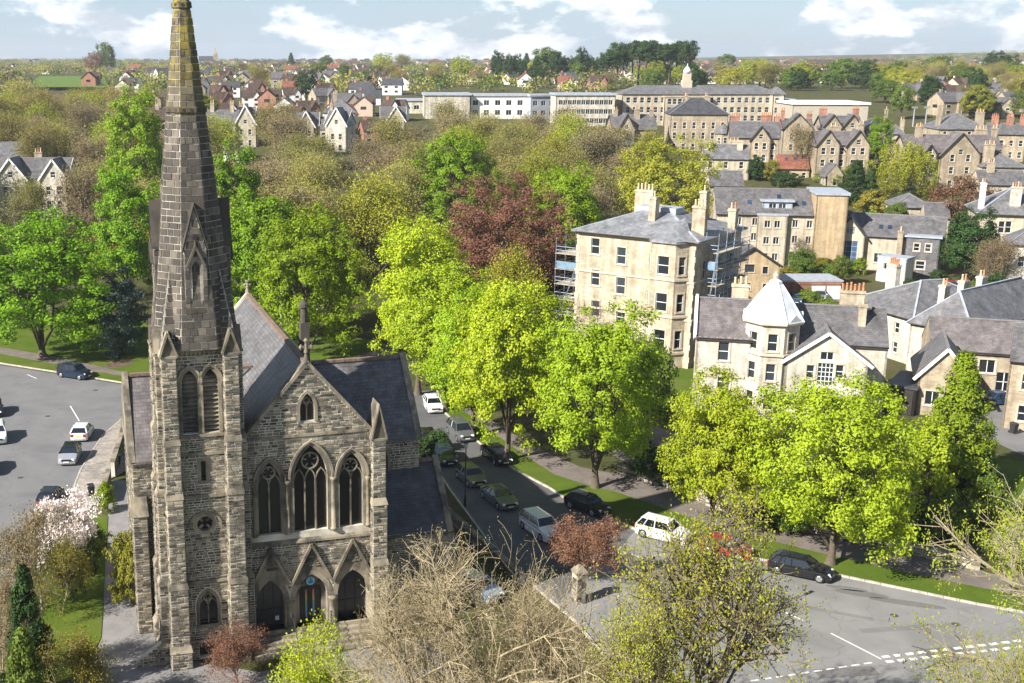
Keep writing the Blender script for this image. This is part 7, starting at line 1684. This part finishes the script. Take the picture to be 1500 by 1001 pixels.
# brick terrace along the far right skyline and a church tower on the left one
for i in range(3):
    h = House('brick_terrace', 'long red brick terrace on the far skyline right of the white roofed hall', 'terrace', (1182 + i * 46, 92, 7.0), (1224 + i * 46, 92, 7.0), group='brick terraces on the skyline'); W = h.W; b = h.block(0, W, 0, 9, 7, 11, 'gx', M_REDBR, M_BRTILE); b.grid('f', 9, (1, 4), 1.6, 1.6, sill=False)
    for j in range(6): h.chimney(W * (j + .5) / 6, 4.5, 9, 13, 1.4, .8, 0, M_REDBR)
    h.done()
p = gp(312, 94); p = Vector((-0.142 * 1700, 1700, ground_z(1700))); o = empty('distant_church', p, .2, 'far church with a dark roof and small tower on the skyline', 'church'); m = MB(); m.box(-14, 0, -2, 6, 9, 9); m.build('nave', M_ASHD, o); m = MB(); m.extr([(-.5, 9), (9.5, 9), (4.5, 15)], lambda s, z, d: (d, s, z), -14.5, 6.5); m.build('roof', M_DKSLATE, o); m = MB(); m.box(6, 1, -2, 12, 8, 18); m.loft([[(6, 1, 18), (12, 1, 18), (12, 8, 18), (6, 8, 18)], [(8.8, 4.3, 27), (9.2, 4.3, 27), (9.2, 4.7, 27), (8.8, 4.7, 27)]]); m.build('tower', M_ASHD, o)
# fields
def field(px, mat, name='field'):
    P = [gp(*p) for p in px]; me = bpy.data.meshes.new(name); n = 6; V, Fc = [], []
    for i in range(n + 1):
        a = P[0].lerp(P[3], i / n); b = P[1].lerp(P[2], i / n)
        for j in range(n + 1): q = a.lerp(b, j / n); V.append((q.x, q.y, ground_z(q.y, q.x) + 1.1))
    Fc = [(i * (n + 1) + j, i * (n + 1) + j + 1, (i + 1) * (n + 1) + j + 1, (i + 1) * (n + 1) + j) for i in range(n) for j in range(n)]
    me.from_pydata(V, [], Fc); me.materials.append(mat); tag(link(name, me), kind='structure')
field([(40, 131), (160, 131), (152, 114), (58, 114)], M_FIELD)
field([(1440, 106), (1530, 108), (1530, 92), (1445, 93)], M_FIELD)
# single trees between the houses
FT = [('mid1', 'green tree among the far houses'), ('dark1', 'dark evergreen tree among the far houses'), ('bare_wood3', 'olive tree among the far houses'), ('spring1', 'yellow green tree among the far houses'), ('bare_wood1', 'bare brown tree among the far houses')]
def far_tree(k, px, top, hpx, wpx, Y):
    X = (px - PPX) / FPX * Y; z = ground_z(Y, X); s = pxm(X, Y, z); key, lab = FT[k]; plant(key, X, Y, hpx / s, wpx / s, lab.replace(' among the far houses', ' ' + far_land(X, Y)), 'tree', lab.replace('tree', 'trees'), z=z)
for i in range(125):
    Y = rf.uniform(350, 800); px = rf.uniform(255, 1520) if i % 3 else rf.uniform(1280, 1520); s = FPX / (Y * .97)
    if any(b[0] < px < b[2] and Y < yb for b, yb in (((575, 0, 910, 0), 545), ((905, 0, 1290, 0), 600), ((1285, 0, 1600, 0), 430), ((0, 0, 640, 0), 375))): continue
    if in_house((px - PPX) / FPX * Y, Y, 4) or any(math.hypot(a + 4 - (px - PPX) / FPX * Y, b + 4 - Y) < 8 for a, b in FAR): continue
    far_tree(rf.choice([0, 0, 1, 2, 2, 3, 4]), px, 0, rf.uniform(9, 13) * s, rf.uniform(8, 12) * s, Y)
for px, h in [(888 + i * 9 + rf.uniform(-3, 3), rf.uniform(19, 25)) for i in range(13)]:
    Y = rf.uniform(620, 690); X = (px - PPX) / FPX * Y; plant('pine', X, Y, h, rf.uniform(9, 11), 'tall dark pine in the row above the stone institution', 'tree', 'pines above the institution')
for px, h in [(720 + i * 15 + rf.uniform(-5, 5), rf.uniform(13, 19)) for i in range(11)]:
    Y = rf.uniform(680, 780); X = (px - PPX) / FPX * Y; plant(rf.choice(['cone', 'dark1', 'dark1']), X, Y, h, rf.uniform(9, 13), 'dark evergreen in the belt above the school roofs', 'tree', 'evergreens above the school')
for px, Y, h, w, k in ((168, 1000, 26, 16, 'mid1'), (150, 980, 18, 18, 'maple'), (480, 1200, 16, 15, 'mid1'), (585, 1250, 17, 18, 'bare_wood3'), (560, 1100, 17, 20, 'spring1'), (430, 1200, 18, 11, 'cone'), (765, 900, 17, 10, 'cone'), (795, 760, 21, 20, 'mid1'), (670, 720, 15, 13, 'spring1'), (1050, 1150, 17, 20, 'mid1'), (1215, 640, 15, 20, 'mid1'), (1240, 690, 14, 16, 'mid1'), (1005, 560, 13, 13, 'dark1'), (1432, 780, 17, 15, 'dark1'), (1450, 790, 15, 17, 'dark1'), (1100, 640, 14, 20, 'spring1'), (1160, 620, 13, 14, 'spring1'), (1350, 720, 16, 18, 'mid1')):
    X = (px - PPX) / FPX * Y; plant(k, X, Y, h, w, {'mid1': 'rounded green tree standing above the far roofs', 'maple': 'russet tree beside the tall green one on the skyline', 'bare_wood3': 'olive tree standing above the far roofs', 'spring1': 'yellow green tree standing above the far roofs', 'cone': 'dark pointed conifer standing above the far roofs', 'dark1': 'dark rounded evergreen standing above the far roofs'}[k], 'tree', {'mid1': 'rounded green trees above the far roofs', 'spring1': 'yellow green trees above the far roofs', 'cone': 'conifers above the far roofs', 'dark1': 'dark evergreens above the far roofs'}.get(k))
# far-off woods that read as one mass
def far_wood(name, label, leaf, pts, seed, per=70, ls=2.0):
    rg = np.random.default_rng(seed); P = np.array(pts); n = len(P); d = unit(rg.normal(size=(n, per, 3))); d[..., 2] = np.abs(d[..., 2]) * .9 + rg.uniform(-.35, .1, (n, per)); r = rg.uniform(.7, 1.05, (n, per, 1))
    sc = np.stack([P[:, 3], P[:, 3], P[:, 4]], 1)[:, None, :]; C = P[:, None, :3] + d * r * sc + np.array([0, 0, 1.]) * (P[:, 4] * .35)[:, None, None]
    nn = unit(d + rg.normal(size=d.shape) * .4).reshape(-1, 3); V = leaf_quads(C.reshape(-1, 3), nn, ls, rg, .8); tint = np.repeat(rg.uniform(0, 1, n), per)
    tag(link(name, quads_mesh(name, V, LM[leaf], tint)), label, 'wood', kind='stuff')
buckets = {k: [] for k in ('mid', 'olive', 'brown', 'dark', 'spring')}
for i in range(8600):
    Y = 560 + 2500 * rf.random() ** 1.4; px = rf.uniform(-450, 1950); X = (px - PPX) / FPX * Y; z = ground_z(Y, X)
    dn = 1.0 - (.86 if 900 < px < 1340 else .66) * density(px, Y) if Y > 520 else (0.5 if px < 575 else 0.0 if px < 1290 else .8)
    if px > 1320 or px < 130: dn = 1.0
    if 905 < px < 1290 and Y < 640 or 575 < px <= 905 and Y < 545: dn = 0
    if any(Y < yb and b[0] - 10 < px < b[2] + 10 for b, yb in (((60, 0, 152, 0), 830), ((470, 0, 522, 0), 430), ((1445, 0, 1530, 0), 0))): dn *= .0 if px < 160 and 560 < Y < 1150 else 1
    if 40 < px < 160 and 640 < Y < 1500 and px_of(X, Y, z)[1] < 133 and px_of(X, Y, z)[1] > 112: dn = 0
    if px_of(X, Y, z)[0] > 1435 and 90 < px_of(X, Y, z)[1] < 108: dn = 0
    if rf.random() > dn * (.75 if Y < 1000 else .9) or any(abs(a - X) < 9 and abs(b - Y) < 10 for a, b in FAR): continue
    k = rf.choices(list(buckets), (4, 4, 3, 2.0 if px > 600 else 1.2, 2))[0]; s_ = rf.uniform(.75, 1.3)
    buckets[k].append((X, Y, z, 5.2 * s_ * (1 + Y / 4000), 6.0 * s_))
LB = {'mid': 'green trees massed between the far streets and on the skyline', 'olive': 'olive budding trees massed between the far streets', 'brown': 'bare brown trees massed between the far streets', 'dark': 'dark evergreens massed between the far streets', 'spring': 'pale yellow green trees massed between the far streets'}
for i, (k, v) in enumerate(buckets.items()): far_wood('distant_trees', LB[k], k, v, 300 + i, 100 if k != 'brown' else 80, 1.3)
print('far wood crowns', {k: len(v) for k, v in buckets.items()})

# garden shrubs round the stone houses on the right
GL = [('dbush', 'dark evergreen garden shrub'), ('bush', 'green garden shrub'), ('gbush', 'yellow green garden bush'), ('lbush', 'bright green garden shrub'), ('mid1', 'small green garden tree'), ('bare_mid', 'small bare garden tree'), ('dark1', 'dark evergreen garden tree')]
GLAND = [(h_.o['label'].split(' with ')[0].split(' behind ')[0].split(' beside ')[0], h_) for h_ in {id(f[0]): f[0] for f in FOOT}.values()]
n = 0
for i in range(420):
    px, py = rf.uniform(1030, 1510), rf.uniform(205, 480); p = gp(px, py)
    if in_house(p.x, p.y, 1.6) or n > 90 or any(math.hypot(p.x - s_[0], p.y - s_[1]) < 2.5 for s_ in SPOTS): continue
    if 1135 < px < 1250 and 425 < py < 480 or 1385 < px < 1420 and 400 < py < 430: continue
    k, lab = rf.choices(GL, (5, 6, 4, 3, 1.6, 1.6, 1))[0]; h = rf.uniform(1.6, 3.4) if 'bush' in k else rf.uniform(4, 6.5); w = h * rf.uniform(1.0, 1.7) if 'bush' in k else h * .8
    nm, hh = min(GLAND, key=lambda q: (q[1].p + q[1].U * q[1].W / 2 - p).length)
    plant(k, p.x, p.y, h, w, lab + ' next to ' + ' '.join(nm.split()[:9]), 'shrub' if 'bush' in k else 'tree', lab + 's among the stone houses', 'shrub' if 'bush' in k else 'tree'); n += 1

# thin spring haze over the whole place
hz = MB(); hz.box(-4700, -400, -1.5, 4700, 6700, 120); hm = bpy.data.materials.new('haze'); hm.use_nodes = True; ht = hm.node_tree; ht.nodes.clear()
pv = N(ht, 'ShaderNodeVolumePrincipled', i_Density=0.00013, i_Anisotropy=0.2); pv.inputs['Color'].default_value = (0.86, 0.92, 1.0, 1); ho = ht.nodes.new('ShaderNodeOutputMaterial'); ht.links.new(pv.outputs[0], ho.inputs['Volume'])
tag(hz.build('haze', hm), kind='stuff', label='thin pale haze hanging in the air over town', cat='haze')

for i in range(64):
    px, Y = rf.uniform(1270, 1530) if i % 3 else rf.uniform(900, 1350), rf.uniform(470, 690) if i % 3 else rf.uniform(575, 680); X = (px - PPX) / FPX * Y
    if in_house(X, Y, 5) or any(math.hypot(a + 4 - X, b + 4 - Y) < 8 for a, b in FAR): continue
    s_ = FPX / (Y * .97); far_tree(rf.choice([0, 0, 2, 2, 3, 4, 1]), px, 0, rf.uniform(9, 14) * s_, rf.uniform(10, 14) * s_, Y)
